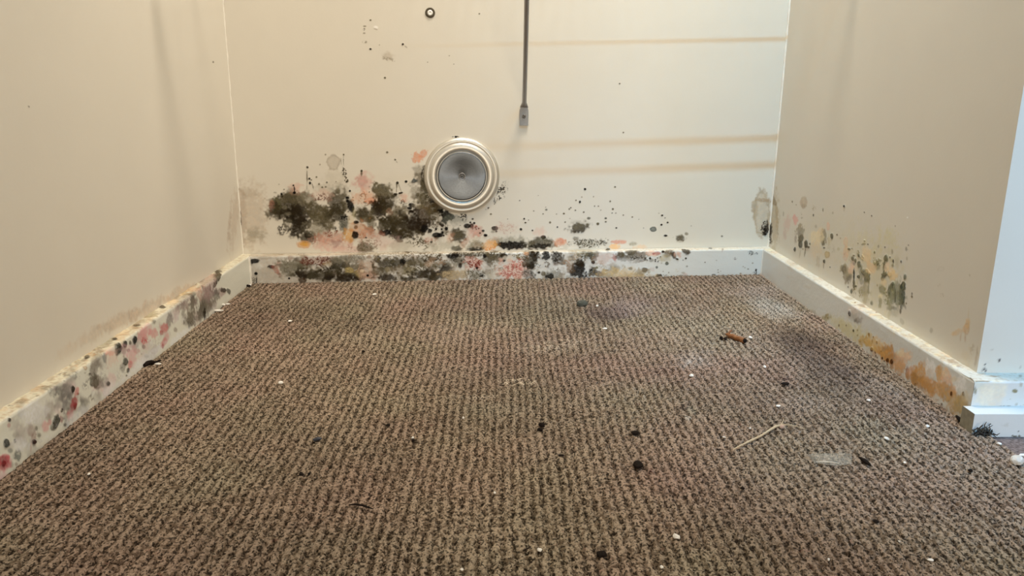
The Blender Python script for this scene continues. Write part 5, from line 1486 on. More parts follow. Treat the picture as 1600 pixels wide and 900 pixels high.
1058.2,77.7,-.076,.02,-.076,-.266,.15,.149,.106,.6,.4,0
1060.3,71.4,-.066,.018,-.044,-.152,.444,.406,.293,.5,.5,0
1032.8,88.5,-.235,.286,-.096,-.195,.264,.254,.2,.75,.4,0
1041.8,78.2,-.345,.091,-.078,-.27,.15,.141,.106,.8,.35,0
1034.9,65.9,-.164,.203,-.099,-.193,.444,.393,.293,.6,.4,0
1112.2,113,-.017,.004,-.005,-.021,.662,.602,.317,.35,.8,0
1179.8,127.3,-.016,.004,-.006,-.027,.698,.619,.341,.3,.8,0
1316.2,126.2,-.007,.002,-.004,-.022,.68,.619,.394,.2,.8,0
1100.8,166.7,-.043,.011,-.015,-.077,.628,.569,.229,.35,.8,0
1048.7,165.2,-.354,.094,-.065,-.319,.295,.275,.209,.8,.4,0
1127.9,152.8,-.351,.093,-.084,-.417,.306,.264,.165,.7,.4,0
1107.7,156,-.509,.135,-.178,-.883,.033,.02,.009,.9,.3,0
1085.9,153.9,-.406,.108,-.056,-.27,.306,.264,.165,.7,.4,0
1089.2,144.8,-.523,.139,-.154,-.714,.033,.02,.009,.6,.4,0
1078.9,141.5,-.532,.141,-.079,-.359,.033,.02,.009,.7,.4,0
1018.4,109.7,-.486,.129,-.134,-.508,.173,.156,.12,.85,.4,0
1017.4,105.9,-.389,.103,-.15,-.558,.15,.121,.058,.85,.4,0
1029.6,93.1,-.473,.125,-.191,-.687,.15,.121,.058,.8,.4,0
1043.7,152.8,-.474,.126,-.081,-.372,.306,.264,.165,.5,.4,0
1045.2,165,-.571,.151,-.23,-1.121,.306,.264,.165,.5,.4,0
886.8,108.3,-.224,.025,-.04,-.159,.662,.462,.239,.85,.4,0
886.9,101.1,-.195,.022,-.036,-.141,.595,.393,.191,.7,.35,2
890,100.1,-.124,.033,-.065,-.208,.68,.476,.27,.75,.4,0
903,92.8,-.048,.087,-.175,-.242,.698,.506,.293,.65,.5,0
912.8,87.2,-.106,.118,-.202,-.359,.734,.537,.317,.5,.5,0
887.8,92,-.551,.078,-.032,-.114,.595,.42,.249,.6,.4,0
896.4,88.4,-.636,.071,-.048,-.178,.595,.434,.27,.5,.4,0
888.1,118.2,-.78,.111,-.032,-.127,.628,.491,.293,.4,.5,0
960.5,76.3,-.246,.065,-.091,-.289,.444,.406,.329,.5,.5,0
959.6,137,-.165,.044,-.1,-.398,.516,.462,.367,.5,.5,1
947.8,126.7,-.168,.044,-.128,-.48,.444,.393,.317,.6,.5,1
897.6,164.4,-.759,.2,-.154,-.641,.306,.264,.165,.4,.5,0
959.1,158,-.089,.096,-.163,-.358,.595,.537,.451,.4,.5,2
860.6,73.3,-.418,.014,-.021,-.08,.444,.331,.2,.5,.5,0
870.6,81.7,-.274,.008,-.04,-.159,.378,.308,.191,.4,.6,1
878.6,67,-.094,.025,-.031,-.089,.68,.569,.394,.35,.7,0
1056.4,207.3,-.439,.116,-.185,-1.132,.92,.92,.92,.8,.3,0''',
 'RB': '''980,-4.8,-.104,.028,-.062,-.159,.503,.271,.083,.55,.59,1
1075.9,16.5,-.14,.037,-.119,-.353,.432,.193,.053,.42,.74,1
972.4,16.5,-.143,.038,-.094,-.253,.432,.193,.053,.48,.42,1
902.5,12.6,-.075,.02,-.043,-.106,.716,.444,.205,.37,.6,0
894.8,-3.7,-.078,.021,-.044,-.103,.849,.6,.394,.4,.62,1
1015.7,-1.5,-.066,.017,-.041,-.111,.432,.193,.053,.5,.74,0
989.8,-.1,-.063,.017,-.053,-.139,.432,.193,.053,.46,.63,0
859.3,12,-.126,.033,-.069,-.161,.432,.193,.053,.56,.39,1
852.1,24.4,-.092,.024,-.077,-.186,.716,.444,.205,.42,.36,1
967.6,-4.8,-.125,.033,-.102,-.257,.432,.193,.053,.36,.53,1
948.8,23.5,-.114,.03,-.07,-.187,.503,.271,.083,.34,.74,0
856.4,7.2,-.23,.061,-.166,-.383,.432,.193,.053,.31,.49,0
913.4,-.1,-.086,.023,-.055,-.133,.31,.13,.037,.38,.72,1
913.6,23.7,-.09,.024,-.068,-.175,.503,.271,.083,.55,.47,0
945.1,10.3,-.171,.045,-.119,-.307,.31,.13,.037,.59,.7,1
927.8,17.4,-.105,.028,-.057,-.146,.31,.13,.037,.39,.62,0
851.7,-1.8,-.083,.022,-.073,-.163,.432,.193,.053,.44,.74,1
1010.6,14.7,-.09,.024,-.049,-.136,.849,.6,.394,.58,.54,1
925,1.6,-.125,.033,-.104,-.256,.849,.6,.394,.58,.52,1
869.3,7.3,-.128,.034,-.085,-.199,.503,.271,.083,.46,.71,1
843.2,19,-.096,.025,-.077,-.181,.31,.13,.037,.46,.8,0
912.1,24.9,-.127,.034,-.076,-.196,.432,.193,.053,.31,.59,0
987.1,8.1,-.158,.042,-.081,-.215,.432,.193,.053,.5,.5,1
949.6,14.2,-.099,.026,-.068,-.177,.716,.444,.205,.34,.76,0
943.7,-0,-.089,.024,-.067,-.166,.716,.444,.205,.37,.45,0
927.8,5.1,-.148,.039,-.081,-.202,.31,.13,.037,.42,.45,0
886.9,16,-.193,.051,-.144,-.353,.31,.13,.037,.42,.75,0
917.6,5.4,-.105,.028,-.069,-.171,.716,.444,.205,.52,.74,0
858.8,12.6,-.216,.057,-.154,-.361,.716,.444,.205,.47,.48,0
861.6,.9,-.161,.043,-.086,-.196,.716,.444,.205,.36,.44,0
849.4,5.6,-.113,.03,-.071,-.162,.716,.444,.205,.54,.76,1
964,20.5,-.166,.044,-.104,-.281,.432,.193,.053,.4,.71,0
934.8,8.9,-.103,.027,-.062,-.157,.432,.193,.053,.56,.58,0
1083.3,11,-.071,.019,-.036,-.107,.503,.271,.083,.33,.69,1
894.2,8,-.2,.053,-.182,-.439,.432,.193,.053,.48,.59,1
927.4,20.2,-.073,.019,-.061,-.159,.432,.193,.053,.58,.66,0
1023.7,-1.2,-.074,.02,-.044,-.118,.432,.193,.053,.36,.39,0
925.8,18.4,-.086,.023,-.058,-.149,.716,.444,.205,.51,.5,0
1064.4,12.1,-.094,.025,-.054,-.156,.849,.6,.394,.58,.72,0
997.9,-3.8,-.083,.022,-.052,-.135,.432,.193,.053,.58,.36,0
944.9,11.1,-.073,.019,-.044,-.114,.716,.444,.205,.38,.38,0
1059.6,6.8,-.057,.015,-.03,-.085,.432,.193,.053,.48,.74,0
1039.4,23.7,-.154,.041,-.095,-.278,.31,.13,.037,.46,.76,1
850.4,1.7,-.201,.053,-.188,-.424,.432,.193,.053,.42,.66,1
962.5,4.7,-.595,.158,-.333,-.858,.193,.098,.024,.63,.71,0
1231.6,12.8,-.346,.092,-.143,-.479,.101,.053,.019,.69,.39,0
1074.1,20,-.409,.109,-.163,-.489,.193,.098,.024,.63,.6,0
1057.7,7.3,-.419,.111,-.181,-.517,.101,.053,.019,.83,.75,0
981.1,-5.1,-.572,.152,-.329,-.841,.101,.053,.019,.63,.76,0
883.4,6.4,-.435,.115,-.219,-.52,.101,.053,.019,.61,.64,0
1023,6.8,-.534,.142,-.241,-.664,.101,.053,.019,.77,.37,0
1052.8,6.7,-.422,.112,-.262,-.741,.101,.053,.019,.69,.51,0
1110.3,12.8,-.288,.077,-.137,-.414,.101,.053,.019,.64,.72,0
924.3,20,-.43,.114,-.225,-.581,.193,.098,.024,.63,.58,0
859.2,4.8,-.73,.193,-.483,-1.111,.193,.098,.024,.8,.5,0
908.6,.9,-.599,.159,-.303,-.729,.193,.098,.024,.8,.64,0
986.1,-.9,-.517,.137,-.262,-.682,.193,.098,.024,.86,.6,0
947.1,8.4,-.361,.096,-.26,-.666,.101,.053,.019,.79,.53,0
948,4.5,-.382,.101,-.159,-.403,.193,.098,.024,.78,.75,0
942.4,10.8,-.517,.137,-.277,-.711,.193,.098,.024,.62,.78,0
855.6,-.4,-.611,.161,-.338,-.764,.193,.098,.024,.78,.76,0
1045.5,19.2,-.516,.137,-.24,-.699,.101,.053,.019,.89,.53,0
1120.6,18.4,-.378,.101,-.212,-.66,.101,.053,.019,.82,.66,0
870.6,16.2,-.552,.146,-.253,-.608,.193,.098,.024,.71,.56,0
1015.3,-1.6,-.539,.143,-.266,-.71,.193,.098,.024,.9,.79,0
977.7,1,-.481,.128,-.265,-.687,.193,.098,.024,.64,.46,0
1044.1,2.9,-.513,.136,-.221,-.613,.101,.053,.019,.76,.62,0
1105.3,3.7,-.356,.095,-.198,-.585,.101,.053,.019,.8,.58,0
1176.8,3.9,-.275,.073,-.2,-.629,.101,.053,.019,.87,.6,0
983.7,.2,-.571,.151,-.3,-.781,.193,.098,.024,.63,.45,0
1037,63.2,-.15,.31,-.303,.003,.849,.67,.438,.53,.43,0
1093.4,62.2,-.077,.169,-.202,.003,.849,.67,.438,.45,.69,0
934.5,61.5,-.133,.251,-.336,.003,.579,.444,.29,.3,.45,1
1159.7,63.1,-.065,.15,-.159,.002,.92,.886,.64,.46,.39,0
1018.4,64.1,-.093,.189,-.23,.003,.579,.444,.29,.51,.7,0
994,63.1,-.083,.166,-.129,.001,.579,.444,.29,.58,.44,1
1078.1,64.9,-.144,.308,-.222,.003,.92,.886,.64,.44,.73,0
1564.7,67.5,-.047,.141,-.091,.002,.92,.886,.64,.6,.5,0
879.4,63.5,-.106,.188,-.196,.002,.579,.444,.29,.49,.6,1
1003.8,62.6,-.159,.32,-.295,.003,.92,.886,.64,.45,.77,1
1501.9,69.8,-.041,.12,-.104,.002,.92,.886,.64,.38,.41,1
951.1,61.1,-.075,.144,-.145,.001,.579,.444,.29,.35,.57,0
1026.6,63.2,-.062,.127,-.089,.001,.849,.67,.438,.42,.45,1
1428.2,64.6,-.068,.189,-.108,.002,.849,.67,.438,.3,.48,1
1318.6,68.5,-.102,.263,-.164,.003,.849,.67,.438,.5,.65,1
917.9,63.2,-.116,.215,-.19,.002,.92,.886,.64,.4,.66,0
1541.1,68.6,-.048,.143,-.08,.002,.849,.67,.438,.43,.46,0
876.8,62,-.131,.232,-.206,.002,.92,.886,.64,.44,.61,1
1423.3,64.4,-.037,.104,-.058,.001,.579,.444,.29,.35,.66,0
1135.9,65.5,-.08,.18,-.166,.002,.849,.67,.438,.33,.7,0
903.1,63.4,-.089,.162,-.134,.001,.579,.444,.29,.49,.74,1
915.8,62.3,-.169,.313,-.419,.004,.849,.67,.438,.4,.55,1
1024.3,64.4,-.062,.127,-.131,.001,.92,.886,.64,.46,.79,1
1136.6,65.8,-.053,.118,-.076,.001,.849,.67,.438,.41,.63,1
861.8,61.8,-.148,.259,-.26,.002,.92,.886,.64,.47,.72,1
986.3,64.4,-.087,.172,-.131,.001,.579,.444,.29,.42,.66,1
1096,62.6,-.095,.208,-.137,.002,.849,.67,.438,.39,.55,1
1448.1,67.8,-.037,.105,-.056,.001,.579,.444,.29,.3,.48,0
1495.3,68.9,-.055,.159,-.13,.003,.92,.886,.64,.54,.79,0
1398.4,69.5,-.043,.118,-.064,.001,.849,.67,.438,.49,.52,0
1125.8,19.1,-.015,-.012,-.003,-.082,.68,.6,.256,.65,.6,0
1190.1,14.6,-.023,-.017,-.006,-.108,.645,.6,.366,.5,.6,0
1240,9.3,-.014,.082,-.09,-.126,.38,.315,.114,.75,.5,0
1238.3,13.1,-.182,-.117,-.021,-.216,.267,.202,.067,.7,.4,0
1294.2,4.6,-.071,-.059,-.015,-.267,.368,.292,.168,.5,.6,0
1154.5,42,-.197,.053,-.057,-.195,.026,.021,.019,.92,.3,0
1136.9,44.1,-.05,.013,-.032,-.11,.432,.39,.34,.75,.4,0
1124.9,40.6,-.091,.024,-.067,-.221,.146,.124,.089,.8,.5,0
1141.2,51.9,-.049,.013,-.047,-.165,.849,.745,.678,.6,.6,0
1118.3,48.5,-.066,.018,-.033,-.112,.716,.67,.64,.5,.6,0
1187.2,12.8,-.339,.09,-.145,-.47,.193,.124,.045,.8,.4,0
1161.7,20.7,-.354,.094,-.185,-.6,.21,.145,.045,.8,.4,0
1135.2,20.7,-.296,.079,-.119,-.377,.079,.058,.015,.95,.3,0
1123,25.1,-.378,.101,-.195,-.619,.257,.211,.053,.8,.4,0
1098.8,15.8,-.052,-.036,-.007,-.117,.629,.39,.101,.8,.5,0
1095.7,19.8,-.059,.016,-.055,-.168,.432,.25,.045,.6,.4,1
1085.9,30.4,-.322,.086,-.117,-.365,.146,.087,.022,.95,.3,0
1072.4,30.8,-.381,.101,-.186,-.573,.193,.111,.027,.9,.3,0
1059.8,27.2,-.361,.096,-.133,-.4,.057,.026,.011,.95,.3,0
1074,24,-.378,.101,-.113,-.343,.257,.13,.034,.85,.3,0
1071.8,12.1,-.246,.065,-.088,-.256,.065,.014,.011,.95,.3,0
1070.5,18.4,-.329,.087,-.115,-.343,.92,.824,.64,.8,.4,0
1060.7,12,-.417,.111,-.119,-.344,.101,.023,.015,.8,.4,0
1055.8,23.3,-.028,-.021,-.001,-.085,.752,.473,.144,.8,.5,0
1024.7,21.6,-.041,-.031,0,-.08,.564,.25,.041,.85,.45,0
1032.1,14.3,-.066,.017,-.047,-.132,.716,.39,.095,.6,.5,0
1001.7,17.7,-.043,-.031,-0,-.081,.579,.271,.067,.8,.45,0
1024.1,12.5,-.243,.064,-.119,-.332,.132,.045,.009,.9,.35,0
1011.8,15,-.248,.066,-.097,-.269,.101,.032,.008,.9,.35,0
1038.8,10.5,-.433,.115,-.149,-.42,.053,.023,.011,.9,.3,0
1032.5,8.5,-.525,.139,-.252,-.703,.035,.019,.011,.9,.3,0
986.7,27.7,-.061,-.021,-.013,-.084,.809,.519,.327,.85,.4,0
993.4,33.4,-.083,-.029,-.033,-.217,.92,.824,.585,.6,.5,0
975.2,36.2,-.115,-.039,-.034,-.221,.91,.67,.468,.6,.5,0
990.4,15.4,-.07,-.05,-0,-.123,.629,.351,.144,.7,.5,0
970,16.6,-.169,.045,-.052,-.139,.257,.093,.045,.8,.4,0
960.4,18.4,-.075,.02,-.042,-.112,.716,.403,.245,.8,.4,0
939.7,26.2,-.057,-.018,-.013,-.076,.645,.327,.072,.9,.35,0
949.3,13.8,-.063,-.043,-.001,-.128,.503,.25,.067,.7,.5,0
933.5,14.6,-.035,-.025,.001,-.128,.503,.26,.072,.8,.45,0
916.7,39,-.07,.018,-.031,-.084,.92,.92,.92,.95,.3,0
916.8,44.9,-.095,.025,-.086,-.237,.92,.92,.92,.6,.5,0
915.9,30,-.082,.022,-.045,-.118,.716,.634,.55,.75,.5,0
911.3,24.1,-.277,.073,-.208,-.535,.92,.92,.92,.9,.3,0
898,41,-.125,.033,-.03,-.08,.68,.364,.083,.9,.35,0
906.7,18.3,-.037,-.025,.001,-.106,.629,.315,.083,.85,.4,0
890,21.6,-.115,.03,-.034,-.086,.849,.6,.366,.7,.4,0
881,41.6,-.079,.021,-.036,-.094,.849,.55,.366,.88,.35,0
886.6,46.9,-.118,.031,-.076,-.203,.92,.764,.55,.6,.5,0
873.6,24.1,-.054,-.028,-.005,-.082,.579,.315,.095,.85,.4,0
858.6,19.6,-.045,-.028,.001,-.093,.629,.416,.16,.8,.45,0
856.7,43,-.075,.02,-.038,-.096,.92,.92,.92,.97,.3,0
865.6,45.9,-.123,.032,-.08,-.207,.92,.803,.621,.7,.4,0
866.6,29.3,-.121,.032,-.041,-.102,.716,.364,.114,.7,.4,0
867.3,26.6,-.33,.087,-.118,-.292,.09,.035,.011,.95,.3,0
844.9,35.7,-.425,.112,-.146,-.36,.079,.042,.017,.92,.3,0
847.8,19.3,-.063,.017,-.033,-.078,.579,.43,.186,.75,.5,0
841,13.4,-.076,.02,-.045,-.104,.503,.39,.195,.6,.5,1
841,33.3,-.154,.041,-.065,-.158,.752,.634,.423,.6,.5,0
1002.4,-6.6,-.275,.073,-.082,-.215,.074,.032,.011,.8,.4,0
1327.3,40.6,-.065,-.035,-.031,-.281,.716,.67,.585,.3,.6,0
1502.7,81.1,-.106,.248,-.051,-.223,.257,.16,.095,.8,.4,0
1545.7,76.8,-.098,.248,-.071,-.163,.503,.339,.215,.6,.4,0
1439.4,77,-.082,.203,-.079,-.087,.31,.23,.136,.8,.4,0
1396.5,81.4,-.093,.192,-.019,-.177,.849,.67,.453,.6,.4,0
1317.3,76.1,-.099,.216,-.057,-.114,.752,.55,.366,.6,.4,2
1185.7,65.7,-.068,.151,-.101,-.037,.503,.43,.29,.75,.4,0
1144.9,69.3,-.09,.183,-.081,-.072,.332,.22,.136,.85,.3,0
1161.2,66.1,-.293,.671,-.27,.004,.257,.145,.083,.9,.3,0
1123.6,69.9,-.132,.251,-.104,-.177,.91,.784,.568,.7,.4,0
1106.5,73.6,-.271,.585,-.269,.003,.31,.185,.108,.9,.3,0
1113.3,73.9,-.111,.197,-.073,-.236,.663,.519,.327,.5,.4,0
1083.3,69.4,-.065,.108,-.027,-.18,.752,.67,.468,.6,.5,0
1064.2,77.8,-.061,.088,.048,-.58,.065,.058,.037,.9,.3,0
1064.1,71.4,-.15,.257,-.06,-.185,.432,.364,.245,.7,.4,1
918.5,73.9,-.08,.113,-.029,-.175,.91,.725,.484,.5,.5,0
892.7,67.5,-.087,.14,-.103,-.073,.503,.364,.245,.8,.4,0
874.8,64.4,-.268,.428,-.267,-.186,.368,.26,.168,.7,.4,0
955.8,71.1,-.093,.13,-.009,-.299,.92,.824,.585,.5,.5,0
987.8,70.8,-.087,.127,-.009,-.29,.92,.886,.64,.5,.5,1''',
 'TW': '''576.6,73.3,.668,.108,.002,-.67,.045,.028,.036,.95,.3,0
561.5,60.4,.379,-.037,-.131,-.49,.06,.049,.058,.9,.35,1
560.3,62.8,.833,.131,.002,-.633,.036,.028,.031,.9,.3,0
561.6,68.7,.626,.316,.329,-.801,.06,.049,.052,.9,.3,0
565.1,70.7,.438,.143,.337,-1.735,.248,.22,.19,.6,.4,0
566.4,85.5,.447,.072,.005,-1.424,.403,.353,.28,.5,.4,0
602.9,64.5,.832,.141,.002,-.633,.295,.26,.196,.5,.4,0
546.8,235.2,.924,.02,-.027,-.202,.06,.04,.02,.8,.3,1
546.5,196.7,1.37,.029,-.062,-.46,.106,.075,.041,.7,.4,0
543.8,144.6,1.35,.027,-.037,-.268,.135,.097,.049,.6,.4,1
605.8,51.8,.663,.112,.002,-.629,.403,.333,.243,.5,.4,0''',
 'TB': '''597.3,73.4,.517,-.332,.002,-.221,.248,.213,.124,.85,.4,0
561.3,80.4,.132,-.087,-.114,-.166,.68,.421,.18,.5,.5,1
565.3,72.1,.224,-.143,-.081,-.295,.403,.237,.091,.6,.5,0
582.4,46,.325,.054,.001,-.429,.214,.184,.075,.9,.35,0
554.3,40.3,.076,.012,0,-.071,.815,.747,.601,.85,.7,0
556,48.1,.061,.02,.022,-.112,.851,.779,.627,.7,.7,0
562.9,32.5,.113,.018,0,-.106,.729,.626,.516,.6,.7,0
540.4,54.2,.171,.027,0,-.162,.729,.716,.564,.6,.7,0
575.5,27.4,.136,.022,.002,-.91,.183,.139,.083,.8,.4,1
588.5,29,.17,.029,.001,-.364,.403,.356,.281,.7,.4,1
578,34.9,.328,.137,.177,-.588,.464,.421,.323,.6,.5,1
588.1,53.6,.547,.093,.001,-.323,.403,.356,.235,.6,.4,0
536.5,46.4,.455,.07,0,-.143,.135,.133,.065,.6,.5,1
532.5,61.7,.454,-.264,.001,-.124,.081,.062,.016,.8,.5,0''',
 'TP': '''577,1.3,.153,.026,.001,-.713,.117,.091,.049,.85,.4,1
579,6.7,1.153,.195,.002,-1.073,.042,.034,.029,.9,.3,0
543.4,8.2,.693,.11,0,-.215,.295,.279,.235,.5,.5,1
546.8,5.1,.173,.028,.001,-.322,.295,.27,.22,.5,.6,1
565.5,14.5,.173,.029,.001,-.431,.531,.505,.439,.4,.7,1''',
 'FL': '''179.4,1280,.027,-.003,0,-.021,.098,.054,.054,.55,.7,0
225.2,1328.9,.029,-.005,0,-.017,.238,.162,.156,.3,.8,0
472.9,1323.9,.024,-.011,-.021,-.009,.305,.287,.246,.5,.8,0
479.4,1435.5,.02,-.006,0,-.021,.27,.223,.188,.3,.8,0
266.8,1037.5,.055,-.013,0,-.042,.305,.262,.223,.6,.6,1
273,1048.2,.037,-.009,0,-.027,.262,.216,.175,.3,.8,0
-221.1,1148.9,.03,.005,0,-.045,.279,.223,.138,.45,.7,1
71.3,1108.7,.017,-.001,.011,-.038,.305,.238,.15,.5,.6,1
-85.2,1169.7,.02,.001,0,-.019,.238,.175,.112,.3,.8,0
20.9,959.5,.046,-.001,.001,-.109,.381,.305,.188,.7,.5,1
-39.7,911.1,.031,.001,.001,-.12,.305,.246,.156,.55,.5,1
-11.3,869.4,.022,0,0,-.052,.238,.195,.117,.3,.7,0
-73.5,999.1,.019,.001,0,-.023,.223,.162,.107,.25,.8,0
226.2,870.6,.163,-.038,0,-.087,.305,.262,.162,.5,.5,0
217.2,848.1,.267,-.061,.001,-.136,.352,.305,.223,.6,.5,0
364.6,891,.032,-.012,0,-.042,.262,.195,.138,.3,.8,0
-351.3,1363.5,.029,.008,.042,-.066,.305,.246,.168,.4,.6,1
-421,1407.6,.061,.017,.001,-.072,.305,.246,.168,.4,.6,1
-218.4,1396.8,.085,.013,.002,-.109,.332,.27,.188,.6,.6,1
452.5,1055.2,.015,-.009,-.021,-.002,.068,.04,.032,.45,.8,0
447.4,1143.1,.024,-.011,-.021,-.011,.08,.048,.042,.35,.8,0
-424.5,1089.3,.072,.034,.093,-.048,.305,.246,.156,.5,.6,1
-476.6,1165.5,.038,.02,.108,-.029,.305,.238,.144,.35,.7,1
119.8,1223.4,.159,-.014,.001,-.07,.352,.262,.156,.3,.6,1
372,968.9,.118,-.041,.001,-.107,.061,.03,.025,.6,.5,1
220.3,878.4,.108,-.024,0,-.085,.089,.054,.048,.5,.6,1
147.8,804.1,.175,-.028,0,-.12,.054,.03,.021,.5,.6,1
-493.7,796.6,.031,.025,.072,-.013,.138,.089,.072,.4,.8,0
-193.4,766.2,.012,.003,0,-.011,.188,.144,.08,.15,.8,0
230.1,697.2,.013,-.004,0,-.013,.202,.144,.107,.2,.8,0
322.7,816.7,.229,-.081,.001,-.146,.045,.021,.016,.4,.6,1
13.1,709.8,.131,-.002,.001,-.25,.305,.238,.138,.5,.6,1
44.7,767,.049,-.002,0,-.033,.216,.162,.102,.2,.8,0
-181.8,929.3,.062,.011,0,-.046,.223,.175,.117,.3,.8,1''',
}


def rows(name):
    out = []
    for l in STAINS[name].strip().split('\n'):
        v = [float(t) for t in l.split(',')]
        v[0] *= 1e-3; v[1] *= 1e-3
        for i in range(2, 6): v[i] *= 1e3
        out.append(v)
    return out

# ------------------------------------------------------------------ noise
_lat = np.random.RandomState(7).rand(256, 256)
def vn(x, y, s, seed=0):
    x = x / s + seed * 17.31; y = y / s + seed * 9.77
    xi = np.floor(x).astype(int); yi = np.floor(y).astype(int)
    fx = x - xi; fy = y - yi
    fx = fx * fx * (3 - 2 * fx); fy = fy * fy * (3 - 2 * fy)
    a = _lat[yi & 255, xi & 255]; b = _lat[yi & 255, (xi + 1) & 255]
    c = _lat[(yi + 1) & 255, xi & 255]; d = _lat[(yi + 1) & 255, (xi + 1) & 255]
    return (a * (1 - fx) + b * fx) * (1 - fy) + (c * (1 - fx) + d * fx) * fy
def fbm(x, y, s, seed=0, n=3):
    t = 0; a = 1; k = 0
    for i in range(n):
        t = t + a * vn(x, y, s, seed + i * 3); k += a; a *= .55; s *= .5
    return t / k
def sstep(x, a, b):
    t = np.clip((x - a) / (b - a), 0, 1); return t * t * (3 - 2 * t)

def stain(name, us, vs, base, mottled=.03):
    """colour, mould amount and crust height of a surface, from colonies laid out in metres on it"""
    U, V = np.meshgrid(us, vs)
    col = np.ones(U.shape + (3,)) * base
    col *= (1 + mottled * (fbm(U, V, .05, 3) - .5))[..., None]
    mould = np.zeros(U.shape); hgt = np.zeros(U.shape)
    fine = vn(U, V, .0019, 5); mid = fbm(U, V, .006, 8)
    w1 = fbm(U, V, .011, 11) - .5; w2 = vn(U, V, .0036, 14) - .5
    for (u, v, a, b, c, d, r, g, bl, op, soft, ty) in rows(name):
        E = np.linalg.inv(np.array([[a, b], [c, d]]))
        ex = 1.6 * math.hypot(E[0, 0], E[0, 1]); ey = 1.6 * math.hypot(E[1, 0], E[1, 1])
        i0, i1 = np.searchsorted(us, [u - ex, u + ex]); j0, j1 = np.searchsorted(vs, [v - ey, v + ey])
        if i1 <= i0 or j1 <= j0: continue
        sl = (slice(j0, j1), slice(i0, i1))
        du = U[sl] - u; dv = V[sl] - v
        big = min(1., math.hypot(ex, ey) / .018)
        q = np.sqrt((a * du + b * dv) ** 2 + (c * du + d * dv) ** 2)
        q = q + big * (.4 if soft <= .26 or ty == 2 else 1.) * (1.25 * w1[sl] + .55 * w2[sl])
        m = 1 - sstep(q, 1 - soft * .75, 1 + soft * .75)
        if ty == 1:
            f = sstep(fine[sl] * .65 + mid[sl] * .35, .46, .58); m = m * f
        elif ty == 2:
            m = m * (.12 + .88 * sstep(q, .6, .95))
        dark = max(0., 1 - (r + g + bl) / .42)
        op = op + (1 - op) * .8 * dark
        al = op * m
        if ty == 0 and big > .5:
            al = al * (1 - .40 * (1 - fine[sl]) * (1 - .8 * dark))
        cc = np.array([r, g, bl])[None, None] * ((.42 if r < .6 else .85) + (.92 if r < .6 else .25) * (mid[sl] * .6 + fine[sl] * .4))[..., None] if big > .4 else np.array([r, g, bl])[None, None]
        col[sl] = col[sl] * (1 - al[..., None]) + cc * al[..., None]
        mould[sl] = np.maximum(mould[sl] * (1 - al * (1 - dark)), al * min(1, dark * 2.2))
        hgt[sl] = np.maximum(hgt[sl], al * (.3 + dark))
    return U, V, np.clip(col, 0, 1), mould, hgt * (.5 + .8 * mid), fine

# ------------------------------------------------------------------ mesh helpers
def link(name, me, mat=None, parent=None):
    o = bpy.data.objects.new(name, me); C.objects.link(o)
    if mat: me.materials.append(mat)
    if parent is not None: o.parent = parent
    return o

def quad_mesh(name, P, F, cols=None, mould=None, smooth=True):
    me = bpy.data.meshes.new(name)
    me.vertices.add(len(P)); me.vertices.foreach_set('co', np.ascontiguousarray(P, dtype=np.float32).ravel())
    me.loops.add(F.size); me.loops.foreach_set('vertex_index', F.astype(np.int32).ravel())
    me.polygons.add(len(F))
    me.polygons.foreach_set('loop_start', np.arange(0, F.size, 4, dtype=np.int32))
    me.polygons.foreach_set('loop_total', np.full(len(F), 4, dtype=np.int32))
    if smooth: me.polygons.foreach_set('use_smooth', np.ones(len(F), dtype=bool))
    me.update(calc_edges=True)
    if cols is not None:
        a = me.color_attributes.new('stain', 'FLOAT_COLOR', 'POINT')
        a.data.foreach_set('color', np.concatenate([cols, np.ones((len(cols), 1))], 1).astype(np.float32).ravel())
    if mould is not None:
        a = me.attributes.new('mould', 'FLOAT', 'POINT'); a.data.foreach_set('value', mould.astype(np.float32).ravel())
    me.validate()
    return me

def grid_faces(nv, nu, flip=False):
    i = np.arange(nv * nu).reshape(nv, nu)
    F = np.stack([i[:-1, :-1], i[:-1, 1:], i[1:, 1:], i[1:, :-1]], -1).reshape(-1, 4)
    return F[:, ::-1] if flip else F

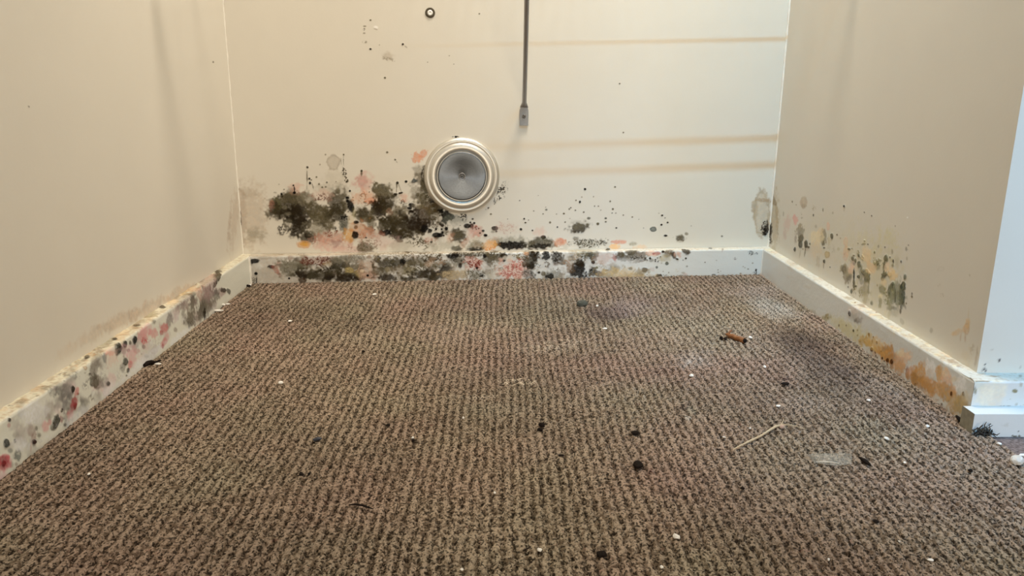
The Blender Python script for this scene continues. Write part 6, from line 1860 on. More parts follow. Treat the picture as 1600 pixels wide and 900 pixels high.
class MB:
    """collects boxes, tubes and lathes into one mesh"""
    def __init__(s): s.v = []; s.f = []; s.sm = []
    def add(s, vs, fs, smooth=False):
        k = len(s.v); s.v += [tuple(v) for v in vs]; s.f += [tuple(i + k for i in f) for f in fs]; s.sm += [smooth] * len(fs)
    def box(s, lo, hi, bev=0.0, mat=None):
        x0, y0, z0 = lo; x1, y1, z1 = hi
        vs = []; b = bev
        if b <= 0:
            vs = [(x0, y0, z0), (x1, y0, z0), (x1, y1, z0), (x0, y1, z0), (x0, y0, z1), (x1, y0, z1), (x1, y1, z1), (x0, y1, z1)]
            fs = [(0, 3, 2, 1), (4, 5, 6, 7), (0, 1, 5, 4), (1, 2, 6, 5), (2, 3, 7, 6), (3, 0, 4, 7)]
        else:
            for z, i in ((z0, 0), (z1 - b, 0), (z1, b)):
                vs += [(x0 + i, y0 + i, z), (x1 - i, y0 + i, z), (x1 - i, y1 - i, z), (x0 + i, y1 - i, z)]
            fs = [(0, 3, 2, 1), (8, 9, 10, 11)]
            for r in (0, 4):
                for k in range(4): fs.append((r + k, r + (k + 1) % 4, r + 4 + (k + 1) % 4, r + 4 + k))
        if mat is not None: vs = [tuple(mat @ Vector(v)) for v in vs]
        s.add(vs, fs)
    def tube(s, pts, rads, n=12, cap=True, squash=None):
        pts = [Vector(p) for p in pts]
        if not hasattr(rads, '__len__'): rads = [rads] * len(pts)
        rings = []; prev = None
        for i, p in enumerate(pts):
            t = (pts[min(i + 1, len(pts) - 1)] - pts[max(i - 1, 0)]).normalized()
            a = prev if prev is not None else (Vector((1, 0, 0)) if abs(t.x) < .9 else Vector((0, 0, 1)))
            a = (a - a.dot(t) * t).normalized(); b = t.cross(a); prev = a
            sx, sy = squash[i] if squash else (1, 1)
            rings.append([p + rads[i] * (sx * math.cos(2 * PI * k / n) * a + sy * math.sin(2 * PI * k / n) * b) for k in range(n)])
        vs = [v for r in rings for v in r]
        fs = [(i * n + k, i * n + (k + 1) % n, (i + 1) * n + (k + 1) % n, (i + 1) * n + k) for i in range(len(pts) - 1) for k in range(n)]
        s.add(vs, fs, True)
        if cap: s.add(rings[0], [tuple(range(n))[::-1]]); s.add(rings[-1], [tuple(range(n))])
    def lathe(s, prof, n=96, frame=Matrix.Identity(4), smooth=True):
        vs = []; m = len(prof)
        for k in range(n):
            a = 2 * PI * k / n
            for (r, h) in prof: vs.append(tuple(frame @ Vector((r * math.cos(a), r * math.sin(a), h))))
        fs = [(k * m + i, ((k + 1) % n) * m + i, ((k + 1) % n) * m + i + 1, k * m + i + 1) for k in range(n) for i in range(m - 1)]
        s.add(vs, fs, smooth)
    def build(s, name, mat, parent=None):
        me = bpy.data.meshes.new(name); me.from_pydata(s.v, [], s.f)
        me.polygons.foreach_set('use_smooth', s.sm); me.update()
        return link(name, me, mat, parent)

def tag(o, label=None, cat=None, group=None, kind=None):
    if label: o['label'] = label
    if cat: o['category'] = cat
    if group: o['group'] = group
    if kind: o['kind'] = kind
    return o
def empty(name, loc, label, cat, group=None):
    o = bpy.data.objects.new(name, None); C.objects.link(o); o.location = loc; o.empty_display_size = .02
    return tag(o, label, cat, group)
def rebase(o, loc):
    """put a single-mesh thing's origin at its base"""
    o.data.transform(Matrix.Translation(-Vector(loc))); o.location = loc

# ------------------------------------------------------------------ materials
def newmat(name):
    m = bpy.data.materials.new(name); m.use_nodes = True
    nt = m.node_tree; return m, nt, nt.nodes['Principled BSDF']
def N(nt, t, **kw):
    n = nt.nodes.new(t)
    for k, v in kw.items(): setattr(n, k, v)
    return n
def simple(name, col, rough=.6, metal=0.0, bump=0.0, bscale=800, vary=.15, vscale=300, spec=.5):
    m, nt, bs = newmat(name)
    tc = N(nt, 'ShaderNodeTexCoord'); nz = N(nt, 'ShaderNodeTexNoise'); nz.inputs['Scale'].default_value = vscale
    nt.links.new(tc.outputs['Object'], nz.inputs['Vector'])
    rp = N(nt, 'ShaderNodeMapRange'); rp.inputs[3].default_value = 1 - vary; rp.inputs[4].default_value = 1 + vary
    nt.links.new(nz.outputs[0], rp.inputs[0])
    mx = N(nt, 'ShaderNodeVectorMath', operation='SCALE'); mx.inputs[0].default_value = col[:3]
    nt.links.new(rp.outputs[0], mx.inputs['Scale']); nt.links.new(mx.outputs[0], bs.inputs['Base Color'])
    bs.inputs['Roughness'].default_value = rough; bs.inputs['Metallic'].default_value = metal
    bs.inputs['Specular IOR Level'].default_value = spec
    if bump > 0:
        n2 = N(nt, 'ShaderNodeTexNoise'); n2.inputs['Scale'].default_value = bscale
        nt.links.new(tc.outputs['Object'], n2.inputs['Vector'])
        bp = N(nt, 'ShaderNodeBump'); bp.inputs['Strength'].default_value = bump; bp.inputs['Distance'].default_value = .001
        nt.links.new(n2.outputs[0], bp.inputs['Height']); nt.links.new(bp.outputs[0], bs.inputs['Normal'])
    return m

def stained(name, rough, mould_rough=.85, paint_bump=.10, spec=.4):
    """painted plaster or wood whose colonies come from the surface's own attributes"""
    m, nt, bs = newmat(name)
    at = N(nt, 'ShaderNodeAttribute', attribute_name='stain'); mo = N(nt, 'ShaderNodeAttribute', attribute_name='mould')
    tc = N(nt, 'ShaderNodeTexCoord')
    nz = N(nt, 'ShaderNodeTexNoise'); nz.inputs['Scale'].default_value = 900; nz.inputs['Detail'].default_value = 2
    nt.links.new(tc.outputs['Object'], nz.inputs['Vector'])
    rp = N(nt, 'ShaderNodeMapRange'); rp.inputs[1].default_value = .3; rp.inputs[2].default_value = .7
    rp.inputs[3].default_value = -.38; rp.inputs[4].default_value = .38
    nt.links.new(nz.outputs[0], rp.inputs[0])
    ml = N(nt, 'ShaderNodeMath', operation='MULTIPLY_ADD'); ml.inputs[2].default_value = 1.0
    nt.links.new(rp.outputs[0], ml.inputs[0]); nt.links.new(mo.outputs['Fac'], ml.inputs[1])
    sv = N(nt, 'ShaderNodeVectorMath', operation='SCALE')
    nt.links.new(at.outputs['Color'], sv.inputs[0]); nt.links.new(ml.outputs[0], sv.inputs['Scale'])
    nt.links.new(sv.outputs[0], bs.inputs['Base Color'])
    rr = N(nt, 'ShaderNodeMapRange'); rr.inputs[3].default_value = rough; rr.inputs[4].default_value = mould_rough
    nt.links.new(mo.outputs['Fac'], rr.inputs[0]); nt.links.new(rr.outputs[0], bs.inputs['Roughness'])
    sr = N(nt, 'ShaderNodeMapRange'); sr.inputs[3].default_value = spec; sr.inputs[4].default_value = .06
    nt.links.new(mo.outputs['Fac'], sr.inputs[0]); nt.links.new(sr.outputs[0], bs.inputs['Specular IOR Level'])
    n2 = N(nt, 'ShaderNodeTexNoise'); n2.inputs['Scale'].default_value = 260; n2.inputs['Detail'].default_value = 3
    nt.links.new(tc.outputs['Object'], n2.inputs['Vector'])
    b1 = N(nt, 'ShaderNodeBump'); b1.inputs['Strength'].default_value = paint_bump; b1.inputs['Distance'].default_value = .0008
    nt.links.new(n2.outputs[0], b1.inputs['Height'])
    b2 = N(nt, 'ShaderNodeBump'); b2.inputs['Distance'].default_value = .0008
    nt.links.new(mo.outputs['Fac'], b2.inputs['Strength']); nt.links.new(nz.outputs[0], b2.inputs['Height'])
    nt.links.new(b1.outputs[0], b2.inputs['Normal']); nt.links.new(b2.outputs[0], bs.inputs['Normal'])
    return m
M_WALL = stained('wall_paint', .62); M_BOARD = stained('skirting_enamel', .38, paint_bump=.2, spec=.5)
M_PLAIN = simple('plain_wall_paint', tuple(PAINT) + (1,), .62, vary=.02, vscale=15, bump=.1, bscale=260, spec=.4)
M_CAULK = simple('caulk', (.80, .77, .70, 1), .45, bump=.4, bscale=200, vary=.05)

# ------------------------------------------------------------------ structure: walls
def patches(parent, name_lab, P, cols, mould, nrm, cell, thresh=.42, min_area=3.0e-5, maxn=40, hole=None):
    """every dark colony big enough to see is a raised crust of its own on the surface"""
    m = mould > thresh
    nv, nu = m.shape
    lab = -np.ones(m.shape, int); comps = []
    idx = np.argwhere(m)
    for (j, i) in idx:
        if lab[j, i] >= 0: continue
        k = len(comps); st = [(j, i)]; lab[j, i] = k; cells = []
        while st:
            y, x = st.pop(); cells.append((y, x))
            for yy, xx in ((y + 1, x), (y - 1, x), (y, x + 1), (y, x - 1)):
                if 0 <= yy < nv and 0 <= xx < nu and m[yy, xx] and lab[yy, xx] < 0:
                    lab[yy, xx] = k; st.append((yy, xx))
        comps.append(cells)
    comps = sorted([c for c in comps if len(c) * cell >= min_area], key=len, reverse=True)[:maxn]
    for cells in comps:
        cs = np.array(cells); j0, i0 = cs.min(0); j1, i1 = cs.max(0)
        g = np.zeros((j1 - j0 + 1, i1 - i0 + 1), bool); g[cs[:, 0] - j0, cs[:, 1] - i0] = True
        fm = g[:-1, :-1] & g[1:, :-1] & g[:-1, 1:] & g[1:, 1:]
        if not fm.any(): continue
        sl = (slice(j0, j1 + 1), slice(i0, i1 + 1))
        depth = np.clip((mould[sl] - thresh) / (1 - thresh), 0, 1)
        pp = P[sl] + (nrm[sl] if np.ndim(nrm) == 3 else nrm) * (.0003 + .0006 * depth[..., None] * (.4 + .6 * _lat[np.arange(g.shape[0])[:, None] & 255, np.arange(g.shape[1])[None] & 255][..., None]))
        F = grid_faces(*g.shape).reshape(g.shape[0] - 1, g.shape[1] - 1, 4)[fm]
        used = np.unique(F); mp = -np.ones(g.size, int); mp[used] = np.arange(len(used))
        if FLIP[0]: F = F[:, ::-1]
        me = quad_mesh('mould_patch', pp.reshape(-1, 3)[used], mp[F], cols[sl].reshape(-1, 3)[used], mould[sl].reshape(-1)[used])
        o = link('mould_patch', me, M_WALL if name_lab == 'w' else M_BOARD, parent)
        dk = cols[sl].reshape(-1, 3)[used].mean(0)
        o['label'] = 'black mould spot' if dk.mean() < .035 else ('dark olive mould colony' if dk.mean() < .1 else 'grey-olive mould colony')
FLIP = [False]

def wall_obj(name, key, us, vs, pos, nrm, flip, base=PAINT, board=False, extra=None, mottled=.03, patch=True):
    U, V, col, mo, hg, fine = stain(key, us, vs, base, mottled)
    if extra: col, hg = extra(U, V, col, hg, fine)
    P, nr = pos(U, V)
    P = P + nr * (hg * .0007)[..., None]
    F = grid_faces(len(vs), len(us), flip)
    me = quad_mesh(name, P.reshape(-1, 3), F, col.reshape(-1, 3), mo.reshape(-1))
    o = tag(link(name, me, M_BOARD if board else M_WALL), kind='structure')
    FLIP[0] = flip
    if patch: patches(o, 'b' if board else 'w', P, col, mo, nr, (us[1] - us[0]) * (vs[1] - vs[0]))
    return o

CEIL = 2.45
# back wall, slightly skewed to the side walls
def pos_bw(U, V):
    # the sheet bows very slightly by the corner, as old board does
    P = np.stack([A[0] + AB[0] * U, A[1] + AB[1] * U, V], -1)
    return P, np.array([NB[0], NB[1], 0.])
us = np.arange(0, LAB + 1e-6, LAB / 1060); vs = np.arange(.050, .545, .001)
wb = wall_obj('wall_back', 'BW', us, vs, pos_bw, None, False)
def plain(name, quads, mat=M_PLAIN, parent=None, kind='structure'):
    mb = MB()
    for q in quads: mb.add(q, [(0, 1, 2, 3)])
    o = mb.build(name, mat, parent)
    if parent is None: o['kind'] = kind
    return o
def wedge(p, q, z0, z1, n, t):
    """a wall slab between plan points p and q, front face on the line, t thick away from normal n"""
    p = np.array(p); q = np.array(q); n = np.array(n) * t
    mb = MB()
    v = [(*p, z0), (*q, z0), (*(q - n), z0), (*(p - n), z0), (*p, z1), (*q, z1), (*(q - n), z1), (*(p - n), z1)]
    mb.add(v, [(0, 3, 2, 1), (4, 5, 6, 7), (0, 1, 5, 4), (1, 2, 6, 5), (2, 3, 7, 6), (3, 0, 4, 7)])
    return mb
z_top = float(vs[-1])
o = wedge(A, B, z_top, CEIL, NB, .08).build('upper_panel', M_PLAIN, wb)
o = wedge(A - NB * .002, B - NB * .002, 0, z_top, NB, .078).build('backing', M_PLAIN, wb)

# left wall
def pos_lw(U, V): return np.stack([np.full(U.shape, XL), U, V], -1), np.array([1., 0, 0])
us = np.arange(.40, A[1] + 1e-6, (A[1] - .40) / 733); vs = np.arange(.050, .545, .0015)
wl = wall_obj('wall_left', 'LW', us, vs, pos_lw, None, True, patch=False)
wedge((XL, A[1] + .08), (XL, -.6), float(vs[-1]), CEIL, (1, 0), .08).build('upper_panel', M_PLAIN, wl)
wedge((XL, .40), (XL, -.6), 0, float(vs[-1]), (1, 0), .08).build('near_panel', M_PLAIN, wl)
wedge((XL - .002, A[1] + .08), (XL - .002, .40), 0, float(vs[-1]), (1, 0), .078).build('backing', M_PLAIN, wl)

# right wall of the alcove
def pos_rw(U, V): return np.stack([np.full(U.shape, XR), U, V], -1), np.array([-1., 0, 0])
us = np.arange(YR, B[1] + 1e-6, (B[1] - YR) / 733); vs = np.arange(.050, .545, .001)
wr = wall_obj('wall_right', 'RW', us, vs, pos_rw, None, False)
wedge((XR, YR + .001), (XR, B[1] + .08), float(vs[-1]), CEIL, (-1, 0), .08).build('upper_panel', M_PLAIN, wr)
wedge((XR + .002, YR + .002), (XR + .002, B[1] + .08), 0, float(vs[-1]), (-1, 0), .078).build('backing', M_PLAIN, wr)

# the wall that returns to the right, facing the room
def pos_tw(U, V): return np.stack([U, np.full(U.shape, YR), V], -1), np.array([0, -1., 0])
us = np.arange(XR, .80, .002); vs = np.arange(.050, .545, .002)
wt = wall_obj('wall_front', 'TW', us, vs, pos_tw, None, False, patch=False)
wedge((XR + .0015, YR), (1.9, YR), float(vs[-1]), CEIL, (0, -1), .08).build('upper_panel', M_PLAIN, wt)
wedge((float(us[-1]), YR), (1.9, YR), 0, float(vs[-1]), (0, -1), .08).build('far_panel', M_PLAIN, wt)
wedge((XR + .002, YR + .002), (float(us[-1]), YR + .002), 0, float(vs[-1]), (0, -1), .078).build('backing', M_PLAIN, wt)

# ------------------------------------------------------------------ skirting boards
BOARD = np.array([.69, .70, .68])
def profile(vs, t, h=H_B, bev=.0022):
    """distance from the wall, height and outward normal for the unrolled section: face, then top ledge"""
    off = np.where(vs < h, t, t - (vs - h)); z = np.minimum(vs, h)
    k = np.clip((vs - (h - bev)) / (2 * bev), 0, 1)
    a = k * PI / 2
    r = bev
    inb = (vs > h - bev) & (vs < h + bev)
    off = np.where(inb, t - r + r * np.cos(a), off); z = np.where(inb, h - r + r * np.sin(a), z)
    nx = np.cos(a); nz = np.sin(a)
    return off, z, nx, nz
def board_pos(t, fn):
    def pos(U, V):
        v1 = V[:, 0]; off, z, nx, nz = profile(v1, t)
        O = off[:, None] + 0 * U; Z = z[:, None] + 0 * U
        xy, n2 = fn(U, O)
        P = np.concatenate([xy, Z[..., None]], -1)
        nr = np.concatenate([n2 * (nx[:, None, None] + 0 * U[..., None]), (nz[:, None] + 0 * U)[..., None]], -1)
        return P, nr
    return pos
def crust(t, amt, seed, lip):
    """flaking, lumpy paint along the top ledge; cleaner brush-marked face"""
    def f(U, V, col, hg, fine):
        led = sstep(V, H_B - .001, H_B + .002)
        lump = fbm(U, V * 1.6, .012, seed, 3)
        chips = sstep(fbm(U, V, .004, seed + 5, 2), .58, .66) * led
        col = col * (1 - .22 * chips[..., None] * np.array([.7, 1, 1.3]))
        col = col * (1 - led[..., None] * np.array([.05, .11, .21]))
        hg = hg + led * lump * amt + (1 - led) * .5 * fbm(U * .4, V, .01, seed + 2)
        grime = (1 - sstep(V, 0, .010)) * fbm(U, V, .02, seed + 9)
        col = col * (1 - .30 * grime[..., None] * np.array([.8, 1, 1.2]))
        return np.clip(col, 0, 1), hg
    return f
us = np.arange(0, LAB + 1e-6, LAB / 1320); vs = np.arange(0, H_B + TB + 1e-4, .0009)
bb = wall_obj('baseboard_back', 'BB', us, vs, board_pos(TB, lambda U, O: (np.stack([A[0] + AB[0] * U + NB[0] * O, A[1] + AB[1] * U + NB[1] * O], -1), NB)),
              None, False, BOARD, True, crust(TB, 2.2, 21, 1))
us = np.arange(.40, A[1] + .02, .001); vs = np.arange(0, H_B + TS + 1e-4, .001)
lb = wall_obj('baseboard_left', 'LB', us, vs, board_pos(TS, lambda U, O: (np.stack([XL + O, U], -1), np.array([1., 0]))),
              None, True, BOARD * np.array([1.08, 1.08, 1.0]), True, crust(TS, 3.6, 31, 1))
us = np.arange(YR - .027, B[1] + .02, .001)
rb = wall_obj('baseboard_right', 'RB', us, vs, board_pos(TS, lambda U, O: (np.stack([XR - O, U], -1), np.array([-1., 0]))),
              None, False, BOARD, True, crust(TS, 2.4, 41, 1))
us = np.arange(XR - TS, .80, .0015); vs = np.arange(0, H_B + .0275, .0012)
tb = wall_obj('baseboard_front', 'TB', us, vs, board_pos(.027, lambda U, O: (np.stack([U, YR - O], -1), np.array([0, -1.]))),
              None, False, BOARD, True, crust(.027, 1.6, 51, 1), patch=False)
# lower plinth strip in front of it
def prof2(U, V):
    h2 = .0275; f0 = .050
    off = np.where(V < h2, f0, f0 - (V - h2)); z = np.minimum(V, h2)
    P = np.stack([U, YR - off, z], -1)
    return P, np.array([0, -.7, .7])
us = np.arange(.526, .80, .0015); vs = np.append(np.arange(0, .0275, .001), np.arange(.0275, .0275 + .0230, .0012))
pl = wall_obj('trim_1', 'TP', us, vs, prof2, None, False, BOARD, True, patch=False)
mb = MB()
mb.add([(.526, YR - .05, 0), (.526, YR - .026, 0), (.526, YR - .026, .0275), (.526, YR - .05, .0275)], [(0, 1, 2, 3)])
mb.build('end_face', simple('grimy_enamel', (.26, .24, .18, 1), .6, vary=.5, vscale=150), pl)

# caulk in the corners
def bead(name, p, z0, z1, r, wob, seed):
    rng = random.Random(seed); pts = []; rad = []
    n = int((z1 - z0) / .006)
    for i in range(n + 1):
        z = z0 + (z1 - z0) * i / n
        pts.append((p[0] + rng.uniform(-wob, wob), p[1] + rng.uniform(-wob, wob), z)); rad.append(r * rng.uniform(.7, 1.25))
    mb = MB(); mb.tube(pts, rad, 8); return tag(mb.build(name, M_CAULK), kind='structure')
bead('trim_2', (B[0] - .0006, B[1] - .0012), H_B, .56, .0022, .0003, 1)
bead('trim_3', (A[0] + .0004, A[1] + .0002), H_B, .56, .0016, .0003, 2)
pA = A + NB * TB; pB = B + NB * TB
bead('trim_4', (XL + TS + .0005, pA[1] - .0002), 0, H_B, .0028, .0007, 3)
bead('trim_5', (XR - TS - .0003, pB[1] - .003), 0, H_B, .0014, .0003, 4)
# ------------------------------------------------------------------ floor and carpet
M_FLOOR, nt, bs = newmat('room_carpet')
tc = N(nt, 'ShaderNodeTexCoord'); nz = N(nt, 'ShaderNodeTexNoise'); nz.inputs['Scale'].default_value = 260; nz.inputs['Detail'].default_value = 4
nt.links.new(tc.outputs['Object'], nz.inputs['Vector'])
cr = N(nt, 'ShaderNodeValToRGB'); cr.color_ramp.elements[0].position = .35; cr.color_ramp.elements[1].position = .65
cr.color_ramp.elements[0].color = (.10, .068, .058, 1); cr.color_ramp.elements[1].color = (.27, .20, .18, 1)
nt.links.new(nz.outputs[0], cr.inputs[0]); nt.links.new(cr.outputs[0], bs.inputs['Base Color']); bs.inputs['Roughness'].default_value = .95
bp = N(nt, 'ShaderNodeBump'); bp.inputs['Distance'].default_value = .003; nt.links.new(nz.outputs[0], bp.inputs['Height']); nt.links.new(bp.outputs[0], bs.inputs['Normal'])
mb = MB(); mb.add([(XL - .05, -.6, 0), (1.9, -.6, 0), (1.9, 1.75, 0), (XL - .05, 1.75, 0)], [(0, 1, 2, 3)])
tag(mb.build('floor', M_FLOOR), kind='structure')

M_CARPET, nt, bs = newmat('ribbed_loop_carpet')
at = N(nt, 'ShaderNodeAttribute', attribute_name='stain'); tc = N(nt, 'ShaderNodeTexCoord')
nz = N(nt, 'ShaderNodeTexNoise'); nz.inputs['Scale'].default_value = 700; nz.inputs['Detail'].default_value = 2
nt.links.new(tc.outputs['Object'], nz.inputs['Vector'])
rp = N(nt, 'ShaderNodeMapRange'); rp.inputs[1].default_value = .3; rp.inputs[2].default_value = .7; rp.inputs[3].default_value = .72; rp.inputs[4].default_value = 1.28
nt.links.new(nz.outputs[0], rp.inputs[0])
mp = N(nt, 'ShaderNodeMapping'); mp.inputs['Scale'].default_value = (1, .7, 1); nt.links.new(tc.outputs['Object'], mp.inputs['Vector'])
n3 = N(nt, 'ShaderNodeTexNoise'); n3.inputs['Scale'].default_value = 470; n3.inputs['Detail'].default_value = 1; nt.links.new(mp.outputs[0], n3.inputs['Vector'])
r3 = N(nt, 'ShaderNodeMapRange'); r3.interpolation_type = 'SMOOTHSTEP'; r3.inputs[1].default_value = .56; r3.inputs[2].default_value = .64; r3.inputs[3].default_value = 1.0; r3.inputs[4].default_value = .22
gr = N(nt, 'ShaderNodeAttribute', attribute_name='mould')  # holds the rib grooves here, not mould; extra dark specks paint shade there
ga = N(nt, 'ShaderNodeMath', operation='MULTIPLY_ADD'); ga.inputs[1].default_value = .08; nt.links.new(gr.outputs['Fac'], ga.inputs[0]); nt.links.new(n3.outputs[0], ga.inputs[2])
nt.links.new(ga.outputs[0], r3.inputs[0])
mm = N(nt, 'ShaderNodeMath', operation='MULTIPLY'); nt.links.new(rp.outputs[0], mm.inputs[0]); nt.links.new(r3.outputs[0], mm.inputs[1])
sv = N(nt, 'ShaderNodeVectorMath', operation='SCALE'); nt.links.new(at.outputs['Color'], sv.inputs[0]); nt.links.new(mm.outputs[0], sv.inputs['Scale'])
nt.links.new(sv.outputs[0], bs.inputs['Base Color']); bs.inputs['Roughness'].default_value = 1.0; bs.inputs['Specular IOR Level'].default_value = .1
bp = N(nt, 'ShaderNodeBump'); bp.inputs['Distance'].default_value = .0012; bp.inputs['Strength'].default_value = .8
nt.links.new(nz.outputs[0], bp.inputs['Height']); nt.links.new(bp.outputs[0], bs.inputs['Normal'])

RIB = .0096; CT = .0045
def seam_x(y): return np.interp(y, [.30, .7368, .7601, .8212, .845, .90], [.500, .5417, .5452, .540, .536, .536])
y0c, y1c = .36, None
nu, nvv = 1320, 1240
s_ = np.linspace(0, 1, nu); t_ = np.linspace(0, 1, nvv) ** 1.15
S, T = np.meshgrid(s_, t_)
xl = XL + TS + .0002
def back_y(x): return A[1] + (x - A[0]) * AB[1] / AB[0] - TB * 1.004
Xc = xl + S * (seam_x(.36 + T * 1.2) - xl)
Yend = back_y(Xc); Yc = .36 + T * (Yend - .36)
Xc = xl + S * (seam_x(Yc) - xl)
wv = (vn(Xc, Yc, .06, 2) - .5) * .005 + (vn(Xc, Yc, .012, 4) - .5) * .0022 + (vn(Xc, Yc, .0035, 5) - .5) * .0016
ph = (Xc + wv) / RIB
rib_i = np.floor(ph)
rib = .5 + .5 * np.cos(2 * PI * (ph - rib_i - .5))
# loops along each rib, every rib with a phase and pace of its own
hsh = (np.sin(rib_i * 12.9898) * 43758.5453) % 1
lp = .5 + .5 * np.cos(2 * PI * (Yc / .0052 + hsh * 7 + 3.2 * vn(Xc, Yc, .009, 6)))
tuft = vn(Xc, Yc, .0024, 9); tuft2 = vn(Xc, Yc, .0017, 12)
hh = .0013 * (rib ** .8) * (.75 + .25 * lp) + .0011 * (tuft - .5) + .0010 * (tuft2 - .5)
hh = hh + .0015 * (fbm(Xc, Yc, .09, 20) - .5)
pit = sstep(vn(Xc, Yc, .0031, 15) * .55 + vn(Xc, Yc, .0020, 18) * .45 + .20 * (.5 - rib), .58, .68)
hh = hh - .0024 * pit * (1 - .45 * rib)
Zc = CT - .0012 + hh
Zc = np.maximum(Zc, .0004)
# yarn: heathered mix of taupe and dark brown strands, laid along the ribs; shade in the grooves painted in
mixn = vn(Xc, Yc * .6, .0017, 25) * .7 + vn(Xc, Yc * .7, .0030, 28) * .3 + .20 * (rib - .5)
m1 = sstep(mixn, .30, .62)
light = np.array([.335, .260, .196]); darkc = np.array([.145, .104, .072])
carp = darkc + (light - darkc) * m1[..., None]
carp = carp * (1 + .48 * (fbm(Xc, Yc, .16, 33) - .5) + .14 * (fbm(Xc, Yc, .03, 36) - .5))[..., None]
tint = fbm(Xc, Yc, .11, 40)
carp = carp * (1 + (tint - .5)[..., None] * np.array([.10, -.05, .02]) * 1.6)
red = sstep(vn(Xc, Yc, .004, 44), .90, .98); carp = carp * (1 - .3 * red[..., None]) + np.array([.20, .06, .05]) * .3 * red[..., None]
for (u, v, a, b, c, d, r, g, bl, op, soft, ty) in rows('FL'):
    du = Xc - u; dv = Yc - v
    q = np.sqrt((a * du + b * dv) ** 2 + (c * du + d * dv) ** 2)
    msk = q < 2
    q = q[msk] + .8 * (fbm(Xc[msk], Yc[msk], .022, 50) - .5)
    m = op * (1 - sstep(q, 1 - .8 * soft, 1 + .8 * soft))
    if ty == 1: m = m * sstep(vn(Xc[msk], Yc[msk], .004, 53), .35, .65)
    m = np.minimum(m * (1.3 if g > .15 else 1.1), .95); r, g, bl = [.55 * t + .45 * (r + g + bl) / 3 for t in (r, g, bl)]; cc = np.array([r * 1.04, g, bl * .97]) * ((1.1 if g > .15 else .75) + .55 * m1[msk][:, None])
    carp[msk] = carp[msk] * (1 - m[:, None]) + cc * m[:, None]
me = quad_mesh('carpet', np.stack([Xc, Yc, Zc], -1).reshape(-1, 3), grid_faces(nvv, nu), np.clip(carp, 0, 1).reshape(-1, 3), (1 - rib).reshape(-1))
carpet = tag(link('carpet', me, M_CARPET), 'brown ribbed loop-pile carpet covering the alcove floor, dusty and littered', 'carpet')
def carpet_z(x, y):
    k = np.argmin((Xc[::4, ::4] - x) ** 2 + (Yc[::4, ::4] - y) ** 2)
    j, i = np.unravel_index(k, Xc[::4, ::4].shape); j *= 4; i *= 4
    return float(Zc[max(0, j - 4):j + 5, max(0, i - 4):i + 5].max())
mb = MB()                                        # edge of its backing along the seam
ys = np.linspace(.36, YR - .052, 40)
pts = [(float(seam_x(y)) - .0006, float(y), .0022) for y in ys]
mb.tube(pts, .0018, 6); mb.build('backing_edge', M_CARPET if False else simple('jute_backing', (.24, .18, .13, 1), .95, bump=.6), carpet)

# ------------------------------------------------------------------ exhaust valve
def bw_pt(u, z, off=0.0): return Vector((A[0] + AB[0] * u + NB[0] * off, A[1] + AB[1] * u + NB[1] * off, z))
def bw_frame(u, z, off=0.0):
    x = Vector((AB[0], AB[1], 0)); n = Vector((NB[0], NB[1], 0)); up_ = Vector((0, 0, 1))
    m = Matrix((x, up_, n)).transposed().to_4x4(); m.translation = bw_pt(u, z, off); return m
def metal(name, col, rough, aniso=0.0, brushed=False, bump=.0):
    m, nt, bs = newmat(name)
    bs.inputs['Base Color'].default_value = col; bs.inputs['Metallic'].default_value = 1; bs.inputs['Roughness'].default_value = rough
    tc = N(nt, 'ShaderNodeTexCoord'); nz = N(nt, 'ShaderNodeTexNoise'); nz.inputs['Scale'].default_value = 500; nz.inputs['Detail'].default_value = 4
    nt.links.new(tc.outputs['Object'], nz.inputs['Vector'])
    mr = N(nt, 'ShaderNodeMapRange'); mr.inputs[3].default_value = rough - .08; mr.inputs[4].default_value = rough + .12
    nt.links.new(nz.outputs[0], mr.inputs[0]); nt.links.new(mr.outputs[0], bs.inputs['Roughness'])
    if aniso:
        bs.inputs['Anisotropic'].default_value = aniso
        tg = N(nt, 'ShaderNodeTangent', direction_type='RADIAL', axis='Z'); nt.links.new(tg.outputs[0], bs.inputs['Tangent'])
    if bump:
        bp = N(nt, 'ShaderNodeBump'); bp.inputs['Strength'].default_value = bump; bp.inputs['Distance'].default_value = .0004
        nt.links.new(nz.outputs[0], bp.inputs['Height']); nt.links.new(bp.outputs[0], bs.inputs['Normal'])
    return m
M_RING = metal('satin_flange', (.68, .66, .61, 1), .45, bump=.15)
M_DISC = metal('brushed_disc', (.17, .185, .205, 1), .42, aniso=.8, bump=.25)
M_STEEL = metal('zinc_steel', (.36, .36, .37, 1), .42, bump=.2)
VU, VZ = .4270, .2075
vroot = empty('exhaust_valve', bw_pt(VU, VZ), 'round metal exhaust valve with a darker brushed centre disc, on the back wall', 'air vent')
vroot.matrix_world = bw_frame(VU, VZ)
def arc(c, r, a0, a1, n): return [(c[0] + r * math.cos(math.radians(a0 + (a1 - a0) * i / n)), c[1] + r * math.sin(math.radians(a0 + (a1 - a0) * i / n))) for i in range(n + 1)]
mb = MB()
prof = [(.0738, -.001), (.0740, .0010), (.0736, .0030), (.0722, .0050), (.0700, .0064), (.0675, .0072), (.0658, .0074), (.0648, .0066), (.0640, .0064),
        (.0634, .0068), (.0620, .0080), (.0596, .0092), (.0570, .0100), (.0548, .0101), (.0526, .0096), (.0508, .0086), (.0494, .0074), (.0484, .0068), (.0478, .0066), (.030, .0070)]
mb.lathe(prof[::-1], 128); mb.build('flange', M_RING, vroot)
mb = MB()
mb.lathe([(.0468, .0050), (.0470, .0090), (.0466, .0104), (.0456, .0112), (.0440, .0113), (.030, .0102), (.016, .0091), (.0082, .0086), (.0068, .0084)][::-1], 128)
disc = mb.build('valve_disc', M_DISC, vroot)
mb = MB()
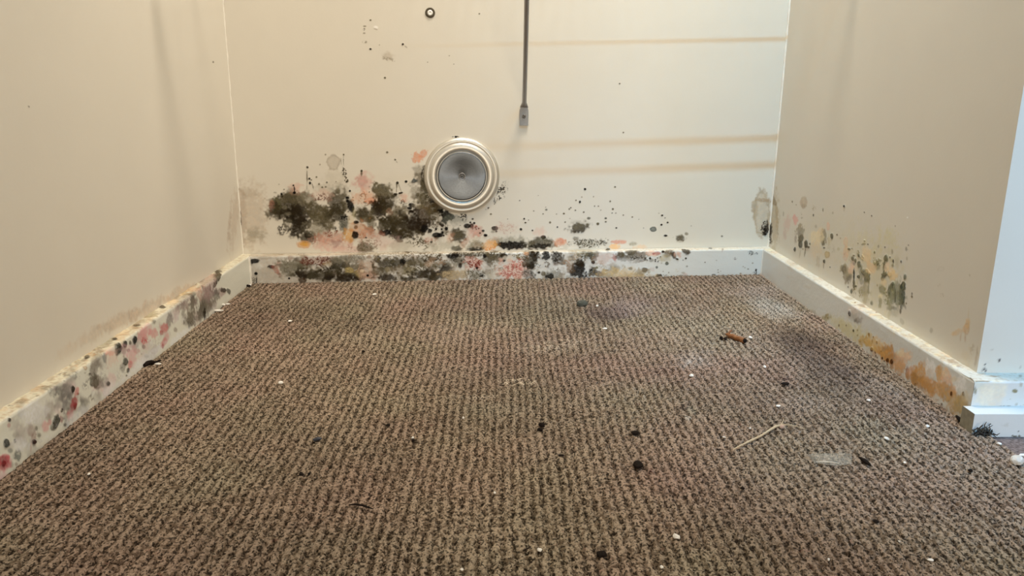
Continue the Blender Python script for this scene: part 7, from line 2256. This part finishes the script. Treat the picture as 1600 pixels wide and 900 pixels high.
mb.lathe([(.0069, .0086), (.0066, .0094), (.0056, .0094), (.0050, .0078), (.0036, .0072), (.0012, .0070)][::-1], 48); ring = mb.build('centre_boss', M_STEEL, vroot)
mb = MB()
mb.lathe([(.0030, .0070), (.0030, .0088), (.0024, .0096), (.0012, .0098), (.0010, .0090), (.0001, .0090)][::-1], 32); mb.build('screw', simple('dark_screw', (.10, .10, .10, 1), .35, metal=.9), ring)

# ------------------------------------------------------------------ plugged screw hole
scr = empty('wall_anchor', bw_pt(.3711, .5085), 'white screw plug in a dark-ringed hole, high on the back wall', 'wall plug')
scr.matrix_world = bw_frame(.3711, .5085)
mb = MB(); mb.lathe([(.0092, .0003), (.0088, .0013), (.0064, .0016), (.0052, .0004)][::-1], 40); mb.build('rim', simple('grimy_rim', (.075, .06, .035, 1), .8, bump=.6), scr)
mb = MB(); mb.lathe([(.0052, .0002), (.0050, .0020), (.0040, .0028), (.0018, .0028), (.0014, .0020), (.0001, .0020)][::-1], 32)
mb.build('plug', simple('white_plastic', (.86, .84, .80, 1), .4, vary=.04), scr)

# ------------------------------------------------------------------ wire shelf (just above the frame) and its brace
SH_D = .300; SZ = .632; TILT = -.030
def sh(u, d, z):                                   # u along wall, d out from the wall
    return bw_pt(u, z + (u - .53) * -TILT, d)
M_WIRE = simple('white_coated_wire', (.80, .79, .76, 1), .35, vary=.03)
shelf = empty('wire_shelf', sh(.53, 0, SZ), 'white wire closet shelf across the alcove above the diagonal brace', 'shelf')
def kid(mb, name, mat, root):
    o = mb.build(name, mat); o.parent = root; o.matrix_parent_inverse = root.matrix_basis.inverted(); return o
shelf.location = sh(.53, 0, SZ)
def end_u(d, left): return (.004 + d * .093) if left else (LAB - .003 + d * .093)
for d, z, r, nm in ((.012, SZ, .0028, 'back_rail'), (.158, SZ - .003, .0024, 'middle_rail'), (SH_D, SZ - .002, .0036, 'front_rail'), (SH_D + .004, SZ - .040, .0036, 'lip_rail')):
    mb = MB(); mb.tube([sh(end_u(d, True), d, z), sh(end_u(d, False), d, z)], r, 10); kid(mb, nm, M_WIRE, shelf)
mb = MB(); nW = 40
for i in range(nW):
    u = .050 + (LAB - .07) * i / (nW - 1)
    mb.tube([sh(u, .006, SZ + .0035), sh(u, SH_D - .004, SZ + .0035), sh(u, SH_D + .002, SZ - .001), sh(u, SH_D + .006, SZ - .042)], .0013, 6)
dw = kid(mb, 'deck_wires', M_WIRE, shelf); dw['kind'] = 'stuff'

BU, BZ = .5480, .3170
brace = empty('shelf_brace', bw_pt(BU, BZ), 'grey steel rod brace with a flattened screwed foot, on the middle of the back wall', 'bracket')
mb = MB()
n = 15; pts = []; rad = []; sq = []
foot_z = BZ + .012
path = [(BZ + .0215, .0022, 1.95, .32), (BZ + .024, .0028, 1.7, .45), (BZ + .0275, .0048, 1.35, .7), (BZ + .031, .0078, 1.05, .95), (BZ + .036, .0125, 1, 1), (BZ + .15, .128, 1, 1), (SZ - .006, SH_D + .002, 1, 1)]
for (z, off, sx, sy) in path: pts.append(bw_pt(BU - .105 * max(0, off - .005), z, off) if z < .6 else sh(BU - .105 * off, off - .006, SZ - .012)); rad.append(.0042); sq.append((sx, sy))
mb.tube(pts, rad, 14, True, sq); kid(mb, 'rod', M_STEEL, brace)
fr = bw_frame(BU, BZ)
mb = MB()
outline = [(-.0082, -.0110), (.0082, -.0110), (.0086, .006), (.0084, .016), (.0066, .022), (.0050, .0265), (-.0050, .0265), (-.0066, .022), (-.0084, .016), (-.0086, .006)]
k = len(outline)
vs_ = [tuple(fr @ Vector((x, y, .0004))) for x, y in outline] + [tuple(fr @ Vector((x, y, .0024))) for x, y in outline]
mb.add(vs_, [tuple(range(k, 2 * k))] + [(i, (i + 1) % k, k + (i + 1) % k, k + i) for i in range(k)])
mb.box((-.0082, -.0128, .0004), (.0082, -.0106, .0046), mat=fr)       # turned-out bottom lip
foot = kid(mb, 'foot_plate', metal('grey_foot', (.30, .305, .315, 1), .6, bump=.2), brace)
mb = MB(); mb.lathe([(.0036, .0024), (.0034, .0036), (.0022, .0044), (.0014, .0044), (.0012, .0034), (.0001, .0034)][::-1], 24, bw_frame(BU, BZ + .0045))
o = mb.build('screw', simple('screw_head', (.16, .15, .14, 1), .4, metal=.8)); o.parent = foot; o.matrix_parent_inverse = foot.matrix_world.inverted() @ brace.matrix_basis.inverted() if False else (brace.matrix_basis @ foot.matrix_parent_inverse @ foot.matrix_basis).inverted()

# ------------------------------------------------------------------ litter on the carpet
def noise3(v, s, sd): return math.sin(v[0] * s + sd) * math.cos(v[1] * s * 1.3 + sd * 2) + math.sin(v[2] * s * .9 + sd * 3)
def rock(name, x, y, rx, ry, rz, mat, rot=0, seed=1, jag=.22, z=None, sub=2, sink=.25):
    import bmesh
    bm = bmesh.new(); bmesh.ops.create_icosphere(bm, subdivisions=sub, radius=1)
    rng = random.Random(seed); off = rng.uniform(0, 20)
    for v in bm.verts:
        k = 1 + jag * noise3(v.co, 2.1, off) * .5 + rng.uniform(-jag, jag) * .35
        v.co = Vector((v.co.x * rx, v.co.y * ry, max(v.co.z, -.55) * rz)) * k
    me = bpy.data.meshes.new(name); bm.to_mesh(me); bm.free()
    o = link(name, me, mat); zz = (carpet_z(x, y) if z is None else z)
    o.location = (x, y, zz + rz * (.5 - sink)); o.rotation_euler = (0, 0, rot)
    return o
M_FLAKE = simple('paint_flake_white', (.82, .80, .76, 1), .6, vary=.06)
M_CRUMB = simple('dark_crumb', (.014, .010, .008, 1), .9, vary=.3, bump=.8, spec=.1)
M_BLUE = simple('blue_black_bit', (.020, .024, .040, 1), .6, vary=.2)
M_STRAW = simple('dry_straw', (.52, .42, .28, 1), .6, vary=.2)
M_GREY = simple('grey_green_stone', (.070, .072, .055, 1), .8, vary=.3, bump=.8)
LITTER = [
('F', 0.1492, 0.5939, 0.0023, 0.0020, 0.50, 'largest white paint flake on the near carpet, bottom centre-right'),
('F', 0.0313, 0.5749, 0.0018, 0.0013, 0.30, 'white paint flake near the bottom edge, just right of centre'),
('F', 0.1281, 0.5507, 0.0013, 0.0011, 0.00, 'tiny white flake at the bottom edge, below the largest flake'),
('F', -0.2855, 0.9503, 0.0028, 0.0021, 0.40, 'white flake alone on the left half of the carpet'),
('F', -0.0974, 0.7879, 0.0014, 0.0014, 0.00, 'tiny white flake with a dark crumb beside it, left of the centre'),
('F', -0.0450, 0.8427, 0.0014, 0.0014, 0.00, 'tiny cream flake left of the centre of the carpet'),
('F', -0.0068, 0.6687, 0.0011, 0.0011, 0.00, 'tiny white flake low in the centre of the carpet'),
('F', -0.4062, 0.7056, 0.0011, 0.0011, 0.00, 'tiny cream flake on the near carpet at far left'),
('F', -0.0314, 0.5482, 0.0012, 0.0009, 0.00, 'tiny pale flake at the bottom edge, left of centre'),
('F', 0.2525, 0.9819, 0.0026, 0.0020, 0.20, 'white flake between the brown roll and the middle of the carpet'),
('F', 0.3815, 1.1456, 0.0021, 0.0034, 0.00, 'white flake just right of the brown roll'),
('F', 0.3551, 1.1680, 0.0023, 0.0016, 0.40, 'white fleck touching the back of the brown roll'),
('F', 0.3617, 1.0174, 0.0018, 0.0019, 0.30, 'white flake right of and nearer than the brown roll'),
('F', 0.3335, 0.8786, 0.0025, 0.0013, 0.60, 'white flake above the right end of the straw'),
('F', 0.4525, 0.8992, 0.0018, 0.0013, 0.20, 'white flake midway to the right skirting board'),
('F', 0.4228, 0.7899, 0.0021, 0.0018, 0.30, 'white flake above the black splinter at right'),
('F', 0.4139, 0.7316, 0.0014, 0.0011, 0.00, 'small white flake right of the black splinter'),
('F', 0.3377, 0.5881, 0.0008, 0.0019, 0.50, 'thin white sliver low on the right of the carpet'),
('F', 0.3502, 0.5612, 0.0023, 0.0010, 0.10, 'flat white chip near the bottom right corner'),
('F', 0.2664, 0.5612, 0.0012, 0.0010, 0.00, 'small white flake on the bottom edge at right'),
('F', 0.4851, 0.8221, 0.0025, 0.0015, 0.40, 'pale flake near the end of the right skirting board'),
('F', 0.5390, 0.7760, 0.0019, 0.0013, 0.40, 'white flake at the carpet seam below the plinth corner'),
('F', 0.2436, 0.7909, 0.0023, 0.0008, -0.60, 'thin white sliver at the left end of the straw'),
('F', 0.2797, 0.8143, 0.0013, 0.0010, 0.00, 'tiny pale fleck just above the straw'),
('F', -0.4730, 1.0222, 0.0044, 0.0016, 0.20, 'long white chip beside the black husk at the left skirting'),
('F', -0.4824, 1.2837, 0.0067, 0.0019, 0.20, 'long white chip against the left skirting board, front one of three'),
('F', -0.4869, 1.3219, 0.0038, 0.0019, -0.50, 'white chip against the left skirting board, middle of three'),
('F', -0.4806, 1.3261, 0.0038, 0.0014, 0.50, 'white chip against the left skirting board, back one of three'),
('F', -0.4835, 1.4605, 0.0021, 0.0021, 0.00, 'white grain in the back left corner'),
('F', -0.3454, 1.2236, 0.0029, 0.0017, 0.20, 'cream flake behind the left half of the carpet'),
('F', -0.2358, 1.3951, 0.0035, 0.0016, 0.20, 'cream flake near the back wall, left of centre'),
('F', 0.1657, 1.3225, 0.0028, 0.0016, 0.20, 'cream flake just right of the grey pebble'),
('F', 0.1629, 1.1927, 0.0035, 0.0014, 0.00, 'flat cream flake in front of the purple stain'),
('K', 0.1378, 0.7225, 0.0050, 0.0036, 0.40, 'largest black crumb, on the carpet right of centre'),
('K', 0.0820, 0.5680, 0.0041, 0.0024, 0.20, 'black crumb near the bottom edge, right of centre'),
('K', 0.0448, 0.8202, 0.0026, 0.0026, 0.50, 'black curled crumb in the centre of the carpet'),
('K', 0.0422, 0.8107, 0.0030, 0.0022, 0.50, 'black crumb right below the curled one in the centre'),
('K', 0.1472, 0.8003, 0.0036, 0.0024, 0.50, 'dark crumb behind the largest black crumb'),
('K', -0.1285, 0.8185, 0.0024, 0.0018, 0.00, 'dark crumb left of the centre, behind the blue-black bit'),
('K', -0.1977, 0.7048, 0.0018, 0.0023, 0.40, 'left one of two brown-black crumbs, near left of the carpet'),
('K', -0.1904, 0.7061, 0.0014, 0.0019, -0.40, 'right one of two brown-black crumbs, near left of the carpet'),
('K', -0.0964, 0.7824, 0.0019, 0.0015, 0.00, 'dark crumb under a tiny white flake, left of centre'),
('K', 0.3678, 0.9525, 0.0047, 0.0021, 0.30, 'dark brown crumb on the right of the carpet, below the brown roll'),
('K', 0.3397, 1.1358, 0.0028, 0.0022, 0.30, 'black grain at the left tip of the brown roll'),
('K', 0.3355, 1.1420, 0.0033, 0.0030, 0.30, 'black crumb standing just left of the brown roll'),
('K', 0.4726, 0.7158, 0.0027, 0.0015, 0.40, 'dark crumb near the carpet seam at right'),
('K', 0.3320, 0.6195, 0.0021, 0.0013, 0.40, 'dark crumb low on the right of the carpet'),
('K', 0.0617, 0.7471, 0.0028, 0.0012, 0.10, 'flat dark crumb right of the centre'),
('K', 0.2305, 0.6777, 0.0024, 0.0014, 0.30, 'dark crumb below the straw'),
('K', -0.2001, 1.0729, 0.0026, 0.0018, 0.20, 'small dark crumb on the back left of the carpet'),
('K', -0.4868, 1.4555, 0.0051, 0.0024, 0.10, 'black crumb in the back left corner by the skirting joint'),
('K', 0.5376, 0.8329, 0.0038, 0.0042, 0.30, 'black crumb wedged at the foot of the right skirting end'),
('B', -0.2005, 0.7828, 0.0048, 0.0021, 0.10, 'blue-black bit lying left of the centre of the carpet'),
('P', 0.1393, 1.3283, 0.0107, 0.0065, 0.00, 'grey-green pebble near the back wall, right of centre'),
('S', 0.5301, 0.7319, 0.0073, 0.0057, 0.20, 'pale rounded lump of plaster on the floor at the right edge'),
('F', 0.5547, 0.7591, 0.0032, 0.0014, 0.30, 'white chip at the right edge behind the plaster lump'),
]
SPEC = {'F': ('paint_flake', M_FLAKE, 'flake', 'white flakes scattered on the carpet'), 'K': ('dark_crumb', M_CRUMB, 'crumb', 'dark crumbs scattered on the carpet'),
        'B': ('dark_bit', M_BLUE, 'crumb', None), 'P': ('pebble', M_GREY, 'pebble', None), 'S': ('plaster_lump', simple('plaster_lump_paint', (.66, .62, .56, 1), .7, bump=.6), 'lump', None)}
for i, (k, x, y, rx, rh, rot, lab) in enumerate(LITTER):
    nm, mat, cat, grp = SPEC[k]
    hz = min(rh, rx) * (1.0 if k in 'PS' else .95)
    z = None if x < float(seam_x(y)) - .001 else 0.0
    ry = max(rh * 1.5, rx * .45) if k in 'FK' else rx * .75
    o = rock(nm, x, y, rx, min(ry, rx * 1.6), hz, mat, rot, i + 1, .16 if k in 'PS' else .42, z, 3 if k in 'PS' else 2, 0.0)
    tag(o, lab, cat, grp)

# brown rolled leaf or stub with an open dark end
def on(x, y, dz=0.0): return Vector((x, y, carpet_z(x, y) + dz))
def run(pts): return pts
a = on(*(0.3459, 1.1549), .0030); b = on(*(0.3655, 1.1237), .0030)
roll = empty('brown_roll', (a + b) / 2 - Vector((0, 0, .003)), 'short rust-brown rolled stub lying on the carpet at right', 'stub')
mb = MB(); n = 11
pts = [a.lerp(b, i / (n - 1)) + Vector((0, 0, .0008 * math.sin(i * 1.9))) for i in range(n)]
mb.tube(pts, [.0016, .0028, .0036, .0040, .0038, .0040, .0042, .0040, .0042, .0043, .0040], 14)
M_ROLL = simple('rusty_brown', (.20, .072, .018, 1), .5, vary=.4, vscale=240, bump=.8, bscale=300)
kid(mb, 'wrapper', M_ROLL, roll)
dirn = (b - a).normalized(); mb = MB(); mb.tube([b - dirn * .0004, b + dirn * .0022], [.0036, .0030], 14)
kid(mb, 'dark_end', M_CRUMB, roll)
mb = MB(); q = a.lerp(b, .18) + Vector((0, .001, .003)); mb.tube([q, q + Vector((.0025, .002, .0035)), q + Vector((.005, .001, .004))], [.0018, .0016, .0006], 8); kid(mb, 'torn_flap', M_ROLL, roll)

P_ = [(0.2441, 0.7581), (0.2557, 0.7672), (0.2691, 0.7798), (0.2844, 0.7926), (0.2987, 0.8059), (0.3105, 0.8196), (0.3179, 0.8222)]
straw = empty('straw', on(*P_[3]), 'long pale dry straw lying across the carpet at right', 'straw')
mb = MB(); mb.tube([on(x, y, .0016 + .0006 * math.sin(i * 2.)) for i, (x, y) in enumerate(P_)], [.0005, .0008, .0013, .0011, .0013, .0015, .0010], 8); kid(mb, 'stem', M_STRAW, straw)
e = on(*P_[-1], .002)
rock_o = rock('husk_tip', P_[-1][0], P_[-1][1] - .001, .0034, .0032, .0026, simple('pinkish_husk', (.50, .34, .26, 1), .7), .4, 77)
rock_o.parent = straw; rock_o.matrix_parent_inverse = straw.matrix_basis.inverted()
mb = MB(); mb.tube([e, e + Vector((.010, -.004, .001)), e + Vector((.024, -.010, -.001))], [.0005, .0005, .0003], 6); mb.tube([e, e + Vector((.006, .010, .002))], [.0005, .0003], 6); kid(mb, 'frayed_fibre', M_STRAW, straw)

P_ = [(0.3700, 0.7393), (0.3724, 0.7343), (0.3732, 0.7287), (0.3743, 0.7224)]
mb = MB(); mb.tube([on(x, y, 0.0022) for x, y in P_], [.0008, .0022, .0024, .0008], 8); o = mb.build('splinter', M_CRUMB); tag(o, 'black curved splinter on the carpet near the clear film', 'splinter'); rebase(o, on(*P_[0]))

P_ = [(-0.1395, 0.6441), (-0.1332, 0.6447), (-0.1265, 0.6430), (-0.1161, 0.6364)]
mb = MB(); mb.tube([on(x, y, 0.0022) for x, y in P_], [.0006, .0010, .0010, .0005], 8); o = mb.build('hair', M_CRUMB); tag(o, 'thin dark hair on the near left of the carpet', 'hair'); rebase(o, on(*P_[0]))

P_ = [(0.2937, 0.7560), (0.2968, 0.7493), (0.2998, 0.7406)]
mb = MB(); mb.tube([on(x, y, 0.0022) for x, y in P_], [.0004, .0006, .0003], 8); o = mb.build('fibre', M_CRUMB); tag(o, 'thin dark fibre just below the straw', 'fibre'); rebase(o, on(*P_[0]))

P_ = [(0.0175, 0.5707), (0.0240, 0.5767)]
mb = MB(); mb.tube([on(x, y, 0.0022) for x, y in P_], [.0005, .0005], 8); o = mb.build('fibre', M_CRUMB); tag(o, 'short dark fibre left of a white flake at the bottom edge', 'fibre'); rebase(o, on(*P_[0]))

P_ = [(-0.4857, 1.0094), (-0.4858, 1.0195), (-0.4828, 1.0247), (-0.4775, 1.0247), (-0.4733, 1.0312)]
mb = MB(); mb.tube([on(x, y, .002) for x, y in P_], [.0022, .0034, .0030, .0016, .0014], 8); o = mb.build('black_husk', M_CRUMB); tag(o, 'black dried husk against the foot of the left skirting board', 'husk'); rebase(o, on(*P_[0]))

P_ = [(0.5324, 0.8474), (0.5307, 0.8365), (0.5318, 0.8293), (0.5343, 0.8258)]
mb = MB(); mb.tube([on(x, y, .0015) for x, y in P_], [.0012, .0024, .0022, .0030], 8); o = mb.build('bark_strip', M_CRUMB); tag(o, 'black curled strip at the foot of the right skirting end', 'strip'); rebase(o, on(*P_[0]))

P_ = [(0.3199, 0.7479), (0.3183, 0.7264), (0.3421, 0.7237), (0.3558, 0.7251), (0.3664, 0.7481), (0.3595, 0.7525), (0.3388, 0.7480)]
m, nt, bs = newmat('clear_film'); bs.inputs['Base Color'].default_value = (.62, .60, .52, 1); bs.inputs['Roughness'].default_value = .22
bs.inputs['Alpha'].default_value = .18
tc = N(nt, 'ShaderNodeTexCoord'); wv_ = N(nt, 'ShaderNodeTexNoise'); wv_.inputs['Scale'].default_value = 120
nt.links.new(tc.outputs['Object'], wv_.inputs['Vector']); bp = N(nt, 'ShaderNodeBump'); bp.inputs['Distance'].default_value = .002; nt.links.new(wv_.outputs[0], bp.inputs['Height']); nt.links.new(bp.outputs[0], bs.inputs['Normal'])
cx = sum(p[0] for p in P_) / len(P_); cy = sum(p[1] for p in P_) / len(P_)
mb = MB(); zt = carpet_z(cx, cy) + .0016; k = len(P_)
top = [(x, y, zt + .0010 * math.sin(i * 2.3)) for i, (x, y) in enumerate(P_)] + [(cx, cy, zt + .0014)]
bot = [(x, y, z - .0003) for x, y, z in top]
mb.add(top + bot, [(i, (i + 1) % k, k) for i in range(k)] + [((i + 1) % k + k + 1, i + k + 1, 2 * k + 1) for i in range(k)] + [(i, i + k + 1, (i + 1) % k + k + 1, (i + 1) % k) for i in range(k)], True)
o = tag(mb.build('plastic_film', m), 'scrap of clear crinkled plastic film on the carpet beside the black splinter', 'film'); rebase(o, (cx, cy, zt - .0016))
P_ = [(0.3214, 0.7292), (0.3297, 0.7286), (0.3373, 0.7279), (0.3437, 0.7258)]
mb = MB(); mb.tube([on(x, y, .0026) for x, y in P_], [.0003, .0007, .0006, .0003], 6); kid(mb, 'folded_edge', simple('film_fold', (.62, .58, .50, 1), .3), o)

tuft_o = empty('dust_tuft', (0.5370, 0.8020, 0.0), 'dark fluffy tuft of dirt at the foot of the pale plinth at right', 'dirt')
rng = random.Random(5); mb = MB()
cx, cy = tuft_o.location.x, tuft_o.location.y
for i in range(70):
    p = Vector((cx + rng.gauss(0, .0045), cy + rng.gauss(0, .0015), .0045 + abs(rng.gauss(0, .0035))))
    q = p + Vector((rng.gauss(0, .004), rng.gauss(0, .0015), rng.gauss(0, .003))); r = q + Vector((rng.gauss(0, .003), rng.gauss(0, .001), rng.gauss(0, .003)))
    mb.tube([p, q, r], [.0007, .0006, .0003], 5)
fz = kid(mb, 'fibres', simple('dark_lint', (.045, .040, .032, 1), .9, vary=.3), tuft_o); fz['kind'] = 'stuff'
rk = rock('clod', cx, cy, .008, .003, .004, M_CRUMB, 0, 9, .5, .004); rk.parent = tuft_o; rk.matrix_parent_inverse = tuft_o.matrix_basis.inverted()
